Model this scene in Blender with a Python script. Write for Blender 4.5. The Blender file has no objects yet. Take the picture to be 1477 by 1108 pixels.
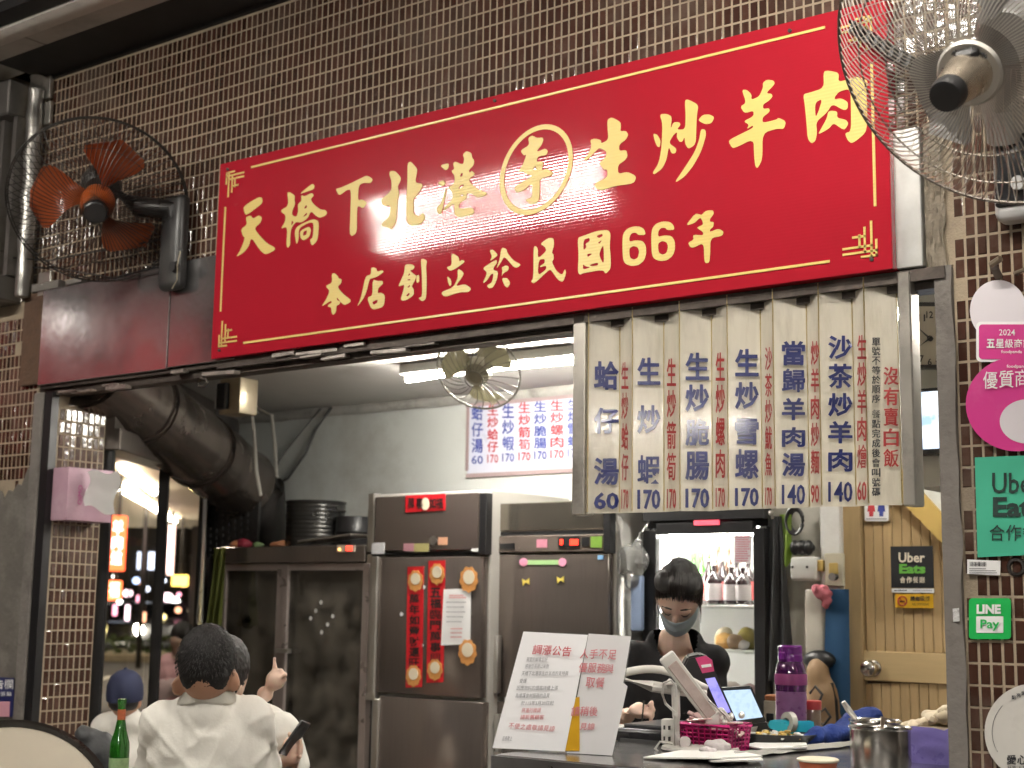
import bpy, bmesh, math, random
import numpy as np
from mathutils import Vector, Matrix, noise
random.seed(7)
S = bpy.context.scene
R_ = math.radians
# ------------------------------------------------------------------ camera
CF, YAW, PIT, ROL = 2059.5, R_(36.842), R_(8.747), R_(0.854)
CAM = Vector((0, -3.809, 1.4))
_r = Vector((math.cos(YAW), math.sin(YAW), 0)); _f = Vector((-math.sin(YAW), math.cos(YAW), 0)); _u = Vector((0, 0, 1))
FW = _f*math.cos(PIT) + _u*math.sin(PIT); _u2 = -_f*math.sin(PIT) + _u*math.cos(PIT)
RT = _r*math.cos(ROL) + _u2*math.sin(ROL); UP = -_r*math.sin(ROL) + _u2*math.cos(ROL)
cd = bpy.data.cameras.new('camera'); cam = bpy.data.objects.new('camera', cd); S.collection.objects.link(cam)
cam.matrix_world = Matrix(((RT.x, UP.x, -FW.x, CAM.x), (RT.y, UP.y, -FW.y, CAM.y), (RT.z, UP.z, -FW.z, CAM.z), (0, 0, 0, 1)))
cd.sensor_width = 36; cd.lens = 36*CF/1477; cd.clip_end = 500; cd.clip_start = 0.05
cd.dof.use_dof = True; cd.dof.focus_distance = 4.05; cd.dof.aperture_fstop = cd.lens/1000/0.013
S.camera = cam
# ------------------------------------------------------------------ world: night sky, no sun
w = bpy.data.worlds.new('World'); S.world = w; w.use_nodes = True
nt = w.node_tree; sky = nt.nodes.new('ShaderNodeTexSky'); sky.sky_type = 'NISHITA'; sky.sun_disc = False
sky.sun_elevation = R_(-6); sky.sun_rotation = R_(200)
nt.links.new(sky.outputs[0], nt.nodes['Background'].inputs[0]); nt.nodes['Background'].inputs[1].default_value = 0.05
vs = S.view_settings; vs.view_transform = 'Standard'; vs.look = 'None'; vs.gamma = 1; vs.exposure = 1.2; vs.use_curve_mapping = False
S.cycles.use_denoising = True; S.cycles.max_bounces = 7; S.cycles.diffuse_bounces = 4; S.cycles.glossy_bounces = 4; S.cycles.transmission_bounces = 6; S.cycles.transparent_max_bounces = 12
S.cycles.caustics_reflective = False; S.cycles.caustics_refractive = False; S.cycles.sample_clamp_indirect = 4
# ------------------------------------------------------------------ photo pixel -> point on a known plane of the place
def ray(x, y): return FW + RT*((x-738.5)/CF) - UP*((y-554)/CF)
def onY(x, y, Y):
    d = ray(x, y); return CAM + d*((Y-CAM.y)/d.y)
def onZ(x, y, Z):
    d = ray(x, y); return CAM + d*((Z-CAM.z)/d.z)
def onX(x, y, X):
    d = ray(x, y); return CAM + d*((X-CAM.x)/d.x)
def at(x, y, dep): return CAM + ray(x, y)*dep
def onP(x, y, p, n):
    d = ray(x, y); return CAM + d*((Vector(p)-CAM).dot(n)/d.dot(n))
def rectY(x0, y0, x1, y1, Y):
    a = onY(x0, y0, Y); b = onY(x1, y0, Y); c = onY(x1, y1, Y); d = onY(x0, y1, Y)
    return (a.x+d.x)/2, (b.x+c.x)/2, (c.z+d.z)/2, (a.z+b.z)/2     # X0 X1 Z0 Z1
# ------------------------------------------------------------------ materials
_m = {}
def mat(name, col, rough=.5, metal=0, var=.12, scale=8, bump=0, bscale=60, spec=.5, coat=0, trans=0, emis=None, estr=0, alpha=1, sss=0, dirt=0, dcol=(.05,.04,.03), aniso=None, rvar=.12, stretch=None):
    if name in _m: return _m[name]
    m = bpy.data.materials.new(name); m.use_nodes = True; t = m.node_tree; n = t.nodes; L = t.links.new
    b = n['Principled BSDF']; b.inputs['Roughness'].default_value = rough; b.inputs['Metallic'].default_value = metal
    b.inputs['Specular IOR Level'].default_value = spec; b.inputs['Coat Weight'].default_value = coat; b.inputs['Coat Roughness'].default_value = .08
    b.inputs['Transmission Weight'].default_value = trans; b.inputs['Alpha'].default_value = alpha
    if sss: b.inputs['Subsurface Weight'].default_value = sss; b.inputs['Subsurface Radius'].default_value = (.02, .008, .004)
    tc = n.new('ShaderNodeTexCoord'); src = tc.outputs['Object']
    if stretch:
        mp = n.new('ShaderNodeMapping'); mp.inputs['Scale'].default_value = stretch; L(src, mp.inputs[0]); src = mp.outputs[0]
    nz = n.new('ShaderNodeTexNoise'); nz.inputs['Scale'].default_value = scale; nz.inputs['Detail'].default_value = 5; nz.inputs['Roughness'].default_value = .6; L(src, nz.inputs['Vector'])
    mx = n.new('ShaderNodeMix'); mx.data_type = 'RGBA'
    mx.inputs['A'].default_value = tuple(max(0, c*(1-var)) for c in col) + (1,); mx.inputs['B'].default_value = tuple(min(1, c*(1+var)) for c in col) + (1,)
    L(nz.outputs[0], mx.inputs['Factor']); out = mx.outputs['Result']
    if dirt:
        n2 = n.new('ShaderNodeTexNoise'); n2.inputs['Scale'].default_value = scale*.55; n2.inputs['Detail'].default_value = 8; n2.inputs['Roughness'].default_value = .7; L(src, n2.inputs['Vector'])
        rp = n.new('ShaderNodeMapRange'); rp.inputs['From Min'].default_value = .5; rp.inputs['From Max'].default_value = .68; rp.inputs['To Max'].default_value = dirt; L(n2.outputs[0], rp.inputs[0])
        m2 = n.new('ShaderNodeMix'); m2.data_type = 'RGBA'; m2.inputs['B'].default_value = tuple(dcol)+(1,); L(out, m2.inputs['A']); L(rp.outputs[0], m2.inputs['Factor']); out = m2.outputs['Result']
    L(out, b.inputs['Base Color'])
    if rvar:
        mr = n.new('ShaderNodeMapRange'); mr.inputs['To Min'].default_value = max(.02, rough-rvar); mr.inputs['To Max'].default_value = min(1, rough+rvar); L(nz.outputs[0], mr.inputs[0]); L(mr.outputs[0], b.inputs['Roughness'])
    if bump:
        nb = n.new('ShaderNodeTexNoise'); nb.inputs['Scale'].default_value = bscale; nb.inputs['Detail'].default_value = 3; L(src, nb.inputs['Vector'])
        bp = n.new('ShaderNodeBump'); bp.inputs['Strength'].default_value = bump; bp.inputs['Distance'].default_value = .01; L(nb.outputs[0], bp.inputs['Height']); L(bp.outputs[0], b.inputs['Normal'])
    if emis: b.inputs['Emission Color'].default_value = tuple(emis)+(1,); b.inputs['Emission Strength'].default_value = estr
    _m[name] = m; return m
def glow(name, col, s):
    if name in _m: return _m[name]
    m = bpy.data.materials.new(name); m.use_nodes = True; t = m.node_tree
    t.nodes.remove(t.nodes['Principled BSDF']); e = t.nodes.new('ShaderNodeEmission'); e.inputs[0].default_value = tuple(col)+(1,); e.inputs[1].default_value = s
    t.links.new(e.outputs[0], t.nodes['Material Output'].inputs[0]); _m[name] = m; return m
def pane(name, tint=(1, 1, 1), rough=.02, refl=1.0, haze=0, hcol=(.5, .5, .5)):
    if name in _m: return _m[name]
    m = bpy.data.materials.new(name); m.use_nodes = True; t = m.node_tree; n = t.nodes; L = t.links.new
    n.remove(n['Principled BSDF'])
    tr = n.new('ShaderNodeBsdfTransparent'); tr.inputs[0].default_value = tuple(tint)+(1,)
    gl = n.new('ShaderNodeBsdfGlossy'); gl.inputs['Roughness'].default_value = rough
    fr = n.new('ShaderNodeFresnel'); fr.inputs[0].default_value = 1.45
    mu = n.new('ShaderNodeMath'); mu.operation = 'MULTIPLY'; mu.inputs[1].default_value = refl; mu.use_clamp = True; L(fr.outputs[0], mu.inputs[0])
    mi = n.new('ShaderNodeMixShader'); L(mu.outputs[0], mi.inputs[0]); L(tr.outputs[0], mi.inputs[1]); L(gl.outputs[0], mi.inputs[2]); o = mi.outputs[0]
    if haze:
        df = n.new('ShaderNodeBsdfDiffuse'); df.inputs[0].default_value = tuple(hcol)+(1,); m2 = n.new('ShaderNodeMixShader')
        nz = n.new('ShaderNodeTexNoise'); nz.inputs['Scale'].default_value = 9; nz.inputs['Detail'].default_value = 6
        tc = n.new('ShaderNodeTexCoord'); L(tc.outputs['Object'], nz.inputs['Vector'])
        mr = n.new('ShaderNodeMapRange'); mr.inputs['From Min'].default_value = .3; mr.inputs['From Max'].default_value = .75; mr.inputs['To Max'].default_value = haze*1.6; L(nz.outputs[0], mr.inputs[0]); L(mr.outputs[0], m2.inputs[0])
        L(o, m2.inputs[1]); L(df.outputs[0], m2.inputs[2]); o = m2.outputs[0]
    L(o, n['Material Output'].inputs[0]); _m[name] = m; return m
# ------------------------------------------------------------------ scene graph
def loc_of(p):
    v = Vector((0, 0, 0))
    while p is not None: v += p.location; p = p.parent
    return v
def tag(o, label=None, cat=None, group=None, kind=None):
    if label: o['label'] = label
    if cat: o['category'] = cat
    if group: o['group'] = group
    if kind: o['kind'] = kind
    return o
def thing(name, label, cat, loc, group=None):
    o = bpy.data.objects.new(name, None); o.empty_display_size = .1; S.collection.objects.link(o); o.location = Vector(loc)
    return tag(o, label, cat, group)
def link(name, me, m, parent=None, at0=None):
    o = bpy.data.objects.new(name, me); S.collection.objects.link(o)
    if m: me.materials.clear(); me.materials.append(m)
    off = loc_of(parent)
    if parent is None and at0 is not None: off = Vector(at0); o.location = off
    if off.length > 0: me.transform(Matrix.Translation(-off))
    if parent: o.parent = parent
    return o
def fin(name, bm, m, parent=None, smooth=35, at0=None, label=None, cat=None, group=None, kind=None):
    bmesh.ops.recalc_face_normals(bm, faces=bm.faces) if smooth != 'keep' else None
    me = bpy.data.meshes.new(name); bm.to_mesh(me); bm.free()
    if smooth and smooth != 'keep':
        for p in me.polygons: p.use_smooth = True
        me.set_sharp_from_angle(angle=R_(smooth))
    if parent is None and at0 is None and len(me.vertices):
        vs_ = np.empty(len(me.vertices)*3); me.vertices.foreach_get('co', vs_); vs_ = vs_.reshape(-1, 3)
        c = (vs_.min(0)+vs_.max(0))/2; at0 = (c[0], c[1], vs_[:, 2].min())
    o = link(name, me, m, parent, at0)
    return tag(o, label, cat, group, kind)
def NB(): return bmesh.new()
def box(bm, c, s, M=None, bev=0, seg=1):
    g = bmesh.ops.create_cube(bm, size=1)['verts']
    bmesh.ops.scale(bm, vec=s, verts=g)
    if bev: 
        es = list({e for v in g for e in v.link_edges}); r = bmesh.ops.bevel(bm, geom=es, offset=bev, segments=seg, profile=.5, affect='EDGES'); g = list({v for f in r['faces'] for v in f.verts} | {v for v in g if v.is_valid})
        allv = set(g); st = list(g)
        while st:
            v = st.pop()
            for e in v.link_edges:
                o = e.other_vert(v)
                if o not in allv: allv.add(o); st.append(o)
        g = list(allv)
    if M is not None: bmesh.ops.transform(bm, matrix=M, verts=g)
    bmesh.ops.translate(bm, vec=c, verts=g)
    return g
def bx(bm, x0, x1, y0, y1, z0, z1, bev=0, seg=1): return box(bm, ((x0+x1)/2, (y0+y1)/2, (z0+z1)/2), (abs(x1-x0), abs(y1-y0), abs(z1-z0)), None, bev, seg)
def frame_of(d):
    d = Vector(d).normalized(); a = Vector((0, 0, 1)) if abs(d.z) < .95 else Vector((1, 0, 0))
    u = d.cross(a).normalized(); return u, u.cross(d).normalized(), d
def tube(bm, pts, r, n=8, caps=True, closed=False):
    pts = [Vector(p) for p in pts]; k = len(pts); rr = r if isinstance(r, (list, tuple)) else [r]*k
    rings = []; pu = None
    for i, p in enumerate(pts):
        d = (pts[(i+1) % k]-pts[i-1]) if closed else (pts[min(i+1, k-1)]-pts[max(i-1, 0)])
        u, v, d = frame_of(d)
        if pu is not None:
            u = (pu - d*pu.dot(d)); u = u.normalized() if u.length > 1e-6 else frame_of(d)[0]; v = u.cross(d).normalized()*-1
            v = d.cross(u).normalized()
        pu = u
        rings.append([bm.verts.new(p + (u*math.cos(2*math.pi*j/n) + v*math.sin(2*math.pi*j/n))*rr[i]) for j in range(n)])
    for i in range(k if closed else k-1):
        a, b = rings[i], rings[(i+1) % k]
        for j in range(n): bm.faces.new((a[j], a[(j+1) % n], b[(j+1) % n], b[j]))
    if caps and not closed: bm.faces.new(rings[0][::-1]); bm.faces.new(rings[-1])
    return [v for r_ in rings for v in r_]
def cyl(bm, p0, p1, r0, r1=None, n=20, caps=True): return tube(bm, [p0, p1], [r0, r0 if r1 is None else r1], n, caps)
def lathe(bm, prof, c, n=28, M=None, cap0=True, cap1=True):
    vs_ = []; rings = []
    for r, z in prof:
        ring = [bm.verts.new((r*math.cos(2*math.pi*j/n), r*math.sin(2*math.pi*j/n), z)) for j in range(n)]; rings.append(ring); vs_ += ring
    for a, b in zip(rings, rings[1:]):
        for j in range(n): bm.faces.new((a[j], a[(j+1) % n], b[(j+1) % n], b[j]))
    if cap0: bm.faces.new(rings[0][::-1])
    if cap1: bm.faces.new(rings[-1])
    if M is not None: bmesh.ops.transform(bm, matrix=M, verts=vs_)
    bmesh.ops.translate(bm, vec=c, verts=vs_); return vs_
def ball(bm, c, r, u=16, v=10, M=None):
    g = bmesh.ops.create_uvsphere(bm, u_segments=u, v_segments=v, radius=1)['verts']
    bmesh.ops.scale(bm, vec=r if isinstance(r, (tuple, list)) else (r, r, r), verts=g)
    if M is not None: bmesh.ops.transform(bm, matrix=M, verts=g)
    bmesh.ops.translate(bm, vec=c, verts=g); return g
def quad(bm, *p): return bm.faces.new([bm.verts.new(q) for q in p])
def slab(bm, poly, off):                    # closed plate: polygon (world points) extruded by off
    a = [bm.verts.new(p) for p in poly]; b = [bm.verts.new(Vector(p)+Vector(off)) for p in poly]; k = len(a)
    bm.faces.new(a); bm.faces.new(b[::-1])
    for i in range(k): bm.faces.new((a[i], b[i], b[(i+1) % k], a[(i+1) % k]))
def sheet(bm, fn, nu, nv):                 # grid surface fn(u,v)
    g = [[bm.verts.new(fn(i/nu, j/nv)) for j in range(nv+1)] for i in range(nu+1)]
    for i in range(nu):
        for j in range(nv): bm.faces.new((g[i][j], g[i+1][j], g[i+1][j+1], g[i][j+1]))
def blob(name, prims, m, parent=None, vox=.008, smooth=6, fac=.5, fn=None, **kw):
    """one continuous surface grown from overlapping ellipsoids ('e', centre, radii, matrix) and tapered limbs ('c', p0, p1, r0, r1)"""
    bm = NB()
    for p in prims:
        if p[0] == 'e': ball(bm, p[1], p[2], 20, 14, p[3] if len(p) > 3 else None)
        else:
            a, b = Vector(p[1]), Vector(p[2]); ball(bm, a, p[3], 14, 10); ball(bm, b, p[4], 14, 10); cyl(bm, a, b, p[3], p[4], 14)
    me = bpy.data.meshes.new('t'); bm.to_mesh(me); bm.free(); o = bpy.data.objects.new('t', me); S.collection.objects.link(o)
    md = o.modifiers.new('r', 'REMESH'); md.mode = 'VOXEL'; md.voxel_size = vox; md.use_smooth_shade = True
    if smooth: sm = o.modifiers.new('s', 'SMOOTH'); sm.factor = fac; sm.iterations = smooth
    bpy.context.view_layer.update(); dg = bpy.context.evaluated_depsgraph_get()
    me2 = bpy.data.meshes.new_from_object(o.evaluated_get(dg)); bpy.data.objects.remove(o); bpy.data.meshes.remove(me); me2.name = name
    if fn:
        for v in me2.vertices: v.co = fn(v.co.copy(), v.normal.copy())
    for p in me2.polygons: p.use_smooth = True
    at0 = None
    if parent is None:
        c = [v.co for v in me2.vertices]; at0 = (sum(v.x for v in c)/len(c), sum(v.y for v in c)/len(c), min(v.z for v in c))
    o = link(name, me2, m, parent, at0); return tag(o, kw.get('label'), kw.get('cat'), kw.get('group'))
_tc = {}
def text_mesh(body, bold=0.0, res=2):
    """glyph outlines; a bold offset that breaks the fill of a dense character is relaxed"""
    k = (body, bold)
    if k in _tc: return _tc[k]
    base = _text(body, 0, res)[2]; slope = (_text(body, .005, res)[2]-base)/.005
    for b in (bold, bold*.8, bold*.6, bold*.45, bold*.3, bold*.15, 0):
        v, f, ar = _text(body, b, res)
        if b <= 0 or base+slope*b*.9 < ar < base+slope*b*1.1: break
    _tc[k] = (v, f); return _tc[k]
def _text(body, bold, res):
    c = bpy.data.curves.new('t', 'FONT'); c.body = body; c.offset = bold; c.resolution_u = res
    o = bpy.data.objects.new('t', c); S.collection.objects.link(o); bpy.context.view_layer.update()
    me = bpy.data.meshes.new_from_object(o.evaluated_get(bpy.context.evaluated_depsgraph_get()))
    bpy.data.objects.remove(o); bpy.data.curves.remove(c)
    v = np.empty(len(me.vertices)*3); me.vertices.foreach_get('co', v); v = v.reshape(-1, 3)[:, :2].copy()
    f = [tuple(p.vertices) for p in me.polygons]; ar = sum(p.area for p in me.polygons); bpy.data.meshes.remove(me)
    if len(v): v -= v.min(0); v /= np.maximum(v.max(0), 1e-6)
    return v, f, ar
def letter(bm, body, fn, bold=0.0, res=2):            # fn maps unit square (u right, v up) to world
    v, f = text_mesh(body, bold, res); vs_ = [bm.verts.new(fn(a, b)) for a, b in v]
    for p in f:
        try: bm.faces.new([vs_[i] for i in p])
        except ValueError: pass
def ltext(bm, body, x0, y0, x1, y1, Y, bold=.0, lift=.002):    # text fitted to a photo rectangle on the plane Y
    p = [onY(*q, Y-lift) for q in ((x0, y1), (x1, y1), (x0, y0), (x1, y0))]
    letter(bm, body, lambda u, v: (p[0]*(1-u)+p[1]*u)*(1-v)+(p[2]*(1-u)+p[3]*u)*v, bold)
def lcol(bm, body, x0, y0, x1, y1, Y, bold=.0, lift=.002, gap=.12):    # a vertical column of characters
    k = len(body); h = (y1-y0)/k
    for i, ch in enumerate(body): ltext(bm, ch, x0, y0+h*(i+gap/2), x1, y0+h*(i+1-gap/2), Y, bold, lift)
# ---- shared materials
def tile_mat():
    m = mat('glazed_tile', (.060, .027, .019), .10, var=.5, scale=3, spec=.7, bump=.12, bscale=45, dirt=.6, dcol=(.16, .125, .10), rvar=.07)
    n = m.node_tree.nodes; L = m.node_tree.links.new; a = n.new('ShaderNodeAttribute'); a.attribute_name = 'tone'
    b = n['Principled BSDF']; l = b.inputs['Base Color'].links[0].from_socket
    h = n.new('ShaderNodeHueSaturation'); L(l, h.inputs['Color']); mr = n.new('ShaderNodeMapRange'); mr.inputs['To Min'].default_value = .45; mr.inputs['To Max'].default_value = 1.6
    L(a.outputs['Fac'], mr.inputs[0]); L(mr.outputs[0], h.inputs['Value']); L(h.outputs[0], b.inputs['Base Color']); return m
TILE = tile_mat()
GROUT = mat('grout', (.34, .275, .195), .85, var=.25, scale=6, bump=.4, bscale=150, dirt=.6, dcol=(.14, .11, .09))
CONC = mat('bare_concrete', (.17, .155, .14), .85, var=.3, scale=7, bump=.5, bscale=40, dirt=.7, dcol=(.07, .06, .055))
STEEL = mat('stainless', (.5, .5, .52), .32, 1, var=.2, scale=5, bump=.05, bscale=30, dirt=.35, dcol=(.2, .2, .2))
BSTEEL = mat('brushed_steel', (.42, .38, .36), .3, 1, var=.15, scale=14, stretch=(20, 1, 1), bump=.03, bscale=30)
ALU = mat('aluminium', (.6, .58, .54), .4, 1, var=.12, scale=9, bump=.03)
BLACK = mat('black_plastic', (.012, .012, .013), .4, var=.2)
DARK = mat('dark_metal', (.04, .036, .033), .45, .6, var=.4, scale=10, bump=.15)
RUST = mat('grimy_steel', (.09, .075, .065), .5, .7, var=.5, scale=14, bump=.3, bscale=40, dirt=.6, dcol=(.02, .016, .014))
WHITE = mat('white_paint', (.72, .71, .68), .6, var=.06, bump=.1, dirt=.25, dcol=(.45, .42, .36))
PAPER = mat('paper', (.8, .8, .8), .7, var=.03)
GLASS = pane('clear_glass')
def tiles(name, parent, P, ux, uz, nrm, w, h, pw=.031, ph=.0575, gap=.0068, th=.002, skip=None, jit=.024):
    """real glazed tiles on a grout bed; P lower-left corner, ux right, uz up, nrm outward"""
    P, ux, uz, nrm = map(Vector, (P, ux, uz, nrm)); nu, nv = int(w/pw), int(h/ph); vs_ = []; fs = []; tone = []
    rnd = random.Random(hash((round(P.x, 2), round(P.z, 2))) & 0xffff)
    for i in range(nu):
        for j in range(nv):
            u0, v0 = i*pw+gap/2, j*ph+gap/2; u1, v1 = (i+1)*pw-gap/2, (j+1)*ph-gap/2
            if skip and skip(P+ux*(u0+u1)/2+uz*(v0+v1)/2): continue
            k = len(vs_); tu, tv = rnd.gauss(0, jit), rnd.gauss(0, jit); dd = rnd.uniform(-.0006, .0006); b = .0022
            wu, wv_ = .0035*noise.noise(Vector((i*.13, j*.07, P.x))), .0045*noise.noise(Vector((i*.06, j*.15, P.x+7))); u0 += wu; u1 += wu; v0 += wv_; v1 += wv_
            for (a, c, z) in ((u0, v0, 0), (u1, v0, 0), (u1, v1, 0), (u0, v1, 0)): vs_.append(P+ux*a+uz*c)
            for (a, c) in ((u0+b, v0+b), (u1-b, v0+b), (u1-b, v1-b), (u0+b, v1-b)):
                vs_.append(P+ux*a+uz*c+nrm*(th+dd+tu*(a-(u0+u1)/2)+tv*(c-(v0+v1)/2)))
            fs += [(k+4, k+5, k+6, k+7), (k, k+1, k+5, k+4), (k+1, k+2, k+6, k+5), (k+2, k+3, k+7, k+6), (k+3, k, k+4, k+7)]
            t = .25+.4*rnd.random()**1.5; tone += [t]*5
    me = bpy.data.meshes.new(name); me.from_pydata([tuple(v) for v in vs_], [], fs)
    at_ = me.attributes.new('tone', 'FLOAT', 'FACE'); at_.data.foreach_set('value', tone)
    if len(fs):
        n0 = me.polygons[0].normal
        if n0.dot(nrm) < 0: me.flip_normals()
    return link(name, me, TILE, parent)
# ================================================================== SETTING AND BUILDING
bm = NB(); bx(bm, -9, 5, -7, 4, -.15, 0); fin('pavement', bm, mat('terrazzo', (.2, .18, .16), .4, var=.2, scale=30), kind='structure', smooth=0)
bm = NB(); quad(bm, (-140, -140, -.17), (60, -140, -.17), (60, 140, -.17), (-140, 140, -.17)); fin('road', bm, mat('asphalt', (.06, .056, .05), .7, var=.3, scale=2, bump=.3, bscale=30), kind='structure', smooth=0, at0=(0, 0, -.17))
shop = thing('shop_building', 'corner eatery front clad in dark brown tiles with an open shopfront', 'building', (-3, 0, 0))
XL, XR = -5.47, -1.383                       # clear opening
# grout beds / wall bodies
bm = NB(); bx(bm, -5.62, -1.336, 0, .1, 2.345, 3.9); fin('upper_wall', bm, GROUT, shop, 0)
bm = NB(); bx(bm, -1.335, 1.2, -.004, .2, 0, 3.9); fin('pillar', bm, GROUT, shop, 0)
bm = NB(); bx(bm, -5.95, XL-.03, -.004, .2, 0, 2.74); fin('pillar', bm, GROUT, shop, 0)
def sk_up(p): return (p.z < 2.77 and p.x < -4.2) or noise.noise(p*9) > .8
tiles('tiled_facing', shop, (-5.61, 0, 2.745), (1, 0, 0), (0, 0, 1), (0, -1, 0), 4.28, 1.04, skip=sk_up)
def sk_r(p): return noise.noise(Vector((p.x*7, 3, p.z*7))) > .64 or (p.x < -1.30 and noise.noise(p*12) > .45)
tiles('tiled_facing', shop, (-1.33, -.004, .0), (1, 0, 0), (0, 0, 1), (0, -1, 0), 2.5, 3.79, skip=sk_r)
tiles('tiled_facing', shop, (-5.95, -.004, 1.86), (1, 0, 0), (0, 0, 1), (0, -1, 0), .44, .86, skip=lambda p: p.z < 1.9+.12*noise.noise(Vector((p.x*14, 0, 1)))+max(0, (p.x+5.6))*.9 or noise.noise(p*11) > .5)
# plaster on the lower left pillar, ragged at the top
bm = NB(); N = 14; top = [(-5.95+.45*i/N, 1.86+.09*noise.noise(Vector((i*.7, 2, 0)))+max(0, (i/N-.75))*.5) for i in range(N+1)]
slab(bm, [Vector((-5.95, -.02, 0)), Vector((-5.50, -.02, 0))]+[Vector((x, -.02, z)) for x, z in top[::-1]], (0, .014, 0)); fin('plaster_patch', bm, mat('worn_plaster', (.125, .115, .10), .85, var=.35, scale=5, bump=.6, bscale=25, dirt=.5, dcol=(.3, .28, .25)), shop, 0)
# jambs
bm = NB(); box(bm, (XL+.0, -.015, 1.15), (.07, .03, 2.3), None, .006); fin('door_jamb', bm, CONC, shop, 0)
bm = NB(); bx(bm, XL+.036, XL+.09, -.02, .018, 0, 2.3); fin('shadow_strip', bm, BLACK, shop, 0)  # black strip built in for the shadow along the left jamb
bm = NB()
def jam(u, v):
    z = v*2.34; e = .012*noise.noise(Vector((0, 5, z*6))) if u > .5 else 0
    return Vector((XR + u*.05 + e, -.022-.004*noise.noise(Vector((u*3, 1, z*9))), z))
sheet(bm, jam, 4, 80); bx(bm, XR, XR+.047, -.018, .22, 0, 2.335); fin('door_jamb', bm, CONC, shop, 40)
# broken mortar edge between cladding and right tiles
bm = NB()
def rag(u, v):
    z = 2.34+v*.42; e = .022*noise.noise(Vector((1, 5, z*13))) if u > .9 else 0
    return Vector((-1.405+u*.055+e, -.016-.01*noise.noise(Vector((u*8, 1, z*19))), z))
sheet(bm, rag, 10, 50); fin('mortar_edge', bm, mat('mortar', (.2, .17, .13), .9, var=.5, scale=22, bump=.9, bscale=60), shop, 40)
# reveal of the left pillar (faces into the opening)
bm = NB(); bx(bm, -5.5, -5.381, .2, .275, 0, 2.34); bx(bm, -5.5, -5.381, .019, .2, 0, 2.34); fin('return_wall', bm, GROUT, shop, 0)
tiles('tiled_facing', shop, (-5.381, .025, .05), (0, 1, 0), (0, 0, 1), (1, 0, 0), .25, 2.24, pw=.031)
# stainless cladding of the lintel
cl = mat('scuffed_cladding', (.42, .41, .41), .17, .85, var=.3, scale=4, bump=.05, bscale=14, dirt=.3, dcol=(.25, .23, .23), rvar=.14)
bm = NB(); bx(bm, -5.475, -4.602, -.035, 0, 2.33, 2.765, .003); fin('lintel_cladding', bm, cl, shop)
bm = NB(); bx(bm, -4.598, -4.2, -.033, 0, 2.335, 2.775, .003); fin('lintel_cladding', bm, cl, shop)
bm = NB(); bx(bm, -1.53, -1.41, -.030, 0, 2.345, 2.75, .003); fin('lintel_cladding', bm, mat('pale_cladding', (.62, .62, .6), .4, .75, var=.2, scale=6, bump=.1, bscale=20, dirt=.3, dcol=(.4, .37, .32)), shop)
bm = NB(); bx(bm, -5.62, -5.475, -.03, 0, 2.34, 2.76); fin('rusty_edge', bm, mat('rust', (.09, .05, .03), .8, var=.5, scale=20, bump=.5), shop, 0)
bm = NB(); bx(bm, -5.56, -5.36, -.04, 0, 2.765, 2.80); bx(bm, -5.31, -5.2, -.037, 0, 2.77, 2.79); fin('mortar_edge', bm, CONC, shop, 0)
# header beam, shutter slot and flashing bits below the sign
bm = NB(); bx(bm, -5.5, -1.35, .0, .075, 2.285, 2.343); bx(bm, -5.47, -4.3, -.02, .016, 2.315, 2.328); bx(bm, -4.3, -1.35, -.03, -.002, 2.305, 2.338); fin('header_beam', bm, RUST, shop, 0)
FL = mat('torn_flashing', (.5, .46, .42), .4, .8, var=.5, scale=20, dirt=.6)
for i in range(16):
    bm = NB(); x = random.uniform(-5.3, -2.9); l = random.uniform(.05, .22); z = random.uniform(2.28, 2.33)
    box(bm, (x, random.uniform(-.03, .0), z), (l, .03, random.uniform(.006, .018)), Matrix.Rotation(random.uniform(-.04, .04), 3, 'Y'))
    fin('flashing', bm, FL, shop, 0)
bm = NB(); tube(bm, [(-4.42, -.02, 2.26), (-4.40, -.02, 2.275), (-4.37, -.02, 2.27), (-4.36, -.02, 2.255), (-4.38, -.02, 2.243), (-4.41, -.02, 2.246)], .005, 8, closed=True); fin('hook_ring', bm, RUST, shop)
# interior shell
BY = 2.25; CZ = 2.53
WALLM = mat('old_white_wall', (.66, .68, .65), .7, var=.1, scale=2.5, bump=.2, bscale=10, dirt=.55, dcol=(.40, .385, .34))
bm = NB(); bx(bm, -6.72, 1.2, BY, BY+.15, 0, CZ+.06); fin('back_wall', bm, WALLM, shop, 0)
bm = NB()
sheet(bm, lambda u, v: Vector((-6.7+u*7.9, .2+v*2.1, CZ+.012*noise.noise(Vector((u*9, v*5, 0))))), 60, 18); bx(bm, -6.7, 1.2, .2, 2.4, CZ+.03, CZ+.1); fin('inner_ceiling', bm, mat('sagging_ceiling', (.6, .58, .55), .6, var=.1, scale=3, dirt=.35, dcol=(.35, .33, .3)), shop, 60)
bm = NB(); bx(bm, 1.05, 1.2, .2, 2.4, 0, 2.6); fin('side_wall', bm, WALLM, shop, 0)
bm = NB(); sheet(bm, lambda u, v: Vector((-6.7+u*5.2, BY-.02-.02*math.sin(v*3.1), CZ-.055+v*.06+.008*noise.noise(Vector((u*20, v, 0))))), 60, 3); fin('cornice_trunking', bm, mat('grimy_trim', (.4, .39, .36), .6, var=.3, scale=10, dirt=.5), shop, 60)
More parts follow.
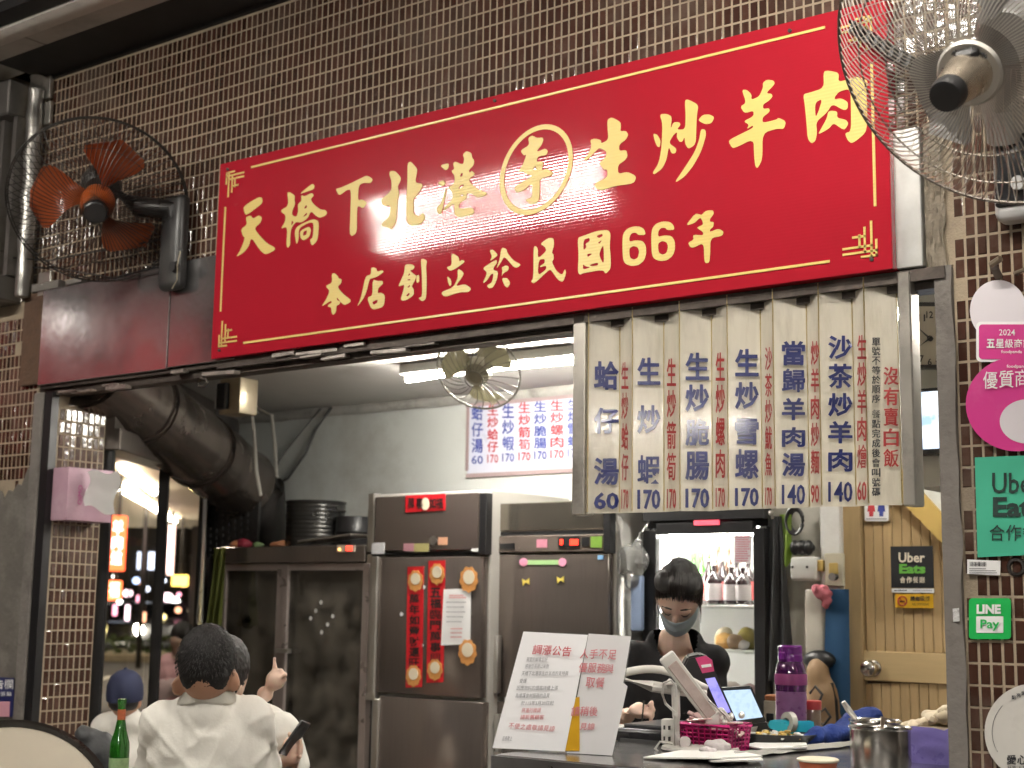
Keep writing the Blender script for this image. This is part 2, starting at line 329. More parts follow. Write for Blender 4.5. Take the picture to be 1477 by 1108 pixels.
# splayed glazed side
SP = Vector((-5.39, .285, 0)); SD = onY(291, 800, 1.72)-SP; SD.z = 0; SD.normalize(); SN = Vector((SD.y, -SD.x, 0))
def onS(x, y): return onP(x, y, SP, SN)
def sidep(s, z, d=0): return SP+SD*s+Vector((0, 0, z))+SN*d
ms = [(onS(x, 800)-SP).dot(SD) for x in (150, 232, 291)]
zt = [onS(x, y).z for x, y in ((150, 636), (232, 676), (290, 702))]
print('side mullions', ms, zt)
ZH = sum(zt)/3
Mrot = Matrix.Rotation(math.atan2(SD.y, SD.x), 3, 'Z')
for s in ms:
    bm = NB(); box(bm, sidep(s, ZH/2), (.06, .04, ZH), Mrot, .004); fin('window_post', bm, mat('dull_window_frame', (.1, .095, .09), .4, .7, var=.2), shop, 0)
    bm = NB(); box(bm, sidep(s-.045, ZH/2, .012), (.024, .05, ZH), Mrot); fin('rubber_seal', bm, BLACK, shop, 0)
bm = NB(); box(bm, sidep(.85, ZH+.05), (1.7, .14, .1), Mrot, .004); box(bm, sidep(.85, ZH+.32), (1.7, .08, .46), Mrot); fin('window_head', bm, mat('sooty_steel', (.14, .12, .105), .35, .7, var=.5, scale=5, bump=.15, dirt=.5, dcol=(.03, .025, .02)), shop, 0)
bm = NB(); box(bm, sidep(ms[2]+.34, 1.25), (.6, .06, 2.5), Mrot); fin('side_wall', bm, mat('dark_side_wall', (.1, .09, .085), .7, var=.4, scale=4), shop, 0)
bm = NB(); box(bm, sidep(.85, .2), (1.7, .08, .4), Mrot); fin('window_sill', bm, CONC, shop, 0)
bm = NB()
for a, b in ((0, ms[0]), (ms[0], ms[1]), (ms[1], ms[2])): quad(bm, sidep(a+.02, .4), sidep(b-.02, .4), sidep(b-.02, ZH), sidep(a+.02, ZH))
fin('window_pane', bm, pane('street_window', refl=.6), shop, 0)
# arcade ceiling in front of the shop
bm = NB(); bx(bm, -5.62, 2, -.26, -.001, 3.80, 3.95); bx(bm, -5.62, 2, -.02, -.002, 3.785, 3.80); fin('ceiling_beam', bm, mat('black_beam', (.02, .018, .017), .7, var=.4, scale=9), shop, 0)
arc = thing('arcade_ceiling', 'grimy panelled arcade ceiling over the shopfront', 'ceiling', (-3, -2, 3.8))
bm = NB()
for i in range(9): bx(bm, -9+i*1.25+.006, -7.75+i*1.25-.006, -.375, -.262, 3.80, 3.82)
for i in range(9):
    for j in range(5): bx(bm, -9+i*1.25+.006, -7.75+i*1.25-.006, -1.7-j*1.1+.006, -.6-j*1.1-.006, 3.83, 3.85)
bx(bm, -9, 3, -7, 0, 3.87, 3.9)
fin('ceiling_panel', bm, mat('ceiling_panels', (.5, .48, .45), .6, var=.2, scale=4, dirt=.4, dcol=(.1, .09, .08)), arc, 0)
bm = NB(); bx(bm, -9, 3, -.50, -.38, 3.78, 3.83, .02, 2); fin('cable_trunking', bm, mat('trunking', (.66, .64, .6), .5, var=.15, scale=6, dirt=.4), arc)
bm = NB(); bx(bm, -9, 3, -.6, -.505, 3.79, 3.86); fin('dark_gap', bm, BLACK, arc, 0)
# ------------------------------------------------------------------ lamps
TUBE = glow('lit_tube', (1, .94, .85), 120)
def lamp(x, y, z, L, rot, label, mt=TUBE, grp='fluorescent lamps on the arcade ceiling', two=True):
    t = thing('fluorescent_lamp', label, 'lamp', (x, y, z), grp); M = Matrix.Rotation(rot, 3, 'Z')
    bm = NB(); box(bm, (x, y, z), (L+.06, .16 if two else .06, .05), M, .006); fin('housing', bm, WHITE, t)
    for k in ((-.045, .045) if two else (0,)):
        a = Vector((x, y, z-.045))+M@Vector((-L/2, k, 0)); b = Vector((x, y, z-.045))+M@Vector((L/2, k, 0))
        bm = NB(); cyl(bm, a, b, .016, n=10); fin('lamp_tube', bm, mt, t)
    return t
lamp(-5.1, -2.8, 3.79, 1.75, .05, 'twin tube lamp on the arcade ceiling mirrored in the red sign')
lamp(-1.2, -1.75, 3.79, 1.5, 0, 'twin tube lamp on the arcade ceiling near the steel wall fan')
lamp(1.2, -2.9, 3.79, 1.2, 0, 'twin tube lamp on the arcade ceiling at the far right end')
a = onY(595, 517, 1.3); b = onY(828, 494, 1.3)
lamp((a.x+b.x)/2+.02, 1.3, CZ-.028, b.x-a.x+.1, 0, 'bright bare tube lamp under the inner ceiling behind the white fan', glow('inner_tube', (1, .95, .86), 185), 'tube lamps inside the shop', False)
lamp(-1.5, 1.1, CZ-.03, 1.1, 0, 'bare tube lamp under the inner ceiling by the plank door', glow('inner_tube2', (1, .95, .86), 170), 'tube lamps inside the shop', False)
# ================================================================== RED SIGN
SX0, SX1, SZ0, SZ1, SY = -4.302, -1.486, 2.3405, 3.1405, -.06
def ridged(name, col, rough, spec=.5, rs=.5):
    m = mat(name, col, rough, var=.05, scale=3, spec=spec, rvar=.02); t = m.node_tree; n = t.nodes; L = t.links.new
    tc = n.new('ShaderNodeTexCoord'); sp = n.new('ShaderNodeSeparateXYZ'); L(tc.outputs['Object'], sp.inputs[0])
    mu = n.new('ShaderNodeMath'); mu.operation = 'MULTIPLY'; mu.inputs[1].default_value = 2*math.pi/.0105; L(sp.outputs['Z'], mu.inputs[0])
    si = n.new('ShaderNodeMath'); si.operation = 'SINE'; L(mu.outputs[0], si.inputs[0])
    bp = n.new('ShaderNodeBump'); bp.inputs['Strength'].default_value = rs; bp.inputs['Distance'].default_value = .0004; L(si.outputs[0], bp.inputs['Height']); L(bp.outputs[0], n['Principled BSDF'].inputs['Normal']); return m
RED = ridged('red_sign_face', (.40, .016, .03), .06, .36, .11); GOLD = ridged('gold_letter', (.80, .62, .20), .3)
sign = thing('shop_sign', 'long red shop sign with gold brush lettering and a circled character above the opening', 'sign', (-2.9, -.03, SZ0))
bm = NB(); bx(bm, SX0, SX1, SY, -.001, SZ0, SZ1, .002); fin('panel', bm, RED, sign, 0)
def S_(x, y): return onY(x, y, SY-.0025)
GL = [  # region x, y, scale, outlines ; '|' starts a hole or a separate piece
(330,240,7.385,'155,425 320,325 355,335 360,375 345,405 185,525 165,490|180,540 235,522 260,558 320,520 355,545 340,600 270,660 330,740 400,815 515,878 395,945 335,900 240,755 215,850 160,920 75,968 120,900 160,800 170,755 150,745 128,670 195,620'),
(330,240,7.385,'765,285 890,180 915,205 905,245 830,270 770,292|622,280 650,275 705,310 700,360 708,400 675,480 675,520 720,540 740,480 735,400 775,370 770,305 810,320 885,280 908,310 870,350 900,400 975,460 1030,465 1050,495 1030,525 970,550 930,530 875,475 840,555 770,600 715,590 665,660 655,740 655,835 630,872 612,845 625,640 550,668 600,590 605,520 555,485 565,460 620,430 635,380|800,455 825,405 835,440|785,545 830,490 835,515|665,635 670,575 692,595|700,700 720,650 780,610 900,560 955,580 960,650 945,790 885,852 862,780 895,760 905,600 850,600 745,660 745,780 720,840|755,690 850,640 878,670 860,750 800,790 765,770|790,740 795,695 835,680 825,730'),
(330,240,7.385,'1138,240 1190,228 1300,180 1400,130 1470,95 1538,135 1513,180 1440,175 1385,200 1375,365 1420,352 1473,385 1433,450 1370,415 1365,540 1365,705 1310,748 1287,715 1295,500 1303,250 1260,250 1190,305 1165,300'),
(520,200,7.385,'315,345 370,345 430,410 428,450 395,510 412,580 395,660 388,800 372,900 330,970 300,950 225,930 230,900 310,830 320,710 240,720 215,650 330,560 330,450 305,380|500,260 535,243 605,320 600,370 582,470 655,480 662,510 600,610 565,630 560,800 620,830 670,790 690,850 640,910 540,930 490,890 490,620 500,430'),
(520,200,7.385,'843,285 945,260 935,320 905,340|820,470 880,445 905,470 890,500 860,505|910,525 917,540 885,700 860,800 825,800 810,740 860,690|985,265 1010,243 1065,270 1095,270 1105,215 1088,170 1125,132 1180,150 1190,205 1212,230 1205,285 1150,340 1165,365 1185,340 1225,380 1140,440 1240,540 1360,580 1300,620 1240,625 1180,585 1130,580 1130,640 1050,690 1045,750 1200,735 1215,800 1060,840 1000,815 1000,680 900,760 880,750 985,640 980,570 930,520 1000,480 1005,400 965,345 1000,325|1058,410 1070,370 1092,365 1085,400|1040,540 1060,500 1110,485 1080,520|1050,600 1100,590 1085,620'),
(700,170,7.385,'455,215 500,187 550,215 610,208 620,235 600,290 550,350 560,360 640,325 668,355 650,400 570,410 550,440 550,470 600,460 620,490 600,560 660,540 720,580 705,615 580,650 578,740 575,870 540,910 480,925 420,870 500,850 500,690 400,780 330,800 305,740 400,680 490,630 490,605 430,600 410,570 345,578 400,500 440,390 410,405 370,350 470,290|500,550 535,510 545,555'),
(820,130,6.154,'345,260 385,240 465,285 465,335 460,365 510,362 532,395 510,440 450,485 450,540 515,530 525,590 500,625 440,665 440,745 525,725 605,765 580,830 420,850 270,895 230,850 240,825 345,775 345,705 310,705 272,645 330,600 340,545 275,510 235,550 150,632 138,605 170,580 205,500 192,440 240,430 290,445 290,475 355,440 345,330'),
(820,130,6.154,'808,215 870,210 920,235 905,350 930,285 985,285 995,310 960,350 1035,350 1040,230 1032,90 1060,82 1155,130 1140,220 1135,330 1130,480 1065,525 1035,480 1030,415 1010,460 985,460 960,420 965,370 930,400 890,470 960,520 950,560 915,565 890,500 870,620 830,700 760,750 745,735 800,650 825,520 835,300|750,385 790,395 818,450 810,510 785,500 765,450|1148,270 1190,220 1250,215 1297,240 1270,295 1215,305|1175,345 1215,350 1222,400 1180,540 1110,670 1030,770 935,830 1030,690 1120,550 1160,440'),
(1030,80,6.154,'245,305 290,305 333,345 330,395 400,365 435,285 432,245 465,215 530,222 540,255 460,335 510,340 520,365 490,400 435,435 435,475 490,468 495,500 430,550 430,600 555,570 570,552 640,585 620,655 560,650 430,690 430,920 385,1005 365,985 355,890 350,740 180,825 155,815 128,765 150,740 345,645 345,620 290,655 310,615 260,585 350,540 350,490 270,515 232,455 285,420'),
(1030,80,6.154,'790,345 850,330 975,290 970,140 1020,135 1112,155 1100,240 1250,190 1320,200 1367,230 1350,320 1360,440 1360,600 1345,690 1225,785 1185,755 1160,690 1215,675 1215,480 1210,295 1110,320 1070,370 1070,390 1130,380 1190,415 1185,475 1150,488 1050,430 1000,510 905,590 915,690 900,760 865,785 830,740 820,600 805,440|895,420 960,385 930,490 900,555|1015,490 1095,495 1090,555 1170,570 1195,605 1160,660 1130,650 1060,600 1020,650 920,705 950,650 1000,560'),
(450,340,7.385,'210,405 240,398 275,430 285,455 318,465 310,510 270,545 330,620 430,695 350,742 310,715 265,655 265,685 305,705 290,735 260,745 258,810 225,848 207,820 205,765 165,755 175,735 210,715 205,690 95,762 150,680 190,590 150,545 155,530 215,500'),
(450,340,7.385,'630,335 685,345 695,385 745,368 768,385 690,440 620,460 610,480 580,600 550,670 475,765 520,670 570,430 630,415|645,465 705,485 750,480 760,510 705,560 700,615 735,605 780,635 765,760 635,795 585,660 645,640|640,705 700,680 695,715 655,740'),
(450,340,7.385,'990,305 1070,305 1095,330 1080,360 1040,370 1100,420 1115,430 1090,490 1060,540 1085,570 1085,635 1000,690 940,690 975,580 985,520 915,545 950,470 985,390|1020,430 1040,395 1045,420|1010,470 1050,460 1040,480|1010,555 1045,520 1040,550|1000,640 1030,610 1045,615 1020,650|1112,425 1142,418 1144,495 1112,505|1158,255 1180,245 1227,265 1215,330 1222,440 1218,670 1175,702 1130,665 1175,650 1170,400'),
(630,320,7.385,'155,350 180,340 235,375 240,425 270,405 303,425 200,500 140,525 100,485 160,465|220,510 245,505 290,545 270,590 195,690 300,662 370,710 340,750 240,750 80,805 42,750 175,700 225,600|110,575 155,620 155,670 140,690 120,650'),
(630,320,7.385,'560,305 600,295 650,350 630,375 565,420 590,370|690,270 745,290 750,330 820,415 900,455 860,488 820,485 720,365 685,430 632,508 670,400|485,495 600,420 640,405 640,440 610,480 600,513 655,530 640,620 600,700 555,710 530,680 590,645 605,550 575,560 540,620 485,665 540,540|690,485 740,463 770,480 760,520 710,545 690,585 700,520|690,600 750,598 785,650 755,705 720,680'),
(630,320,7.385,'1030,250 1078,275 1075,395 1170,310 1150,265 1100,235 1190,170 1245,175 1250,250 1225,330 1245,350 1245,400 1225,425 1270,520 1335,570 1365,500 1380,540 1345,645 1290,620 1215,510 1185,520 1040,660 1000,640 1030,600|1085,405 1150,395 1150,440 1100,470 1100,485 1165,465 1165,510 1075,575'),
(820,290,6.154,'80,325 130,310 250,265 350,255 375,290 365,400 375,500 375,600 330,650 305,610 130,640 100,655 82,630 90,480|133,345 185,325 190,355 150,380 160,410 132,440|245,310 300,290 305,310 270,330|260,370 300,345 275,380|290,420 312,390 315,570 270,480|180,570 260,545 265,570 210,580|165,470 215,465 170,500|128,560 150,580 200,588 128,610'),
(820,290,6.154,'1050,205 1125,110 1170,120 1180,125 1220,85 1285,82 1290,115 1255,160 1255,185 1290,185 1285,230 1255,255 1255,275 1330,245 1378,270 1365,310 1260,330 1258,470 1250,545 1220,555 1205,530 1200,370 1110,415 1080,410 1060,370 1110,345 1105,305 1130,300 1195,305 1195,275 1140,240 1150,230 1195,210 1190,180 1170,145 1120,195 1060,215'),
]
six = '685,300 675,255 640,228 580,225 520,245 485,290 478,360 482,510 500,555 555,578 620,570 670,530 690,470 688,400 660,355 600,348 540,362 540,320 560,285 600,280 620,303|540,420 575,398 615,410 628,450 615,505 580,522 548,505 540,470'
GL.append((820, 290, 6.154, six)); GL.append((820+256/6.154, 290-44/6.154, 6.154, six))
def chaikin(p, n=1, q=.2):
    for _ in range(n):
        o = []
        for i in range(len(p)):
            a, b = p[i], p[(i+1) % len(p)]; o += [a*(1-q)+b*q, a*q+b*(1-q)]
        p = o
    return p
def fill(name, polys, m, parent, lift=None):     # polys: lists of world points (all on one plane Y=const); even-odd fill
    c = bpy.data.curves.new('t', 'CURVE'); c.dimensions = '2D'; c.fill_mode = 'BOTH'
    for p in polys:
        s = c.splines.new('POLY'); s.points.add(len(p)-1); s.use_cyclic_u = True
        for q, v in zip(s.points, p): q.co = (v.x, v.z, 0, 1)
    o = bpy.data.objects.new('t', c); S.collection.objects.link(o); bpy.context.view_layer.update()
    me = bpy.data.meshes.new_from_object(o.evaluated_get(bpy.context.evaluated_depsgraph_get())); bpy.data.objects.remove(o)
    y = polys[0][0].y
    for v in me.vertices: v.co = (v.co.x, y, v.co.y)
    if me.polygons and me.polygons[0].normal.y > 0: me.flip_normals()
    me.name = name; return link(name, me, m, parent)
for gx, gy, gs, st in GL:
    polys = []
    for part in st.split('|'):
        pts = [S_(gx+float(a)/gs, gy+float(b)/gs) for a, b in (q.split(',') for q in part.split())]
        polys.append(chaikin(pts, 2))
    fill('lettering', polys, GOLD, sign)
def ell(cx, cy, rx, ry, n=64): return [S_(700+(543+cx*1+rx*math.cos(a)-57*ry/482*math.sin(a))/7.385, 170+(552+cy+ry*math.sin(a)-70*rx/388*math.cos(a))/7.385) for a in [2*math.pi*i/n for i in range(n)]]
fill('ring_emblem', [ell(0, 0, 386, 478), ell(0, 0, 338, 424)], GOLD, sign)
# thin gold border with gaps and fretwork corners (sign coordinates, metres)
bm = NB(); y0, y1 = SY-.003, SY-.0005
def br(x0, x1, z0, z1): bx(bm, x0, x1, y0, y1, z0, z1)
L_, T_, ins = .008, .145, .042
a0, a1, c0, c1 = SX0+ins, SX1-ins, SZ0+ins, SZ1-ins
br(a0+T_, a1-T_, c1-L_, c1); br(a0+T_, a1-T_, c0, c0+L_); br(a0, a0+L_, c0+T_, c1-T_); br(a1-L_, a1, c0+T_, c1-T_)
fin('gold_border', bm, GOLD, sign, 0)
for sx in (0, 1):
    for sz in (0, 1):
        bm = NB(); X = lambda d: (a0+d) if sx == 0 else (a1-d); Z = lambda d: (c0+d) if sz == 0 else (c1-d)
        def seg(d0, e0, d1, e1, w=.0065): br(min(X(d0), X(d1)), max(X(d0), X(d1)), min(Z(e0), Z(e1)), max(Z(e0), Z(e1)))
        k = .0065
        for q in ((0, .014, .105, .014+k), (.014, 0, .014+k, .105), (.014, .03, .105, .03+k), (.034, .014, .034+k, .09), (0, 0, .05, k), (0, 0, k, .05), (.05, .03, .05+k, .07), (.034, .06, .075, .06+k)): seg(*q)
        fin('corner_fret', bm, GOLD, sign, 0)
for (x, z) in ((SX0+.05, SZ0+.03), (SX1-.06, SZ0+.035), (SX0+.05, SZ1-.03), (SX1-.3, SZ1-.03), (-2.9, SZ1-.02)):
    bm = NB(); cyl(bm, (x, SY-.006, z), (x, SY, z), .006, n=10); fin('screw', bm, RUST, sign)
# ================================================================== FOLDED METAL MENU BOARD
MZ0, MZ1 = 1.688, 2.335
MPX = (66, 80, 210, 262, 392, 457, 590, 655, 793, 845, 985, 1035, 1175, 1225, 1362)
my = [.0, -.028] + [v for _ in range(7) for v in (.012, -.028)][:13]
mx = [onY(820+x/2.84, 650, y).x for x, y in zip(MPX, my)]
def MY(x):
    for i in range(len(mx)-1):
        if x <= mx[i+1] or i == len(mx)-2:
            t = (x-mx[i])/(mx[i+1]-mx[i]); return my[i]*(1-t)+my[i+1]*t
menu = thing('menu_board', 'folded cream metal menu board with blue and red dish names hanging under the red sign', 'menu', (-2, 0, MZ0))
CREAM = mat('cream_metal', (.76, .72, .63), .18, .0, var=.12, scale=6, stretch=(6, 1, 1), bump=.06, bscale=14, spec=.7, coat=.5, rvar=.08, dirt=.25, dcol=(.25, .21, .14))
bm = NB()
zs = [MZ0+(MZ1-MZ0)*j/12 for j in range(13)]
vsx = [[bm.verts.new((x, y, z+(-.004 if j == 0 else 0)*random.random())) for j, z in enumerate(zs)] for x, y in zip(mx, my)]
for i in range(len(mx)-1):
    for j in range(12): bm.faces.new((vsx[i][j], vsx[i+1][j], vsx[i+1][j+1], vsx[i][j+1]))
bmesh.ops.solidify(bm, geom=bm.faces[:], thickness=.004)
fin('folded_sheet', bm, CREAM, menu, 0)
bm = NB()
for x, y in list(zip(mx, my))[1:]:
    tube(bm, [(x, y-.0015, MZ0+.003), (x, y-.0015, MZ1)], .0022, 6)
fin('crease_trim', bm, mat('yellow_trim', (.62, .50, .26), .3, var=.15), menu)
a, b = onY(825, 640, -.03).x, onY(820+64/2.84, 640, -.03).x
bm = NB(); bx(bm, a, b, -.03, .03, MZ0-.005, MZ1+.0, .003); fin('side_channel', bm, mat('dirty_alu', (.5, .47, .42), .4, .8, var=.2, scale=8, dirt=.4), menu)
a, b = onY(820+1360/2.84, 600, -.035).x, onY(820+1414/2.84, 600, -.035).x
bm = NB(); bx(bm, a, b, -.035, .03, MZ0-.008, MZ1+.0, .004); fin('side_channel', bm, mat('dirty_alu', (.5, .47, .42), .4), menu)
BLUE = mat('blue_letter', (.008, .014, .10), .3, var=.1, coat=.3); REDL = mat('red_letter', (.36, .03, .03), .4, var=.1); INK = mat('black_letter', (.015, .015, .02), .5)
def mtext(bm, ch, x0, y0, x1, y1, bold=.018):
    for q_, (du, dv) in enumerate(((0, 0), (.014, 0), (-.014, 0), (0, .012), (0, -.012))[:5 if bold > .02 else 3]):
      lf = .0085+.0005*q_
      def fn(u, v):
        px, py = 820+(x0+(x1-x0)*(u+du))/2.84, 400+(y1+(y0-y1)*(v+dv))/2.84
        p = onY(px, py, -.01)
        for _ in range(6): p = onY(px, py, MY(p.x)-lf)
        return p
      letter(bm, ch, fn, bold*.8)
def mcol(m, items, x0, x1, bold):
    bm = NB()
    for ch, y0, y1 in items:
        if isinstance(ch, str) and len(ch) > 1 and not ch.isdigit():
            h = (y1-y0)/len(ch)
            for i, c in enumerate(ch): mtext(bm, c, x0, y0+h*(i+.06), x1, y0+h*(i+.94), bold)
        else: mtext(bm, ch, x0, y0, x1, y1, bold)
    fin('lettering', bm, m, menu, 0)
for x0, x1, it in ((105,205,[('蛤',345,460),('仔',535,640),('湯',740,850),('60',882,950)]), (283,375,[('生',330,440),('炒',525,640),('蝦',730,845),('170',870,950)]),
    (480,575,[('生',310,420),('炒',440,550),('脆',580,690),('腸',715,830),('170',865,945)]), (683,778,[('生',295,405),('炒',430,540),('雪',580,685),('螺',705,825),('170',863,938)]),
    (875,968,[('當',262,360),('歸',375,470),('羊',495,585),('肉',615,695),('湯',720,815),('140',850,930)]), (1065,1162,[('沙',240,335),('茶',355,455),('炒',475,570),('羊',590,680),('肉',705,795),('140',838,920)])):
    mcol(BLUE, it, x0, x1, .022)
for x0, x1, it in ((217,245,[('生炒蛤仔',340,840),('170',868,950)]), (403,440,[('生炒箭筍',325,840),('170',866,948)]), (603,640,[('生炒螺肉',300,830),('170',862,942)]),
    (805,833,[('沙茶炒魷魚',280,820),('170',860,935)]), (993,1026,[('炒羊肉炒麵',255,812),('90',850,925)]), (1183,1220,[('生炒羊肉燴',230,790),('60',836,915)])):
    mcol(REDL, it, x0, x1, .016)
mcol(INK, [('單號不等於順序', 245, 517), ('餐點完成後會叫號碼', 540, 900)], 1243, 1277, .02)
mcol(REDL, [('沒有賣白飯', 362, 782)], 1291, 1352, .02)
# ================================================================== WALL FANS
def axisM(axis, up=(0, 0, 1)):
    z = Vector(axis).normalized(); x = Vector(up).cross(z).normalized(); y = z.cross(x); return Matrix((x, y, z)).transposed()
def wires(bm, c, M, rim, plate, zplate, n, r, swirl=.35, bulge=.03, back=False):
    for i in range(n):
        a = 2*math.pi*i/n; pts = []
        for k in range(8):
            t = k/7; rr = plate+(rim-plate)*t; an = a+swirl*(1-t)
            z = zplate*(1-t**2.2)
            pts.append(c+M@Vector((rr*math.cos(an), rr*math.sin(an), z)))
        tube(bm, pts, r, 4, False)
def ring(bm, c, M, rad, z, r, n=64):
    tube(bm, [c+M@Vector((rad*math.cos(2*math.pi*i/n), rad*math.sin(2*math.pi*i/n), z)) for i in range(n)], r, 6, closed=True)
def blade(bm, c, M, a0, r0, r1, wid, twist, z):
    n, m = 10, 8; g = []
    for i in range(n+1):
        t = i/n; rr = r0+(r1-r0)*t; w_ = wid*(.35+.65*math.sin(min(1, t*1.25)*math.pi/2))*(1 if t < .8 else math.sqrt(max(.02, 1-((t-.8)/.2)**2)))
        row = []
        for j in range(m+1):
            s = j/m-.5; an = a0+s*w_+.25*t; zz = z+s*twist*(1-.4*t)-.018*math.cos(s*math.pi)
            row.append(bm.verts.new(c+M@Vector((rr*math.cos(an), rr*math.sin(an), zz))))
        g.append(row)
    fs = [bm.faces.new((g[i][j], g[i+1][j], g[i+1][j+1], g[i][j+1])) for i in range(n) for j in range(m)]
    bmesh.ops.solidify(bm, geom=fs, thickness=.003)
ORANGE = mat('orange_plastic', (.62, .13, .025), .28, var=.1, coat=.4, sss=.0)
GW = mat('dark_wire', (.05, .048, .045), .4, .7)
# ---- old orange bladed fan on the left
C0 = at(141, 291, 5.85); ax = (CAM-C0).normalized(); ax = (ax+Vector((-.10, 0, -.42))).normalized(); M0 = axisM(ax)
fl = thing('wall_fan', 'old wall fan with orange blades and a black wire guard left of the red sign', 'fan', (C0.x, C0.y, C0.z-.3), 'fans fixed to the shop wall')
bm = NB()
for q in range(3): blade(bm, C0, M0, (2.95, 1.05, -1.1)[q], .06, .27, 1.15, .10, -.02)
fin('blades', bm, mat('orange_blade', (.50, .11, .03), .3, var=.2, scale=4, coat=.3, dirt=.5, dcol=(.08, .05, .04)), fl, 40)
bm = NB(); lathe(bm, [(.03, .10), (.055, .085), (.068, .04), (.07, 0), (.066, -.03)][::-1], C0, M=M0); fin('hub', bm, ORANGE, fl)
bm = NB(); lathe(bm, [(.047, .092), (.047, .118), (.042, .123)], C0, M=M0); fin('hub_cap', bm, BLACK, fl)
bm = NB(); wires(bm, C0, M0, .36, .05, .105, 80, .0017, .25); ring(bm, C0, M0, .36, 0, .004); ring(bm, C0, M0, .25, .055, .0014); ring(bm, C0, M0, .05, .105, .002)
fin('front_guard', bm, GW, fl)
bm = NB(); wires(bm, C0, M0, .36, .07, -.13, 60, .0014, -.15); ring(bm, C0, M0, .352, -.01, .003); ring(bm, C0, M0, .25, -.07, .0014)
fin('rear_guard', bm, GW, fl)
bm = NB(); lathe(bm, [(.05, -.27), (.075, -.25), (.085, -.19), (.08, -.14), (.06, -.125)], C0, M=M0); fin('motor', bm, mat('fan_motor', (.05, .045, .042), .4, var=.3, dirt=.4, dcol=(.12, .1, .08)), fl)
mt = onY(256, 345, -.05); bk = C0+M0@Vector((0, 0, -.2))
bm = NB(); tube(bm, [bk, bk*.5+mt*.5+Vector((0, 0, .02)), Vector((mt.x, -.07, mt.z+.12)), Vector((mt.x, -.06, mt.z+.05))], [.05, .045, .04, .03], 12); fin('arm', bm, mat('fan_arm', (.015, .014, .014), .4), fl)
bm = NB(); zt_, zb_ = onY(256, 285, -.05).z, onY(254, 420, -.05).z
box(bm, (mt.x, -.066, (zt_+zb_)/2), (.135, .06, zt_-zb_), None, .028, 4); fin('wall_plate', bm, mat('plate_grey', (.03, .03, .03), .4, var=.25, dirt=.4, dcol=(.13, .12, .1)), fl)
k = onY(252, 385, -.1); bm = NB(); cyl(bm, (k.x, -.095, k.z), (k.x, -.115, k.z), .026, .02); fin('knob', bm, BLACK, fl)
bm = NB(); tube(bm, [(k.x+.03, -.1, k.z+.06), (k.x+.04, -.12, k.z), (k.x+.03, -.11, k.z-.06), (k.x-.01, -.1, k.z-.09)], .003, 6); fin('pull_cord', bm, mat('cord', (.3, .27, .2), .7), fl)
# ---- steel fan upper right
C1 = at(1450, 50, 3.15); P1 = at(1400, 104, 3.03); ax = (at(1357, 141, 2.9)-P1).normalized()
ax = ((P1-C1).normalized()*.4+ax*.6).normalized(); M1 = axisM(ax); zp = (P1-C1).dot(ax); 
C1 = P1-ax*zp
fr = thing('wall_fan', 'large steel wall fan with a silver wire guard above the pink stickers', 'fan', (C1.x, C1.y, C1.z-.3), 'fans fixed to the shop wall')
SW = mat('steel_wire', (.62, .59, .54), .35, .7, var=.1)
RIM = .385
bm = NB(); wires(bm, C1, M1, RIM, .06, zp, 120, .0015, .5); fin('guard_wires', bm, SW, fr)
bm = NB(); ring(bm, C1, M1, RIM, 0, .0045, 90); ring(bm, C1, M1, RIM*.78, zp*.42, .0022, 80); ring(bm, C1, M1, RIM*.55, zp*.72, .002, 70); fin('guard_rings', bm, mat('guard_ring', (.16, .14, .12), .4, .8), fr)
bm = NB(); wires(bm, C1, M1, RIM, .09, -.12, 60, .0012, -.4); fin('rear_guard', bm, SW, fr)
bm = NB(); lathe(bm, [(.0, zp+.0), (.068, zp+.002), (.072, zp+.006), (.066, zp+.012), (.03, zp+.013)], C1, 40, M1, False); fin('centre_plate', bm, mat('plate_steel', (.5, .48, .44), .4, .7, var=.15), fr)
bm = NB()
for a in (.5, 1.1, 1.7, 2.6):
    e = [C1+M1@Vector(((.052+.004*(k % 2))*math.cos(a+k*.05), (.052+.004*(k % 2))*math.sin(a+k*.05), zp+.0135)) for k in range(6)]; tube(bm, e, .004, 6)
box(bm, C1+M1@Vector((.012, .03, zp+.02)), (.05, .05, .03), M1, .008); fin('vent_slots', bm, BLACK, fr)
bm = NB(); lathe(bm, [(.052, zp+.012), (.05, zp+.03), (.040, zp+.10), (.036, zp+.115)], C1, 32, M1); fin('spinner_housing', bm, mat('champagne_steel', (.6, .52, .42), .25, .9, var=.1, scale=12), fr)
bm = NB(); lathe(bm, [(.036, zp+.114), (.037, zp+.135), (.033, zp+.15), (.028, zp+.152)], C1, 32, M1); fin('end_cap', bm, BLACK, fr)
bm = NB()
for q in range(3): blade(bm, C1, M1, 1.35+q*2.094, .06, .28, 1.0, .10, -.02)
fin('blades', bm, mat('fan_blade_steel', (.30, .29, .28), .5, .2, var=.2, dirt=.3, dcol=(.2, .18, .15)), fr, 40)
bp = onY(1456, 255, -.06); bk = C1+M1@Vector((0, 0, -.14))
bm = NB(); lathe(bm, [(.06, -.2), (.085, -.17), (.09, -.08), (.06, -.02)], C1, 28, M1); fin('motor', bm, mat('motor_grey', (.33, .32, .31), .35, .5, var=.15), fr)
bm = NB(); tube(bm, [bk, (bk+Vector((bp.x, -.12, bp.z+.2)))*.5, Vector((bp.x+.01, -.14, bp.z+.2)), Vector((bp.x, -.07, bp.z+.1))], [.06, .06, .055, .05], 14); fin('arm', bm, mat('arm_grey', (.4, .39, .37), .35, .5), fr)
x0, x1, z0, z1 = rectY(1436, 192, 1500, 320, -.05)
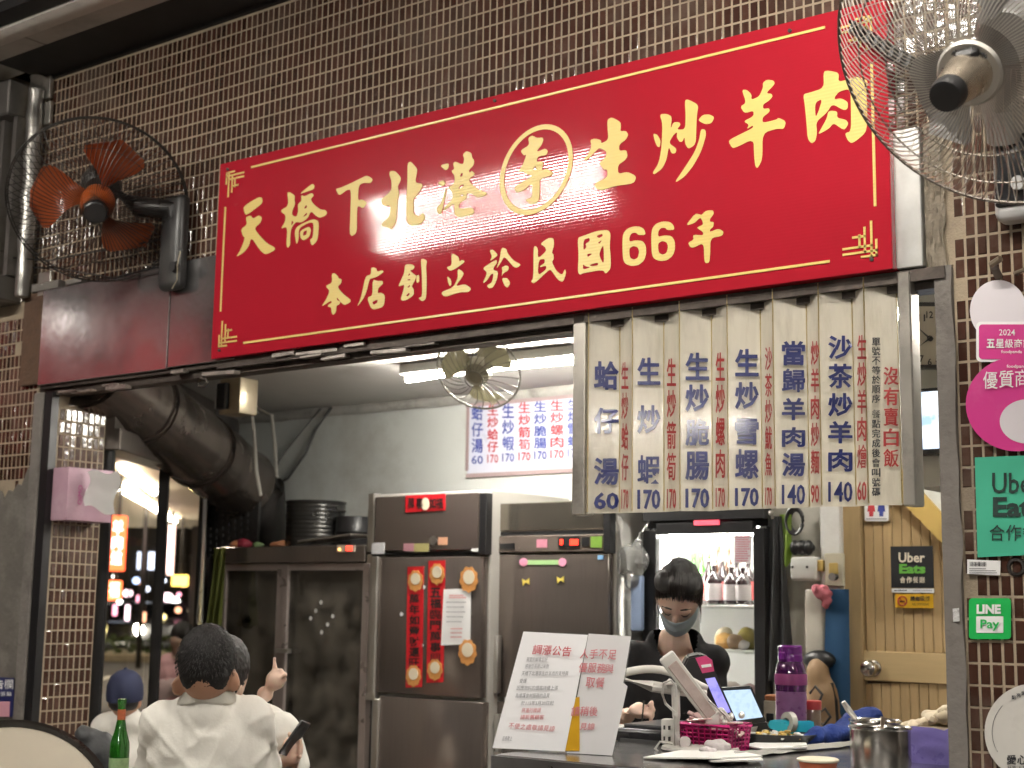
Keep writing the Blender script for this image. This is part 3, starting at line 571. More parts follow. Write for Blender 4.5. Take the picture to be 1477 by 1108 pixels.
bm = NB(); box(bm, ((x0+x1)/2, -.045, (z0+z1)/2), (x1-x0, .08, z1-z0), None, .025, 4); fin('control_box', bm, mat('box_silver', (.6, .6, .6), .35, .3), fr)
bm = NB(); box(bm, ((x0+x1)/2, -.088, (z0+z1)/2+.01), (x1-x0-.02, .012, z1-z0-.05), None, .008, 3); fin('control_face', bm, mat('face_black', (.02, .02, .022), .15), fr)
k = onY(1470, 265, -.1); bm = NB(); cyl(bm, (k.x, -.09, k.z), (k.x, -.115, k.z), .022, .019); fin('knob', bm, mat('knob_grey', (.5, .5, .5), .3), fr)
# dark cable truss behind the guard
bm = NB(); a, b = onY(1228, 32, -.09), onY(1332, 96, -.09)
for q in range(2): tube(bm, [a+Vector((0, -.01, -.02*q)), a*.5+b*.5+Vector((0, 0, -.015-.02*q)), b+Vector((0, 0, -.03*q))], .007, 6)
for q in range(9):
    p = a.lerp(b, (q+.5)/9); box(bm, p-Vector((0, .0, .015)), (.012, .05, .035), Matrix.Rotation(.4, 3, 'Y'))
fin('cable_bracket', bm, BLACK, label='black cable bracket bolted to the wall behind the steel fan', cat='bracket')
# ================================================================== RIGHT PILLAR: stickers and posters
def disc_pts(cx, cy, rx, ry, Y, n=48): return [onY(cx+rx*math.cos(2*math.pi*i/n), cy+ry*math.sin(2*math.pi*i/n), Y) for i in range(n)]
def rr_pts(x0, y0, x1, y1, r, Y, n=6):
    o = []
    for cx, cy, a in ((x1-r, y0+r, -90), (x1-r, y1-r, 0), (x0+r, y1-r, 90), (x0+r, y0+r, 180)):
        for i in range(n+1): t = R_(a+90*i/n); o.append(onY(cx+r*math.cos(t), cy+r*math.sin(t), Y))
    return o
def plate(name, pts, m, parent, th=.0025, **kw):
    bm = NB(); slab(bm, pts, (0, th, 0)); return fin(name, bm, m, parent, 0, **kw)
WY = -.014
PINK = mat('hot_pink', (.62, .035, .25), .45, var=.05, dirt=.15, dcol=(.75, .4, .5)); PINKL = mat('pale_sticker', (.72, .68, .72), .35, var=.05, coat=.3); WL = mat('white_letter', (.85, .85, .85), .4, var=.02)
st = thing('sticker', 'white edged pink award sticker dated 2024 on the tiles under the steel fan', 'sticker', onY(1445, 520, WY), 'stickers on the right tiled pillar')
plate('backing', disc_pts(1440, 448, 41, 44, WY-.001), PINKL, st); plate('backing_edge', rr_pts(1408, 464, 1520, 522, 7, WY-.004), WL, st); plate('banner', rr_pts(1412, 468, 1516, 518, 5, WY-.0065), PINK, st)
bm = NB(); ltext(bm, '2024', 1441, 475, 1464, 484, WY-.0075, .03); lcol(bm, '', 0, 0, 1, 1, 0) if 0 else None
for i, ch in enumerate('五星級商家'): ltext(bm, ch, 1423+i*13.2, 489, 1435+i*13.2, 502, WY-.0075, .035)
ltext(bm, 'foodpanda', 1444, 505, 1474, 511, WY-.0075, .01); fin('lettering', bm, WL, st, 0)
st = thing('sticker', 'round hot pink quality shop sticker on the brown tiles', 'sticker', onY(1466, 650, WY), 'stickers on the right tiled pillar')
plate('backing', disc_pts(1466, 583, 73, 68, WY-.009), PINK, st); plate('pale_disc', disc_pts(1482, 608, 40, 32, WY-.011), PINKL, st)
bm = NB()
for i, ch in enumerate('優質商家'): ltext(bm, ch, 1418+i*23, 536-i*1.5, 1439+i*23, 561-i*1.5, WY-.0135, .04)
ltext(bm, 'foodpanda', 1452, 526, 1484, 532, WY-.0135, .01); fin('lettering', bm, WL, st, 0)
st = thing('poster', 'green delivery partner poster with dark lettering on the tiled pillar', 'poster', onY(1460, 800, WY))
GREEN = mat('mint_poster', (.06, .42, .27), .4, var=.12, scale=6, dirt=.25, dcol=(.03, .25, .17), bump=.08, bscale=8)
plate('sheet', [onY(x, y, WY-.004) for x, y in ((1406, 660), (1530, 655), (1534, 798), (1410, 804))], GREEN, st)
bm = NB(); ltext(bm, 'Uber', 1431, 682, 1502, 712, WY-.0055, .012); ltext(bm, 'Eats', 1432, 717, 1504, 746, WY-.0055, .035)
for i, ch in enumerate('合作餐廳'): ltext(bm, ch, 1427+i*24, 757, 1449+i*24, 780, WY-.0055, .005)
fin('lettering', bm, mat('dark_green_ink', (.01, .03, .025), .5), st, 0)
st = thing('label', 'small white barcode label below the green poster', 'label', onY(1419, 830, WY))
plate('sheet', [onY(x, y, WY-.002) for x, y in ((1395, 807), (1443, 809), (1442, 830), (1395, 828))], PAPER, st)
bm = NB()
x = 1399.
while x < 1422:
    wd = random.choice((.7, 1.2, 1.8)); p = rectY(x, 810.5, x+wd, 817, WY-.004); quad(bm, *[Vector((q, WY-.004, r)) for q, r in ((p[0], p[2]), (p[1], p[2]), (p[1], p[3]), (p[0], p[3]))]); x += wd+random.choice((.7, 1.1))
for y, xe in ((820, 1422), (823, 1436), (826, 1438)): p = rectY(1398, y, xe, y+.8, WY-.004); quad(bm, *[Vector((q, WY-.004, r)) for q, r in ((p[0], p[2]), (p[1], p[2]), (p[1], p[3]), (p[0], p[3]))])
fin('printing', bm, INK, st, 0)
st = thing('sticker', 'green rounded square mobile payment sticker on the brown tiles', 'sticker', onY(1428, 922, WY), 'stickers on the right tiled pillar')
plate('backing', rr_pts(1397.5, 863, 1458, 922, 5, WY-.003), mat('pay_green', (.02, .46, .10), .3, var=.06, coat=.3), st); plate('white_field', rr_pts(1408, 889, 1447, 913, 1.5, WY-.005), WL, st)
bm = NB(); ltext(bm, 'LINE', 1408.5, 872, 1443.5, 885.5, WY-.0065, .05); fin('lettering', bm, WL, st, 0)
bm = NB(); ltext(bm, 'Pay', 1414, 893.5, 1441.5, 910, WY-.0065, .02); fin('lettering', bm, mat('pay_green', (0, 0, 0)), st, 0)
st = thing('sticker', 'weathered round white charity sticker low on the right tiled pillar', 'sticker', onY(1490, 1108, WY), 'stickers on the right tiled pillar')
plate('backing', disc_pts(1491, 1056, 71, 70, WY-.003), mat('weathered_white', (.62, .60, .56), .5, var=.12, dirt=.4, dcol=(.35, .32, .28)), st)
bm = NB()
for i, ch in enumerate('愛心'): ltext(bm, ch, 1452+i*15, 1089, 1466+i*15, 1103, WY-.0045, .05)
for i, ch in enumerate('點亮愛'): ltext(bm, ch, 1459+i*7, 1003-i*3, 1465.5+i*7, 1009-i*3, WY-.0045, .02)
ltext(bm, '社團法人', 1453, 1105, 1480, 1111, WY-.0045); fin('lettering', bm, INK, st, 0)
bm = NB(); tube(bm, [onY(1489-58*math.cos(t), 1056-57*math.sin(t), WY-.005) for t in [R_(-30+i*9) for i in range(9)]], .0006, 4); fin('arc_line', bm, INK, st)
bm = NB(); slab(bm, [onY(x, y, -.026) for x, y in ((1374, 878), (1383, 877), (1384, 896), (1375, 897))], (0, .002, 0)); fin('sticker', bm, mat('torn_paper', (.6, .6, .6), .7, var=.6, scale=160, dirt=.8, dcol=(.1, .1, .1)), smooth=0, label='tiny scuffed white sticker on the bare concrete jamb', cat='sticker')
c = onY(1466, 818, -.01); bm = NB(); lathe(bm, [(.026, -.004), (.022, .004), (.016, .005), (.015, -.02)], c, 20, axisM((0, -1, 0)), False); fin('pipe_stub', bm, DARK, label='black capped pipe hole in the tiles beside the barcode label', cat='pipe')
c = onY(1440, 398, -.01); bm = NB(); tube(bm, [c+Vector((0, 0, 0)), c+Vector((.005, -.06, .02)), c+Vector((.03, -.07, .03))], [.012, .011, .009], 8); tube(bm, [c+Vector((.05, 0, 0)), c+Vector((.06, -.05, -.01)), c+Vector((.10, -.05, .0))], .006, 8); fin('wall_hook', bm, mat('brown_hook', (.12, .09, .06), .5), label='brown hook screwed to the tiles above the pink award sticker', cat='hook')
# ================================================================== LEFT EDGE
t = thing('drain_pipe', 'dented silver drain pipe with a bracket at the left edge of the tiles', 'pipe', onY(55, 420, -.05))
bm = NB(); a, b = onY(54, 112, -.06), onY(52, 424, -.06); N = 16
tube(bm, [Vector((a.x+.004*math.sin(i*1.9), -.06, a.z+(b.z-a.z)*i/N)) for i in range(N+1)], [.036+.004*math.sin(i*2.3) for i in range(N+1)], 12); fin('pipe', bm, mat('dented_zinc', (.36, .35, .33), .35, .8, var=.3, scale=8, bump=.5, bscale=14, dirt=.4), t)
for y in (128, 165, 410):
    p = onY(66, y, -.02); bm = NB(); box(bm, p, (.09, .02, .11), None, .003); cyl(bm, p+Vector((0, -.012, 0)), p+Vector((0, -.02, 0)), .008, n=8); fin('bracket', bm, ALU, t)
t = thing('roller_shutter', 'half open steel roller shutter box of the neighbouring unit at the left edge', 'shutter', (-5.9, -.2, 2.5))
SH = mat('shutter_steel', (.2, .19, .18), .45, .6, var=.3, dirt=.5)
bm = NB(); x0, x1, z0, z1 = rectY(-60, 128, 36, 176, -.12); bx(bm, -6.9, -5.68, -.15, 0, z0, z1, .008); fin('housing', bm, SH, t)
x0_, x1_, zb0, zb1 = rectY(-60, 398, 38, 428, -.12)
bm = NB(); bx(bm, -6.9, -5.68, -.14, 0, zb0-.02, zb1, .008); fin('bottom_bar', bm, SH, t)
bm = NB()
for i in range(26):
    z = zb1+(z0-zb1)*i/26; bx(bm, -6.9, -5.8, -.02, -.01, z+.002, z+(z0-zb1)/26, .002)
fin('slats', bm, mat('shutter_dark', (.05, .05, .05), .5, .5, var=.3), t)
bm = NB(); bx(bm, -5.80, -5.77, -.1, -.02, zb1, z0); bx(bm, -5.70, -5.67, -.1, -.02, zb1, z0); fin('guide_rail', bm, SH, t)
bm = NB(); bx(bm, -7.2, -5.95, -.004, .2, 0, 3.9); fin('neighbour_wall', bm, CONC, label='grubby concrete wall of the neighbouring unit beyond the left pillar', cat='wall', smooth=0)
for k, (pts, nm) in enumerate(((((0, 360), (20, 372), (70, 376), (120, 366), (200, 352), (245, 342)), 'upper of two thin black cables sagging across the tiles under the orange fan'), (((48, 386), (90, 388), (163, 401), (230, 385), (255, 358)), 'lower of two thin black cables looping to the orange fan bracket'))):
    bm = NB(); tube(bm, [onY(x, y, -.07) for x, y in pts], .004, 6); fin('cable', bm, BLACK, label=nm, cat='cable')
t = thing('notice_plate', 'blue notice plate with white lettering low on the worn left pillar', 'sign', onY(5, 1035, -.03))
plate('sheet', [onY(x, y, -.03) for x, y in ((-40, 975), (20, 978), (18, 1034), (-40, 1034))], mat('navy_plate', (.02, .025, .11), .4), t)
bm = NB()
for i, ch in enumerate('佈告欄'): ltext(bm, ch, -22+i*14, 980, -9+i*14, 994, -.032, .03)
for i, ch in enumerate('請勿張貼'): ltext(bm, ch, -16+i*8.5, 998, -9+i*8.5, 1004, -.032, .02)
fin('lettering', bm, WL, t, 0)
plate('pink_field', [onY(x, y, -.032) for x, y in ((-40, 1012), (14, 1012), (13, 1034), (-40, 1034))], mat('pale_pink', (.7, .35, .42), .5), t)
# tissue box stuck to the tiled return
tb = thing('tissue_box', 'pink tissue box taped to the tiled return with a white tissue pulled out', 'tissue box', onX(108, 752, -5.36))
XF = -5.378; p0, p1 = onX(78, 672, XF), onX(140, 752, XF); d_ = .115
ya, yb, za, zb = min(p0.y, p1.y)-.005, max(p0.y, p1.y)-.01, onX(108, 752, XF+.06).z, onX(108, 676, XF+.06).z
bm = NB(); bx(bm, XF+.003, XF+d_, ya, yb, za, zb, .004, 2); fin('box', bm, mat('tissue_pink', (.45, .28, .35), .5, var=.2, scale=9, dirt=.3, dcol=(.7, .55, .6)), tb)
bm = NB()
def tis(u, v):
    return Vector((XF+d_+.01+.12*u+.012*math.sin(v*7), ya+.09+.07*u+.01*math.sin(v*5), zb-.015-.19*v*(.8+.2*u)+.01*math.sin(u*7)))
sheet(bm, tis, 10, 10); bmesh.ops.solidify(bm, geom=bm.faces[:], thickness=.0015); fin('tissue', bm, mat('tissue_white', (.8, .8, .78), .8, var=.04), tb, 60)
bm = NB(); o = Vector((XF+d_+.002, ya+.10, za+.03)); uy = Vector((0, .0, .085)); ux = Vector((0, -.026, 0))
letter(bm, 'OIMO', lambda u, v: Vector((XF+d_+.002, ya+.075-.022*v, za+.07+.085*u)), .04); fin('lettering', bm, mat('magenta_ink', (.5, .03, .25), .5), tb, 0)
# leaning folded table top, bottle and bag at lower left
c = at(2, 1192, 4.2); axn = (CAM-c).normalized(); axn = (axn+Vector((.05, -.15, .45))).normalized(); MT = axisM(axn)
tt = thing('folding_table', 'round beige folding table top with a dark metal rim leaning at the lower left', 'table', c-Vector((0, 0, .33)))
bm = NB(); lathe(bm, [(.0, .012), (.305, .012)], c, 64, MT, False, False); fin('table_top', bm, mat('beige_laminate', (.48, .43, .34), .35, var=.15, scale=5, dirt=.3, dcol=(.3, .25, .18)), tt)
bm = NB(); lathe(bm, [(.303, .014), (.318, .016), (.33, .008), (.33, -.012), (.318, -.018), (.1, -.018)], c, 64, MT, False, True); fin('rim', bm, mat('dark_rim', (.05, .045, .04), .25, .8), tt)
# ================================================================== INSIDE THE SHOP
def pb(bm, x0, y0, x1, y1, Y, dep, bev=0, seg=1):
    X0, X1, Z0, Z1 = rectY(x0, y0, x1, y1, Y); bx(bm, X0, X1, Y, Y+dep, Z0, Z1, bev, seg); return X0, X1, Z0, Z1
def pq(bm, x0, y0, x1, y1, Y):
    X0, X1, Z0, Z1 = rectY(x0, y0, x1, y1, Y); quad(bm, (X0, Y, Z0), (X1, Y, Z0), (X1, Y, Z1), (X0, Y, Z1))
def flat(name, x0, y0, x1, y1, Y, m, parent=None, th=.003, **kw):
    bm = NB(); pb(bm, x0, y0, x1, y1, Y, th); return fin(name, bm, m, parent, 0, **kw)
BRN = mat('fridge_steel', (.23, .195, .175), .17, .7, var=.08, scale=6, stretch=(14, 1, 1), rvar=.02, dirt=.3, dcol=(.13, .11, .10))
BRN2 = mat('fridge_steel_dark', (.18, .15, .133), .22, .65, var=.05, scale=6, stretch=(14, 1, 1), rvar=.02)
FY = 1.5
# ---- exhaust duct
du = thing('exhaust_duct', 'fat grimy round exhaust duct sloping along the glazed side wall', 'duct', (-5.8, 1.1, 2.2))
DM = mat('greasy_duct', (.17, .14, .12), .25, .75, var=.45, scale=4, bump=.15, bscale=5, dirt=.6, dcol=(.06, .05, .045))
da, db_ = Vector((-5.36, .12, 2.44)), Vector((-6.10, 1.78, 2.06)); N = 40
bm = NB(); tube(bm, [da.lerp(db_, i/N) for i in range(N+1)], [.195+(.006 if i % 8 == 0 else 0) for i in range(N+1)], 36); fin('duct_pipe', bm, DM, du, 50)
bm = NB(); tube(bm, [db_, db_+Vector((-.05, .12, -.06)), db_+Vector((-.06, .17, -.2)), db_+Vector((-.06, .18, -.45))], [.2, .2, .18, .17], 24); fin('elbow', bm, mat('black_duct', (.03, .027, .025), .4, .5, var=.4, bump=.2), du, 50)
bd = (db_-da).normalized()
for t in (.3, .68): bm = NB(); p = da.lerp(db_, t); tube(bm, [p-bd*.02, p+bd*.02], .203, 36); fin('joint_band', bm, mat('duct_band', (.12, .1, .09), .35, .9), du, 50)
# ---- electric box and cables
t = thing('junction_box', 'brass coloured electric box with a black switch block high in the left corner', 'electric box', onY(326, 600, .9))
bm = NB(); X0, X1, Z0, Z1 = pb(bm, 316, 545, 346, 597, .9, .12, .008, 2); fin('box', bm, mat('brass_box', (.42, .36, .25), .35, .6, var=.2, dirt=.3), t)
bm = NB(); pb(bm, 311, 552, 325, 590, .87, .03, .006); fin('switch_block', bm, BLACK, t)
for i, (pts, Y, r) in enumerate(((((478, 588), (455, 620), (440, 655), (415, 690), (385, 708), (360, 712)), 2.2, .008), (((462, 590), (420, 640), (402, 665), (398, 690)), 2.2, .006), (((350, 570), (372, 590), (392, 600), (396, 640), (399, 690)), 1.95, .012), (((360, 560), (366, 620), (370, 680), (376, 715)), 1.5, .010))):
    bm = NB(); tube(bm, [onY(x, y, Y) for x, y in pts], r, 7)
    fin('wall_cable', bm, mat('grey_cable', (.10, .10, .10), .6) if i < 2 else mat('pale_cable', (.4, .38, .34), .6), label=('long black cable curving down the white back wall', 'shorter thin black cable on the white back wall', 'pale bundled cable in the back left corner', 'pale cable hanging beside the exhaust duct')[i], cat='cable')
# ---- orbit fan, smoke detector
c = onY(690, 536, .95); t = thing('ceiling_fan', 'cream orbit fan with a wire ring guard under the inner ceiling by the tube lamp', 'fan', c)
CRM = mat('cream_plastic', (.40, .38, .29), .4, var=.1, dirt=.2)
ax = Vector((.25, -.75, -.62)).normalized(); MO = axisM(ax)
bm = NB(); lathe(bm, [(.0, -.05), (.045, -.05), (.06, -.02), (.055, .03), (.03, .05), (0, .052)], c, 24, MO, False, False); fin('motor', bm, CRM, t)
bm = NB(); tube(bm, [c-ax*.03, c-ax*.06+Vector((0, 0, .05)), Vector((c.x, c.y+.08, CZ))], [.02, .025, .035], 12); fin('stem', bm, CRM, t)
bm = NB(); wires(bm, c, MO, .185, .035, .07, 26, .0022, .5); ring(bm, c, MO, .185, 0, .005); ring(bm, c, MO, .04, .07, .003); fin('guard', bm, mat('white_wire', (.30, .29, .25), .4), t)
bm = NB()
for q in range(3): blade(bm, c, MO, .4+q*2.094, .04, .165, 1.2, .06, 0)
fin('blades', bm, CRM, t, 40)
c = onY(612, 535, 1.4); bm = NB(); lathe(bm, [(.045, CZ-c.z+.005), (.05, .03), (.03, .022), (.03, 0), (.02, -.012)], c, 20, None); fin('smoke_detector', bm, mat('old_plastic', (.4, .3, .22), .5), label='small round smoke detector on the inner ceiling left of the cream fan', cat='detector')
# ---- wall menu
wm = thing('wall_menu', 'white wall menu printed in blue and red columns on the back wall', 'menu', onY(760, 680, BY-.01))
MY_ = BY-.012
flat('board', 675, 574, 930, 680, MY_, mat('menu_white', (.62, .64, .74), .3, var=.04), wm, .01)
bm = NB(); pb(bm, 672, 571, 930, 577, MY_-.004, .014); pb(bm, 672, 577, 676, 679, MY_-.004, .014); pb(bm, 672, 677, 930, 683, MY_-.004, .014); fin('frame', bm, mat('menu_frame', (.4, .3, .3), .4), wm, 0)
BL2 = mat('menu_blue', (.05, .07, .32), .5); RD2 = mat('menu_red', (.5, .05, .06), .5)
def wp(x, y): return 320+x/2.735, 480+y/2.735
cols = [(BL2, 985, 1030, '蛤仔湯', '60'), (RD2, 1047, 1090, '生炒蛤仔', '170'), (BL2, 1106, 1153, '生炒蝦', '170'), (RD2, 1170, 1217, '生炒箭筍', '170'), (BL2, 1232, 1281, '生炒脆腸', '170'), (RD2, 1296, 1348, '生炒螺肉', '170'), (BL2, 1364, 1412, '生炒雪螺', '170'), (RD2, 1428, 1476, '沙茶炒魷魚', '170'), (BL2, 1492, 1540, '當歸羊肉湯', '140')]
for i, (m, x0, x1, s_, n_) in enumerate(cols):
    bm = NB(); dy = -i*4.5; a = wp(x0, 285+dy); b = wp(x1, 478+dy); lcol(bm, s_, a[0], a[1], b[0], b[1], MY_, .015, .004); a = wp(x0, 485+dy); b = wp(x1, 518+dy); ltext(bm, n_, a[0], a[1], b[0], b[1], MY_, .01, .004); fin('lettering', bm, m, wm, 0)
# ---- glass door cabinet on the left
cab = thing('glass_cabinet', 'low steel refrigerated cabinet with two dark sliding glass doors against the back left', 'cabinet', onY(420, 1108, FY)*Vector((1, 1, 0)) if 0 else Vector((-5.4, FY, 0)))
X0, X1, _, ZT = rectY(309, 788, 526, 800, FY)
FR = mat('cabinet_frame', (.34, .29, .27), .3, .5, var=.15, scale=8)
bm = NB(); bx(bm, X0, X1, FY, FY+.6, ZT-.085, ZT, .004); fin('top_band', bm, BRN, cab)
bm = NB(); bx(bm, X0+.01, X1-.01, FY+.57, FY+.6, .1, ZT-.09); bx(bm, X0, X0+.03, FY+.05, FY+.57, 0, ZT-.09); bx(bm, X1-.03, X1, FY+.05, FY+.57, 0, ZT-.09); bx(bm, X0+.03, X1-.03, FY+.05, FY+.57, 0, .12); fin('body', bm, mat('cabinet_dark', (.05, .045, .04), .5, .3), cab, 0)
bm = NB()
for k in range(9):
    z = .25+k*.14; bx(bm, X0+.04, X1-.04, FY+.12, FY+.5, z, z+.012)
fin('shelf', bm, mat('wire_shelf', (.2, .19, .17), .4, .8), cab, 0)
gx0, gxm0, gxm1, gx1 = [onY(x, 900, FY).x for x in (322, 396, 412, 520)]
for a, b in ((gx0, gxm0), (gxm1, gx1)):
    bm = NB(); w_ = .045
    for q in ((a-w_, a), (b, b+w_)): bx(bm, q[0], q[1], FY+.004, FY+.045, .1, ZT-.09, .003)
    bx(bm, a, b, FY+.006, FY+.043, ZT-.125, ZT-.09); bx(bm, a, b, FY+.006, FY+.043, .1, .16); d = fin('sliding_door', bm, FR, cab, 0)
    bm = NB(); bx(bm, a+.001, b-.001, FY+.02, FY+.026, .16, ZT-.125); fin('glass', bm, pane('reflection_haze_glass', (.5, .46, .42), .05, 2.4, .22, (.34, .31, .26)), d, 0)  # haze colour paints the grey-olive reflection onto the panes
bm = NB(); pb(bm, 397, 936, 414, 942, FY-.03, .03); fin('handle', bm, ALU, d, 0)
flat('control_strip', 486, 786, 512, 796, FY-.004, mat('strip_beige', (.5, .45, .38), .5), cab, .004)
LED = glow('red_led', (1, .04, .02), 2.2)
bm = NB(); pq(bm, 499, 787.5, 508, 794.5, FY-.006); fin('red_display', bm, LED, cab, 0)
bm = NB(); c = onY(489.5, 792.5, FY-.008); ball(bm, c, .006, 8, 6); fin('indicator', bm, glow('amber_led', (1, .5, .12), 3), cab)
for x, y in ((463, 869), (455.5, 881), (448, 892), (480, 889), (472.5, 901), (464, 912)):
    bm = NB(); c = onY(x, y, FY+.016); lathe(bm, [(.0, 0), (.011, 0)], c, 10, axisM((0, -1, 0)), False, False); fin('reflection_dot', bm, mat('reflection_white', (.6, .6, .58), .6), cab, 0)  # pale discs painted on as the dotted reflection in the glass
bm = NB()
rnd = random.Random(3)
for i in range(26):
    c = onY(rnd.uniform(430, 512), rnd.uniform(985, 1100), FY+.3); ball(bm, c, (.05+rnd.random()*.05, .05, .035), 10, 7)
fin('stored_food', bm, mat('olive_bags', (.16, .13, .07), .35, var=.6, scale=18, bump=.4), cab)
# things on top of it
c = onY(454, 785, FY+.3); t = thing('stock_pot', 'big black ribbed steamer pot on top of the glass cabinet', 'pot', Vector((c.x, c.y, ZT)))
h_ = onY(454, 724, FY+.3).z-ZT; prof = [(.155, 0), (.16, .01)]
for k in range(9): z = .03+k*(h_-.05)/9; prof += [(.158, z), (.163, z+.012), (.158, z+.024)]
prof += [(.166, h_-.01), (.166, h_), (.155, h_), (.15, h_-.02), (.15, .02)]
bm = NB(); lathe(bm, prof, (c.x, c.y, ZT), 36); fin('pot_body', bm, mat('blackened_steel', (.05, .05, .048), .3, .7, var=.3, dirt=.3, dcol=(.12, .11, .1)), t, 50)
bm = NB(); 
for s in (-1, 1): tube(bm, [(c.x+s*.16, c.y-.03, ZT+h_-.06), (c.x+s*.19, c.y-.03, ZT+h_-.055), (c.x+s*.19, c.y+.03, ZT+h_-.055), (c.x+s*.16, c.y+.03, ZT+h_-.06)], .006, 6)
fin('pot_handles', bm, DARK, t)
c = onY(510, 785, FY+.34); bm = NB(); hh = onY(510, 746, FY+.34).z-ZT; lathe(bm, [(.085, 0), (.10, .02), (.10, hh*.45), (.106, hh*.5), (.10, hh*.55), (.098, hh), (.09, hh), (.085, .03)], (c.x, c.y, ZT), 30); fin('saucepan', bm, BLACK, label='small black pan stack beside the big steamer pot', cat='pan')
bm = NB(); a, b = onY(442, 782, FY+.1), onY(523, 772, FY+.12); d = b-a; box(bm, (a+b)/2, (d.length, .16, .012), Matrix.Rotation(-math.atan2(d.z, d.x), 3, 'Y'), .004); fin('tray_lid', bm, ALU, label='flat silver tray lid lying in front of the black pots', cat='tray')
for x, y, r, col, lab in ((345, 779, (.05, .05, .025), (.55, .22, .10), 'orange sandal sole on the cabinet top'), (352, 768, (.05, .04, .03), (.25, .02, .04), 'crumpled dark red cloth on the cabinet top'), (402, 783, (.045, .04, .022), (.36, .15, .07), 'brown bundle against the big steamer pot'), (372, 775, (.03, .03, .02), (.1, .16, .06), 'small green packet on the cabinet top')):
    c = onY(x, y, FY+.15); bm = NB(); ball(bm, (c.x, c.y, ZT+r[2]*.8), r, 14, 10)
    for v in bm.verts: v.co += Vector((1, 1, 1))*.012*noise.noise(v.co*30)
    fin('sundry_bundle', bm, mat(lab[:14].replace(' ', '_'), col, .6, var=.3, scale=30), label=lab, cat='bundle')
# hanging things on the left of the cabinet
def hang(name, pts, w0, w1, m, lab, cat_, Y, folds=5, amp=.018):
    top, bot = onY(*pts[0], Y), onY(*pts[1], Y)
    def fn(u, v):
        w_ = w0+(w1-w0)*v; p = top.lerp(bot, v); return Vector((p.x+(u-.5)*w_, Y+amp*math.sin(u*folds*3.1+v*2)*(.4+v)-.02*v, p.z+.01*math.sin(u*9)*v))
    bm = NB(); sheet(bm, fn, 24, 20); bmesh.ops.solidify(bm, geom=bm.faces[:], thickness=.003); return fin(name, bm, m, label=lab, cat=cat_, smooth=60)
hang('green_cloth', ((317, 790), (313, 905)), .09, .11, mat('green_cloth', (.15, .17, .035), .8, var=.3), 'olive green cloth hanging at the left end of the glass cabinet', 'cloth', FY-.08)
hang('plastic_bag', ((296, 720), (292, 900)), .03, .05, mat('bag_film', (.55, .56, .56), .3, var=.1, trans=.3), 'thin white plastic bag hanging by the side window post', 'bag', 1.35, 3, .01)
bm = NB()
for i in range(7):
    for j in range(10):
        c = onY(302+i*9, 712+j*10+(i % 2)*4, 1.75); box(bm, c, (.022, .01, .022))
x0, x1, z0, z1 = rectY(298, 705, 372, 800, 1.76); bx(bm, x0, x1, 1.76, 1.78, z0, z1); fin('perforated_board', bm, mat('black_board', (.03, .03, .03), .6, var=.6, scale=60), label='black perforated board in the corner under the exhaust duct', cat='board', smooth=0)
# ---- fridges
def fridge(x0, x1, yt, Y, lab, spec):
    X0, X1, _, Z1 = rectY(x0, yt, x1, yt+5, Y)
    t = thing('steel_fridge', lab, 'fridge', ((X0+X1)/2, Y, 0), 'tall steel fridges along the back wall')
    bm = NB(); bx(bm, X0, X1, Y+.05, Y+.7, .08, Z1, .004); fin('body', bm, mat('fridge_side', (.58, .56, .52), .45, .3, var=.08), t)
    return t, X0, X1, Z1
f1, X0, X1, Z1 = fridge(535, 700, 709, FY, 'left tall brown steel fridge covered with red new year couplets', 0)
bm = NB(); pb(bm, 540, 714, 690, 794, FY, .05, .004); fin('top_panel', bm, BRN2, f1)
bm = NB(); pb(bm, 691, 711, 701, 800, FY-.004, .05, .003); pb(bm, 536, 796, 700, 801, FY+.01, .03); fin('black_trim', bm, BLACK, f1)
bm = NB(); pb(bm, 530, 712, 539, 796, FY+.004, .05, .003); pb(bm, 526, 800, 535, 1000, FY+.01, .04, .003); fin('side_trim', bm, ALU, f1)
bm = NB(); pb(bm, 543, 803, 694, 1003, FY, .05, .006, 2); d1 = fin('door', bm, BRN, f1)
bm = NB(); pb(bm, 543, 1008, 694, 1300, FY, .05, .006, 2); d1b = fin('door', bm, BRN, f1)
bm = NB(); pb(bm, 534, 803, 542, 1003, FY-.012, .04, .004); fin('handle', bm, ALU, d1)
bm = NB(); pb(bm, 534, 1008, 542, 1300, FY-.012, .04, .004); fin('handle', bm, ALU, d1b)
bm = NB(); pb(bm, 527, 1000, 540, 1010, FY-.015, .03); fin('hinge', bm, ALU, f1)
for q, c in (((536, 783, 554, 799), (.7, .7, .72)), ((582, 784, 597, 795), (.5, .25, .3)), ((597, 784, 618, 796), (.42, .38, .16)), ((632, 775, 645, 786), (.65, .35, .22)), ((680, 791, 689, 796), (.7, .7, .7))):
    flat('sticker', *q, FY-.003, mat('st_%d%d' % q[:2], c, .5, var=.25, scale=90), f1, .003)
c = onY(624.5, 780, FY-.006); bm = NB(); cyl(bm, c, c+Vector((0, .008, 0)), .022, n=16); fin('lock', bm, ALU, f1)
f2, X0b, X1b, Z1b = fridge(709, 880, 724, FY+.12, 'right tall brown steel fridge with pink and green door stickers and a red display', 1); F2 = FY+.12
bm = NB(); pb(bm, 716, 724, 870, 765, F2, .05, .004); fin('top_panel', bm, mat('fridge_steel_light', (.24, .215, .18), .2, .85, var=.1, scale=10, stretch=(14, 1, 1), rvar=.06), f2)
bm = NB(); pb(bm, 716, 772, 870, 796, F2-.006, .05, .003); fin('control_panel', bm, mat('control_steel', (.22, .18, .155), .25, .5, var=.1), f2)
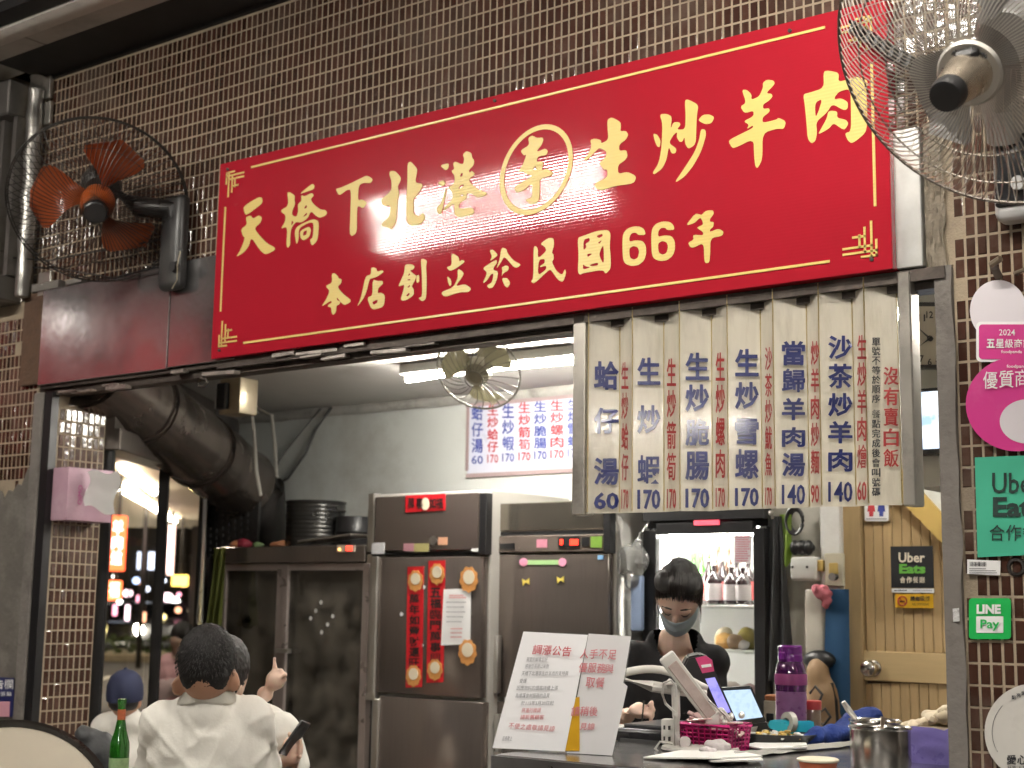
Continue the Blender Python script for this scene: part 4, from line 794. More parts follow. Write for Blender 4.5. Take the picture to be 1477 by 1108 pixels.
bm = NB(); pb(bm, 708, 722, 716, 798, F2-.008, .05, .003); pb(bm, 870, 722, 880, 798, F2-.008, .05, .003); pb(bm, 716, 766, 870, 771, F2+.004, .03); fin('black_trim', bm, BLACK, f2)
bm = NB(); pb(bm, 712, 799, 877, 1010, F2, .05, .006, 2); d2a = fin('door', bm, BRN, f2)
bm = NB(); pb(bm, 712, 1016, 877, 1300, F2, .05, .006, 2); d2b = fin('door', bm, BRN, f2)
for y0, y1, dpar in ((917, 1000, d2a), (1030, 1200, d2b)):
    bm = NB(); pb(bm, 711, y0, 718, y1, F2-.035, .03, .005, 2); fin('handle', bm, ALU, dpar)
flat('display', 805, 774, 836, 790, F2-.01, BLACK, f2, .004)
bm = NB(); pq(bm, 822, 778, 834, 786.5, F2-.012); pq(bm, 807.5, 778, 812, 786, F2-.012); fin('red_display', bm, LED, f2, 0)
flat('switch', 839, 775, 849, 788, F2-.01, BLACK, f2, .004)
flat('badge', 721, 784, 742, 792, F2-.009, BLACK, f2, .003); flat('sticker', 774, 778, 789, 790, F2-.009, mat('st_pink', (.5, .2, .27), .5, var=.3, scale=60), f2, .003)
flat('energy_label', 852, 774, 868, 790, F2-.009, mat('st_green', (.16, .30, .04), .5, var=.4, scale=40), f2, .003); flat('sticker', 862, 801, 870, 807, F2-.003, mat('st_blue', (.2, .4, .65), .5), f2, .003)
bm = NB(); pb(bm, 757, 808, 806, 814.5, F2-.003, .003); fin('stick_decal', bm, mat('decal_green', (.35, .55, .25), .5, var=.1), f2, 0)
for x in (755, 811):
    bm = NB(); slab(bm, [onY(x+6*math.cos(a), 811+6*math.sin(a), F2-.005) for a in [i*.5236 for i in range(12)]], (0, .003, 0)); fin('round_decal', bm, mat('decal_pink', (.75, .3, .45), .5), f2, 0)
for x, y in ((758, 839), (808, 836)):
    bm = NB(); slab(bm, [onY(x+a, y+b, F2-.004) for a, b in ((-5, -4), (0, -1), (5, -5), (5, 4), (0, 1), (-4, 6))], (0, .003, 0)); fin('bow_decal', bm, mat('decal_yellow', (.75, .6, .12), .5), f2, 0)
# couplets, banner and notice on the left fridge
CRED = mat('couplet_red', (.55, .012, .02), .4, var=.15, scale=40); CINK = mat('couplet_ink', (.02, .008, .008), .5); CAT1 = mat('festive_orange', (.62, .28, .08), .5, var=.35, scale=60); CAT2 = mat('festive_cream', (.75, .66, .5), .5, var=.1)
def couplet(x0, y0, x1, y1, s_, lab):
    t = thing('couplet', lab, 'couplet', onY((x0+x1)/2, y1, FY-.004), 'red paper couplets on the left fridge')
    bm = NB(); slab(bm, [onY(x, y, FY-.004) for x, y in ((x0+2, y0), (x1+2, y0-1), (x1-1, y1-1), (x0-1, y1))], (0, .003, 0)); fin('paper', bm, CRED, t, 0)
    bm = NB(); lcol(bm, s_, x0+4, y0+38, x1-4, y1-28, FY-.004, .03); fin('lettering', bm, CINK, t, 0)
    return t
cp1 = couplet(586, 818, 609, 992, '萬年如意財運旺', 'left red paper couplet on the left fridge door'); cp2 = couplet(616, 809, 640, 985, '五福臨門萬事興', 'right red paper couplet next to the paper notice on the left fridge door')
def decal(par, cx, cy, s=1):       # small generic festive paper rosette: rounded layers, no figure
    bm = NB(); slab(bm, [onY(cx+s*11*(1+.07*math.sin(a*9))*math.cos(a), cy+s*16*(1+.07*math.sin(a*9))*math.sin(a), FY-.008) for a in [i*2*math.pi/36 for i in range(36)]], (0, .003, 0)); fin('rosette', bm, CAT1, par, 0)
    bm = NB(); slab(bm, [onY(cx+s*7*math.cos(a), cy-s*3+s*9*math.sin(a), FY-.010) for a in [i*2*math.pi/20 for i in range(20)]], (0, .002, 0)); fin('rosette_centre', bm, CAT2, par, 0)
for par, cx, cy in ((cp1, 599, 838), (cp2, 630, 828), (cp1, 596, 975), (cp2, 627, 966)): decal(par, cx, cy, .95)
for cx, cy, lab in ((676, 836, 'upper orange festive paper rosette by the paper notice'), (674, 941, 'lower orange festive paper rosette under the paper notice')):
    t = thing('paper_rosette', lab, 'decoration', onY(cx, cy+16, FY-.006), 'festive rosettes on the left fridge'); decal(t, cx, cy, 1.15)
t = thing('banner', 'small red new year banner across the top of the left fridge', 'banner', onY(613, 738, FY-.004), )
bm = NB(); slab(bm, [onY(x, y, FY-.004) for x, y in ((585, 715), (642, 712), (642, 736), (585, 739))], (0, .003, 0)); fin('paper', bm, CRED, t, 0)
bm = NB()
for ch, x in (('萬', 588), ('事', 600), ('如', 619), ('福', 629)): ltext(bm, ch, x, 718, x+10, 734, FY-.005, .03)
fin('lettering', bm, CINK, t, 0)
bm = NB(); slab(bm, [onY(613+6*math.cos(a), 727+9*math.sin(a), FY-.007) for a in [i*.4 for i in range(16)]], (0, .002, 0)); fin('rosette_centre', bm, CAT2, t, 0)
t = thing('paper_notice', 'white printed notice taped to the left fridge door beside the couplets', 'notice', onY(656, 931, FY-.004))
bm = NB(); slab(bm, [onY(x, y, FY-.0045) for x, y in ((640, 850), (679, 849), (678, 929), (636, 931))], (0, .002, 0)); fin('paper', bm, PAPER, t, 0)
def lines(x0, x1, y0, dy, n, Y, m, par, th=1.6, jag=.3, seed=1, skew=0):
    rnd = random.Random(seed); bm = NB()
    for i in range(n):
        x = x0+skew*i; xe = x0+skew*i+(x1-x0)*(1-jag*rnd.random())
        while x < xe:
            w_ = rnd.uniform(1.2, 2.6); pq(bm, x, y0+dy*i, x+w_, y0+dy*i+th, Y); x += w_+.7
    fin('printing', bm, m, par, 0)
lines(644, 674, 868, 7, 5, FY-.0065, mat('grey_ink', (.25, .25, .27), .6), t); lines(648, 670, 858, 3, 2, FY-.0065, mat('pink_ink', (.6, .22, .22), .6), t, 2); lines(650, 668, 906, 6, 3, FY-.0065, mat('pink_ink', (0, 0, 0)), t, 1.8, .3, 4)
for x, y in ((611, 847), (579, 886), (608, 931)):
    bm = NB(); c = onY(x, y, FY-.004); cyl(bm, c, c+Vector((0, .006, 0)), .010, n=10); fin('magnet', bm, mat('magnet_white', (.7, .7, .72), .4), f1)
# ---- brown wall panel and bag with blue ladle
bm = NB(); pb(bm, 878, 700, 936, 1300, 2.0, .04); fin('wall_panel', bm, mat('brown_panel', (.15, .11, .085), .55, var=.15, scale=4), shop, 0)
t = thing('hanging_bag', 'clear plastic bag with a blue handled utensil hanging beside the drinks fridge', 'bag', onY(910, 910, 1.7))
Yb = 1.72; top = onY(925, 768, Yb); pr_ = [('e', onY(912, 808, Yb), (.085, .05, .075)), ('e', onY(905, 815, Yb), (.07, .05, .05)), ('c', onY(914, 800, Yb), top, .05, .012), ('e', onY(914, 835, Yb), (.05, .035, .06))]
blob('bag_film', pr_, pane('clear_film', (.93, .94, .94), .12, 2.2, .28, (.8, .8, .78)), t, .012, 3, fn=lambda p, n: p+n*.008*noise.noise(p*28))
bm = NB(); pb(bm, 909, 830, 925, 910, Yb-.02, .03, .008, 2); fin('blue_handle', bm, mat('pale_blue', (.32, .42, .62), .4, var=.1), t)
bm = NB(); tube(bm, [top, top+Vector((.01, .05, .05))], .004, 6); fin('tie', bm, WHITE, t)
# ---- drinks fridge
DY = 1.75; dr = thing('drinks_fridge', 'black framed glass door drinks fridge glowing white behind the masked woman', 'fridge', Vector((onY(1010, 900, DY).x, DY, 0)))
X0, X1, _, Z1 = rectY(927, 742, 1102, 746, DY); gx0, gx1, gz0, gz1 = rectY(946, 770, 1088, 1200, DY)
Z1 += .12
bm = NB(); bx(bm, X0, X1, DY+.04, DY+.06, gz1+.03, Z1); bx(bm, X0, X0+.02, DY+.06, DY+.5, 0, Z1); bx(bm, X1-.02, X1, DY+.06, DY+.5, 0, Z1); bx(bm, X0+.02, X1-.02, DY+.06, DY+.5, Z1-.02, Z1); fin('body', bm, mat('fridge_black', (.015, .015, .016), .35), dr, 0)
bm = NB(); bx(bm, X0+.022, X1-.022, DY+.47, DY+.49, gz0, gz1+.04); bx(bm, X0+.022, X0+.03, DY+.07, DY+.47, gz0, gz1+.04); bx(bm, X1-.03, X1-.022, DY+.07, DY+.47, gz0, gz1+.04); bx(bm, X0+.03, X1-.03, DY+.07, DY+.47, gz1+.03, gz1+.04); fin('liner', bm, mat('liner_white', (.82, .82, .8), .5, var=.03), dr, 0)
bm = NB(); bx(bm, X0, gx0, DY, DY+.04, gz0, gz1+.02, .003); bx(bm, gx1, X1, DY, DY+.04, gz0, gz1+.02, .003); bx(bm, gx0, gx1, DY, DY+.04, gz1, gz1+.05, .003); bx(bm, X0, X1, DY+.0, DY+.04, gz1+.06, Z1, .003); fin('door_frame', bm, mat('fridge_black', (0, 0, 0)), dr)
bm = NB(); bx(bm, gx0, gx1, DY+.018, DY+.024, gz0, gz1); fin('door_glass', bm, pane('fridge_glass', refl=.7), dr, 0)
FT = glow('fridge_tube', (1, .98, .9), 45)
bm = NB(); bx(bm, gx0+.02, gx1-.02, DY+.075, DY+.095, gz1-.005, gz1+.022); fin('light_strip', bm, FT, dr, 0)
bm = NB(); cyl(bm, (gx0+.005, DY+.1, gz0+.3), (gx0+.005, DY+.1, gz1-.05), .011, n=8); fin('light_strip', bm, FT, dr)
sh = [onY(1000, y, DY+.1).z for y in (873, 936, 1010)]
for z in sh:
    bm = NB(); bx(bm, X0+.032, X1-.032, DY+.09, DY+.46, z-.012, z, .002); fin('shelf', bm, mat('shelf_white', (.75, .75, .72), .4), dr, 0)
bm = NB(); bx(bm, *[onY(x, 1000, DY).x for x in (1003, 1040)], DY-.006, DY-.001, *sorted([onY(1000, y, DY).z for y in (751, 758)])); fin('red_header_light', bm, mat('header_red', (.6, .08, .1), .4, emis=(1, .1, .15), estr=.6), dr, 0)
# bottles and food
def bottle(x, y, hpx, rad, Y, body, lab, nm='drink_bottle', cap=(.6, .6, .6), label=None, grp='bottles in the drinks fridge', neck=.32):
    c = onY(x, y, Y); h = (y-hpx); z1 = onY(x, y-hpx, Y).z; h = z1-c.z; r = rad
    t = thing(nm, lab, 'bottle', c, grp); m = mat('glass_%s' % '_'.join('%02d' % int(q*99) for q in body), body, .08, var=.05, coat=.5)
    bm = NB(); lathe(bm, [(r*.92, 0), (r, .008), (r, h*.56), (r*.9, h*.63), (r*neck, h*.78), (r*neck*.95, h*.95)], c, 18); fin('bottle_body', bm, m, t)
    bm = NB(); lathe(bm, [(r*neck*1.12, h*.94), (r*neck*1.15, h)], c, 12); fin('cap', bm, mat('cap_%02d%02d%02d' % tuple(int(q*99) for q in cap), cap, .4), t)
    if label:
        bm = NB(); lathe(bm, [(r*1.012, h*.1), (r*1.012, h*.5)], c, 18, None, False, False); fin('paper_label', bm, mat('lab_%02d%02d%02d' % tuple(int(q*99) for q in label), label, .5, var=.15, scale=60), t)
    return t
for i, (x, k) in enumerate(((1001, 0), (1012, 0), (1023, 0))): bottle(x, 872, 73, .026, DY+.36, (.10, .42, .06), ('leftmost', 'middle', 'rightmost')[i]+' of the green bottles at the back of the drinks fridge', cap=(.3, .5, .2))
for i, x in enumerate((1030, 1055, 1072)): bottle(x, 872, (60, 57, 56)[i], .036, DY+.15, (.03, .018, .02), ('leftmost', 'middle', 'rightmost')[i]+' dark bottle with a white and red label in the drinks fridge', cap=(.75, .7, .7), label=(.78, .72, .72))
for i, x in enumerate((1022, 1042, 1063, 1080)): bottle(x, 872, 66, .034, DY+.25, (.03, .018, .02), ('first', 'second', 'third', 'fourth')[i]+' dark bottle from the left in the back row of the drinks fridge', cap=(.7, .65, .6), label=(.6, .12, .12))
for i, x in enumerate((1037, 1052)): bottle(x, 872, 84, .026, DY+.30, (.10, .05, .03), ('left', 'right')[i]+' tall brown bottle with a gold top behind the labelled bottles', cap=(.6, .35, .12))
bm = NB(); slab(bm, [onY(x, y, DY+.012) for x, y in ((1059, 772), (1084, 772), (1083, 812), (1058, 812))], (0, .003, 0)); t = fin('price_list', bm, mat('list_white', (.75, .72, .74), .5, var=.1, scale=60), label='small printed price list stuck inside the drinks fridge door', cat='price list', smooth=0)
lines(1061, 1082, 774, 3.4, 11, DY+.0095, mat('rose_ink', (.6, .18, .25), .6), t, 1.6, .2, 9)
for i, (x, y, r, col, nm, lab) in enumerate(((1046, 935, .05, (.62, .35, .10), 'food_bag', 'orange bag of food on the lower fridge shelf'), (1060, 935, .045, (.30, .20, .12), 'food_bag', 'brown wrapped food on the lower fridge shelf'), (1030, 922, .05, (.7, .62, .45), 'food_bag', 'pale bag of food near the top of the lower fridge shelf'), (1072, 935, .03, (.75, .68, .66), 'food_roll', 'white wrapped roll on the lower fridge shelf'), (1062, 908, .05, (.28, .22, .05), 'food_jar', 'olive jar at the back of the lower fridge shelf'), (1080, 1008, .05, (.32, .2, .2), 'food_bag', 'reddish pack on the bottom fridge shelf'), (1055, 1008, .055, (.62, .55, .5), 'food_bag', 'pale pack on the bottom fridge shelf'))):
    c = onY(x, y, DY+.22); z = min(sh, key=lambda q: abs(q-c.z)) if i not in (2, 4) else c.z
    if i in (2, 4): z = sh[1]+(.0)
    bm = NB(); ball(bm, (c.x, c.y+(.1 if i in (2, 4) else 0), z+r*.75), (r, r*.9, r*.75 if i not in (2, 4) else r*1.2), 14, 10)
    for v in bm.verts: v.co += (v.co-Vector((c.x, c.y, z))).normalized()*.01*noise.noise(v.co*40)
    fin(nm, bm, mat('food%d' % i, col, .35, var=.4, scale=40, coat=.3), label=lab, cat='food')
# ---- right hand partition, hooks and hung things
PY = 1.82
bm = NB(); pb(bm, 1098, 640, 1190, 1300, PY, .04); fin('partition_wall', bm, mat('partition_cream', (.50, .48, .42), .6, var=.06, dirt=.15), shop, 0)
bm = NB(); pb(bm, 1186, 640, 1216, 1300, PY-.06, .1, .006); fin('white_column', bm, WHITE, shop, 0)
t = hang('apron', ((1120, 745), (1128, 985)), .05, .125, mat('grey_cloth', (.06, .06, .062), .8, var=.25), 'long dark grey apron hanging from a hook right of the drinks fridge', 'apron', PY-.06, 4, .014)
bm = NB(); c = onY(1120, 748, PY-.03); tube(bm, [c, c+Vector((0, -.04, 0)), c+Vector((0, -.05, .02))], .006, 8); ball(bm, c+Vector((0, -.05, .02)), .012, 10, 8); fin('coat_hook', bm, ALU, label='bright metal coat hook holding the grey apron', cat='hook')
hang('green_strap', ((1133, 742), (1138, 815)), .055, .035, mat('lime_strap', (.26, .40, .05), .5), 'lime green strap hanging beside the grey apron', 'strap', PY-.05, 2, .008)
c = onY(1150, 752, PY-.03); bm = NB()
for q in range(4): tube(bm, [c+Vector(((.028+.004*q)*math.cos(a), -.01-.006*q, (.045+.004*q)*math.sin(a))) for a in [i*2*math.pi/20 for i in range(20)]], .006, 6, closed=True)
fin('cable_coil', bm, BLACK, label='coiled black cable hung on the cream partition', cat='cable')
t = thing('wall_shelf_basket', 'white plastic wall basket with a black glove on the cream partition', 'basket', onY(1158, 840, PY))
bm = NB(); pb(bm, 1139, 803, 1178, 838, PY-.09, .09, .015, 3); fin('basket', bm, mat('basket_white', (.6, .6, .57), .5), t)
bm = NB(); ball(bm, onY(1158, 790, PY-.06), (.055, .03, .03), 14, 10)
for q in range(3): c = onY(1148+q*10, 790, PY-.06); ball(bm, c+Vector((0, -.01, .0)), (.02, .025, .032), 10, 8)
fin('glove', bm, BLACK, t)
for x in (1143, 1164): bm = NB(); c = onY(x, 818, PY-.092); cyl(bm, c, c+Vector((0, .006, 0)), .006, n=10); fin('hole', bm, BLACK, t)
t = thing('socket_plate', 'ivory wall socket plate with a plug on the white column', 'socket', onY(1202, 847, PY-.07))
bm = NB(); pb(bm, 1189, 798, 1217, 846, PY-.075, .015, .004); fin('plate', bm, mat('ivory_plastic', (.55, .51, .40), .4), t)
bm = NB(); pb(bm, 1195, 812, 1208, 828, PY-.085, .01, .003); pb(bm, 1175, 808, 1187, 824, PY-.08, .03, .003); fin('switch', bm, mat('brass_switch', (.5, .36, .12), .4), t)
bm = NB(); c = onY(1200, 832, PY-.1); cyl(bm, c, c+Vector((0, .03, 0)), .016, .02); fin('plug', bm, mat('plug_grey', (.2, .19, .18), .5), t)
t = thing('paper_roll_holder', 'tall cream plastic box with a pink cloth on top at the partition', 'box', onY(1176, 945, PY-.05))
bm = NB(); pb(bm, 1160, 850, 1188, 945, PY-.09, .08, .012, 3); fin('box_body', bm, mat('cream_box', (.56, .53, .46), .45, var=.08, dirt=.25), t)
blob('pink_cloth', [('e', onY(1188, 856, PY-.12), (.035, .03, .03)), ('e', onY(1180, 850, PY-.12), (.03, .03, .02)), ('e', onY(1192, 868, PY-.12), (.022, .02, .03))], mat('pink_cloth', (.55, .16, .20), .8, var=.2), t, .007, 3, fn=lambda p, n: p+n*.01*noise.noise(p*50))
hang('blue_curtain', ((1208, 850), (1208, 1075)), .10, .125, mat('blue_curtain', (.035, .12, .26), .75, var=.15), 'flat blue cloth hanging left of the plank door', 'cloth', PY-.10, 2, .006)
# patterned sack
t = thing('printed_sack', 'tan shopping sack with bold black line print hanging by the blue cloth', 'sack', onY(1185, 1060, PY-.12))
blob('sack', [('e', onY(1186, 1020, PY-.14), (.075, .05, .14)), ('e', onY(1180, 975, PY-.14), (.05, .045, .08)), ('e', onY(1192, 1050, PY-.14), (.075, .05, .09))], mat('tan_sack', (.34, .22, .12), .6, var=.15), t, .012, 4)
bm = NB()
for pts in (((1168, 1000), (1176, 990), (1186, 1002), (1182, 1012)), ((1180, 1030), (1190, 1022), (1198, 1034), (1188, 1046), (1180, 1040)), ((1200, 985), (1206, 1010), (1208, 1040), (1204, 1060)), ((1166, 1020), (1172, 1035), (1168, 1050))): tube(bm, [onY(x, y, PY-.2) for x, y in pts], .006, 6)
fin('black_print', bm, BLACK, t)
bm = NB(); ball(bm, onY(1182, 952, PY-.12), (.07, .04, .04), 14, 10); fin('dark_top', bm, BLACK, t)
# ---- plank door under a sloping stair board
W1 = mat('honey_wood', (.45, .32, .165), .4, var=.16, scale=6, stretch=(9, 1, 1), coat=.2, rvar=.08); W2 = mat('honey_wood_light', (.54, .40, .21), .38, var=.12, scale=6, stretch=(1, 1, 9), coat=.2)
dY = PY-.02; door = thing('plank_door', 'honey coloured vertical plank door with a round steel knob', 'door', Vector((onY(1300, 900, dY).x, dY, 0)))
for y0, y1 in ((725, 942), (986, 1300)):
    bm = NB()
    xs = np.linspace(1247, 1440, 15)
    for a, b in zip(xs, xs[1:]): pb(bm, a+.35, y0, b-.35, y1, dY+.012, .02, .003)
    fin('planks', bm, W1, door, 0)
bm = NB(); pb(bm, 1245, 726, 1440, 1300, dY+.03, .02); fin('backing', bm, mat('dark_gap_wood', (.08, .045, .02), .6), door, 0)
bm = NB(); pb(bm, 1246, 942, 1440, 986, dY, .035, .003); fin('rail', bm, W2, door)
bm = NB(); pb(bm, 1217, 700, 1246, 1300, dY-.01, .07, .004); fin('door_frame', bm, mat('frame_wood', (.40, .29, .15), .45, var=.15, scale=6, stretch=(9, 1, 1)), door)
c = onY(1258, 964, dY-.02); bm = NB(); lathe(bm, [(.032, 0), (.032, .006), (.014, .01), (.013, .03), (.028, .038), (.034, .055), (.030, .07), (.012, .076)], c+Vector((0, .02, 0)), 24, axisM((0, -1, 0))); fin('knob', bm, mat('knob_steel', (.6, .57, .52), .2, 1), door)
bm = NB(); slab(bm, [onY(x, y, dY-.05) for x, y in ((1250, 622), (1460, 852), (1460, 888), (1250, 672))], (0, .05, 0)); fin('stair_board', bm, mat('yellow_board', (.55, .38, .12), .4, var=.12, scale=8, coat=.2), label='sloping yellow wood board running over the plank door', cat='board', smooth=0)
bm = NB(); slab(bm, [onY(x, y, dY-.03) for x, y in ((1217, 480), (1480, 460), (1480, 872), (1250, 624), (1217, 624))], (0, .03, 0)); fin('stair_side', bm, WALLM, shop, 0)
t = thing('toilet_sign', 'white toilet sign with red and blue figures above the plank door', 'sign', onY(1264, 752, dY))
plate('backing', rr_pts(1247, 716, 1281.5, 752, 3, dY-.004), WL, t); plate('rim_line', rr_pts(1249.5, 748, 1279, 749, .3, dY-.007), mat('grey_ink', (0, 0, 0)), t)
for x, m in ((1256.5, RD2), (1271, BL2)):
    bm = NB(); slab(bm, [onY(x+a, y, dY-.007) for a, y in ((-4, 727), (4, 727), (5.5, 738), (3, 738), (2.6, 745), (-2.6, 745), (-3, 738), (-5.5, 738))], (0, .002, 0)); slab(bm, [onY(x+3*math.cos(a), 723+3*math.sin(a), dY-.007) for a in [i*.6283 for i in range(10)]], (0, .002, 0)); fin('figure', bm, m, t, 0)
t = thing('delivery_sign', 'black delivery partner sign with white and green lettering on the plank door', 'sign', onY(1316, 850, dY))
flat('sheet', 1285, 788, 1346, 848, dY-.004, mat('sign_black', (.02, .021, .024), .4), t); flat('white_strip', 1286, 849, 1347, 855, dY-.004, PAPER, t)
bm = NB(); ltext(bm, 'Uber', 1296, 797, 1334, 811.5, dY-.005, .025)
for i, ch in enumerate('合作餐廳'): ltext(bm, ch, 1298+i*9.3, 832, 1306+i*9.3, 841, dY-.005, .04)
fin('lettering', bm, mat('cream_letter', (.75, .68, .55), .5), t, 0)
bm = NB(); ltext(bm, 'Eats', 1297, 813.5, 1335, 827.5, dY-.005, .045); fin('lettering', bm, mat('leaf_green', (.13, .40, .06), .5), t, 0)
lines(1290, 1308, 851, 3, 1, dY-.006, INK, t, 1.6, 0, 2); lines(1317, 1344, 851.4, 3, 1, dY-.006, mat('grey_ink', (0, 0, 0)), t, 1, 0, 3)
t = thing('no_smoking_sign', 'yellow no smoking sign below the black sign on the plank door', 'sign', onY(1319, 878, dY))
flat('sheet', 1291.5, 857, 1346, 877, dY-.004, mat('warning_yellow', (.72, .42, .02), .45), t)
bm = NB(); tube(bm, [onY(1301.5+6.3*math.cos(a), 867+6.5*math.sin(a), dY-.006) for a in [i*.3142 for i in range(20)]], .0028, 6, closed=True); tube(bm, [onY(1297, 862.5, dY-.006), onY(1306, 871.5, dY-.006)], .0026, 6); fin('ban_symbol', bm, mat('ban_red', (.5, .07, .04), .5), t)
bm = NB(); pq(bm, 1298, 866.5, 1305, 868.5, dY-.007); 
for i, ch in enumerate('請勿吸煙'): ltext(bm, ch, 1313+i*7.2, 860, 1319.6+i*7.2, 867, dY-.006, .05)
ltext(bm, 'NO SMOKING', 1316, 870, 1340, 873.5, dY-.006, .02); fin('lettering', bm, INK, t, 0)
# ---- clock and screen on a pier behind the right jamb
KY = .95; bm = NB(); pb(bm, 1312, 400, 1470, 700, KY+.06, .3); fin('pier', bm, WALLM, shop, 0)
t = thing('wall_clock', 'rounded square wall clock with a black rim half hidden behind the right jamb', 'clock', onY(1342, 530, KY))
plate('rim', rr_pts(1309, 436, 1378, 531, 12, KY), BLACK, t, .04); plate('dial', rr_pts(1313, 442, 1375, 526, 10, KY-.003), mat('dial_cream', (.46, .43, .36), .5, var=.05), t)
cx, cy = 1341, 488; bm = NB()
for k in range(1, 13):
    a = R_(30*k); x, y = cx+23*math.sin(a), cy-34*math.cos(a); ltext(bm, str(k), x-(5 if k > 9 else 3), y-5, x+(5 if k > 9 else 3), y+5, KY-.005, .02)
fin('numerals', bm, INK, t, 0)
bm = NB()
for a, l, w_ in ((R_(232), 20, .005), (R_(312), 28, .004)): tube(bm, [onY(cx-4*math.sin(a), cy+4*math.cos(a), KY-.012), onY(cx+l*math.sin(a), cy-l*math.cos(a), KY-.012)], [w_, .0015], 6)
c = onY(cx, cy, KY-.014); cyl(bm, c, c+Vector((0, .008, 0)), .010, n=12); fin('hands', bm, BLACK, t)
t = thing('lit_screen', 'glowing white and blue lightbox screen below the wall clock', 'screen', onY(1340, 650, KY))
flat('casing', 1312, 556, 1470, 653, KY, BLACK, t, .05)
def screen_mat(name, st_, c0, c1, sc):
    m = glow(name, c0, st_); n = m.node_tree.nodes; L = m.node_tree.links.new; nz = n.new('ShaderNodeTexNoise'); nz.inputs['Scale'].default_value = sc; nz.inputs['Detail'].default_value = 4
    tc = n.new('ShaderNodeTexCoord'); L(tc.outputs['Object'], nz.inputs['Vector']); rp = n.new('ShaderNodeValToRGB'); rp.color_ramp.elements[0].color = tuple(c1)+(1,); rp.color_ramp.elements[0].position = .40; rp.color_ramp.elements[1].color = tuple(c0)+(1,); rp.color_ramp.elements[1].position = .52; L(nz.outputs[0], rp.inputs[0]); L(rp.outputs[0], n['Emission'].inputs[0]); return m
bm = NB(); pq(bm, 1318, 561, 1464, 645, KY-.004); fin('lit_face', bm, screen_mat('screen_glow', .8, (.85, .93, 1), (.35, .5, .85), 14), t, 0)
# ================================================================== COUNTER AND THE THINGS ON IT
CT = .98
def oz(x, y): return onZ(x, y, CT)
ct = thing('service_counter', 'stainless steel service counter across the shopfront', 'counter', (-2, 0, 0))
cx0 = oz(712, 1088).x; FYc = oz(712, 1088).y
CTM = mat('counter_steel', (.5, .49, .48), .22, .95, var=.2, scale=8, bump=.03, dirt=.25, dcol=(.2, .18, .16))
bm = NB(); bx(bm, cx0, XR-.002, FYc, .5, CT-.035, CT, .004); bx(bm, -2.2, XR-.002, .5, .95, CT-.035, CT, .004); fin('worktop', bm, CTM, ct)
bm = NB(); bx(bm, cx0+.03, XR-.03, FYc+.04, .46, 0, CT-.04); fin('base', bm, mat('counter_base', (.25, .24, .23), .35, .8, var=.2), ct, 0)
bm = NB(); bx(bm, cx0-.004, XR-.004, FYc-.008, FYc-.002, CT-.05, CT-.002, .002); fin('front_lip', bm, STEEL, ct)
# ---- standing notice board with two printed sheets
b0, b1 = oz(716, 1081), oz(886, 1091); lean = Vector((0, 0, 0))
dep0 = (b0-CAM).dot(FW); dep1 = (b1-CAM).dot(FW)
q00, q10 = at(712, 1079, dep0), at(884, 1091, dep1); q01, q11 = at(757, 911, dep0+.03), at(911, 917, dep1+.03)
def Q(x, y, lift=0):       # photo pixel -> point on the notice plane
    n = (q10-q00).cross(q01-q00).normalized(); n = n if n.dot(CAM-q00) > 0 else -n
    return onP(x, y, q00+n*lift, n)
nb = thing('notice_stand', 'clear table stand holding a price rise notice and a second printed sheet', 'notice', (q00+q10)/2)
n_ = (q10-q00).cross(q01-q00).normalized(); n_ = n_ if n_.dot(CAM-q00) > 0 else -n_
bm = NB(); slab(bm, [Q(712, 1084, -.006), Q(757, 911, -.006), Q(911, 917, -.006), Q(884, 1095, -.006)], -n_*.004); fin('clear_board', bm, pane('acrylic', (.93, .95, .95), .03, 1.2, .15, (.8, .8, .8)), nb, 0)
bm = NB(); c = (q00+q10)/2-n_*.03; tube(bm, [Q(760, 1083, -.01), Vector((c.x-.05, c.y+.09, CT+.004)), Vector((c.x+.1, c.y+.09, CT+.004)), Q(870, 1090, -.01)], .004, 6); fin('stand_foot', bm, BLACK, nb)
bm = NB(); sheet(bm, lambda u, v: Q((815-105*(1-u))*(1-v)+(755+93*u)*v, (1079+5*u)*(1-v)+(911+5*u)*v, .004+.006*math.sin(u*3.1)*(1-v)+.010*(1-v)*max(0, (.25-u))*2), 14, 14); fin('notice_sheet', bm, mat('notice_paper', (.88, .88, .9), .6, var=.03, bump=.12, bscale=9), nb, 60)
bm = NB(); slab(bm, [Q(x, y, .0005) for x, y in ((818, 1086), (849, 914), (910, 918), (899, 985), (905, 990), (883, 1090))], -n_*.001); fin('second_sheet', bm, mat('notice_paper2', (.70, .69, .70), .5, var=.05, bump=.1, bscale=12), nb, 0)
PR = mat('notice_red', (.55, .10, .12), .6); PG = mat('notice_grey', (.16, .16, .18), .6)
def nt_text(bm, s_, x0, y0, x1, y1, sk, lift=.012, bold=.01):
    def fn(u, v): x = x0+(x1-x0)*u; y = y1+(y0-y1)*v; return Q(x+sk*(y1-y), y, lift)
    letter(bm, s_, fn, bold)
bm = NB()
for i, ch in enumerate('調漲公告'): nt_text(bm, ch, 767+i*14.2, 930+i*.9, 780+i*14.2, 944+i*.9, .2)
for i, (s_, x0, x1, y) in enumerate((('將進行微調', 752, 779, 1021), ('請新舊顧客', 750, 784, 1031))): nt_text(bm, s_, x0, y, x1, y+7, .2, .012, 0)
for i, ch in enumerate('不便之處敬請見諒'): nt_text(bm, ch, 733+i*8.4, 1043+i*.6, 740.5+i*8.4, 1051+i*.6, .2, .014, .0)
fin('lettering', bm, PR, nb, 0)
bm = NB()
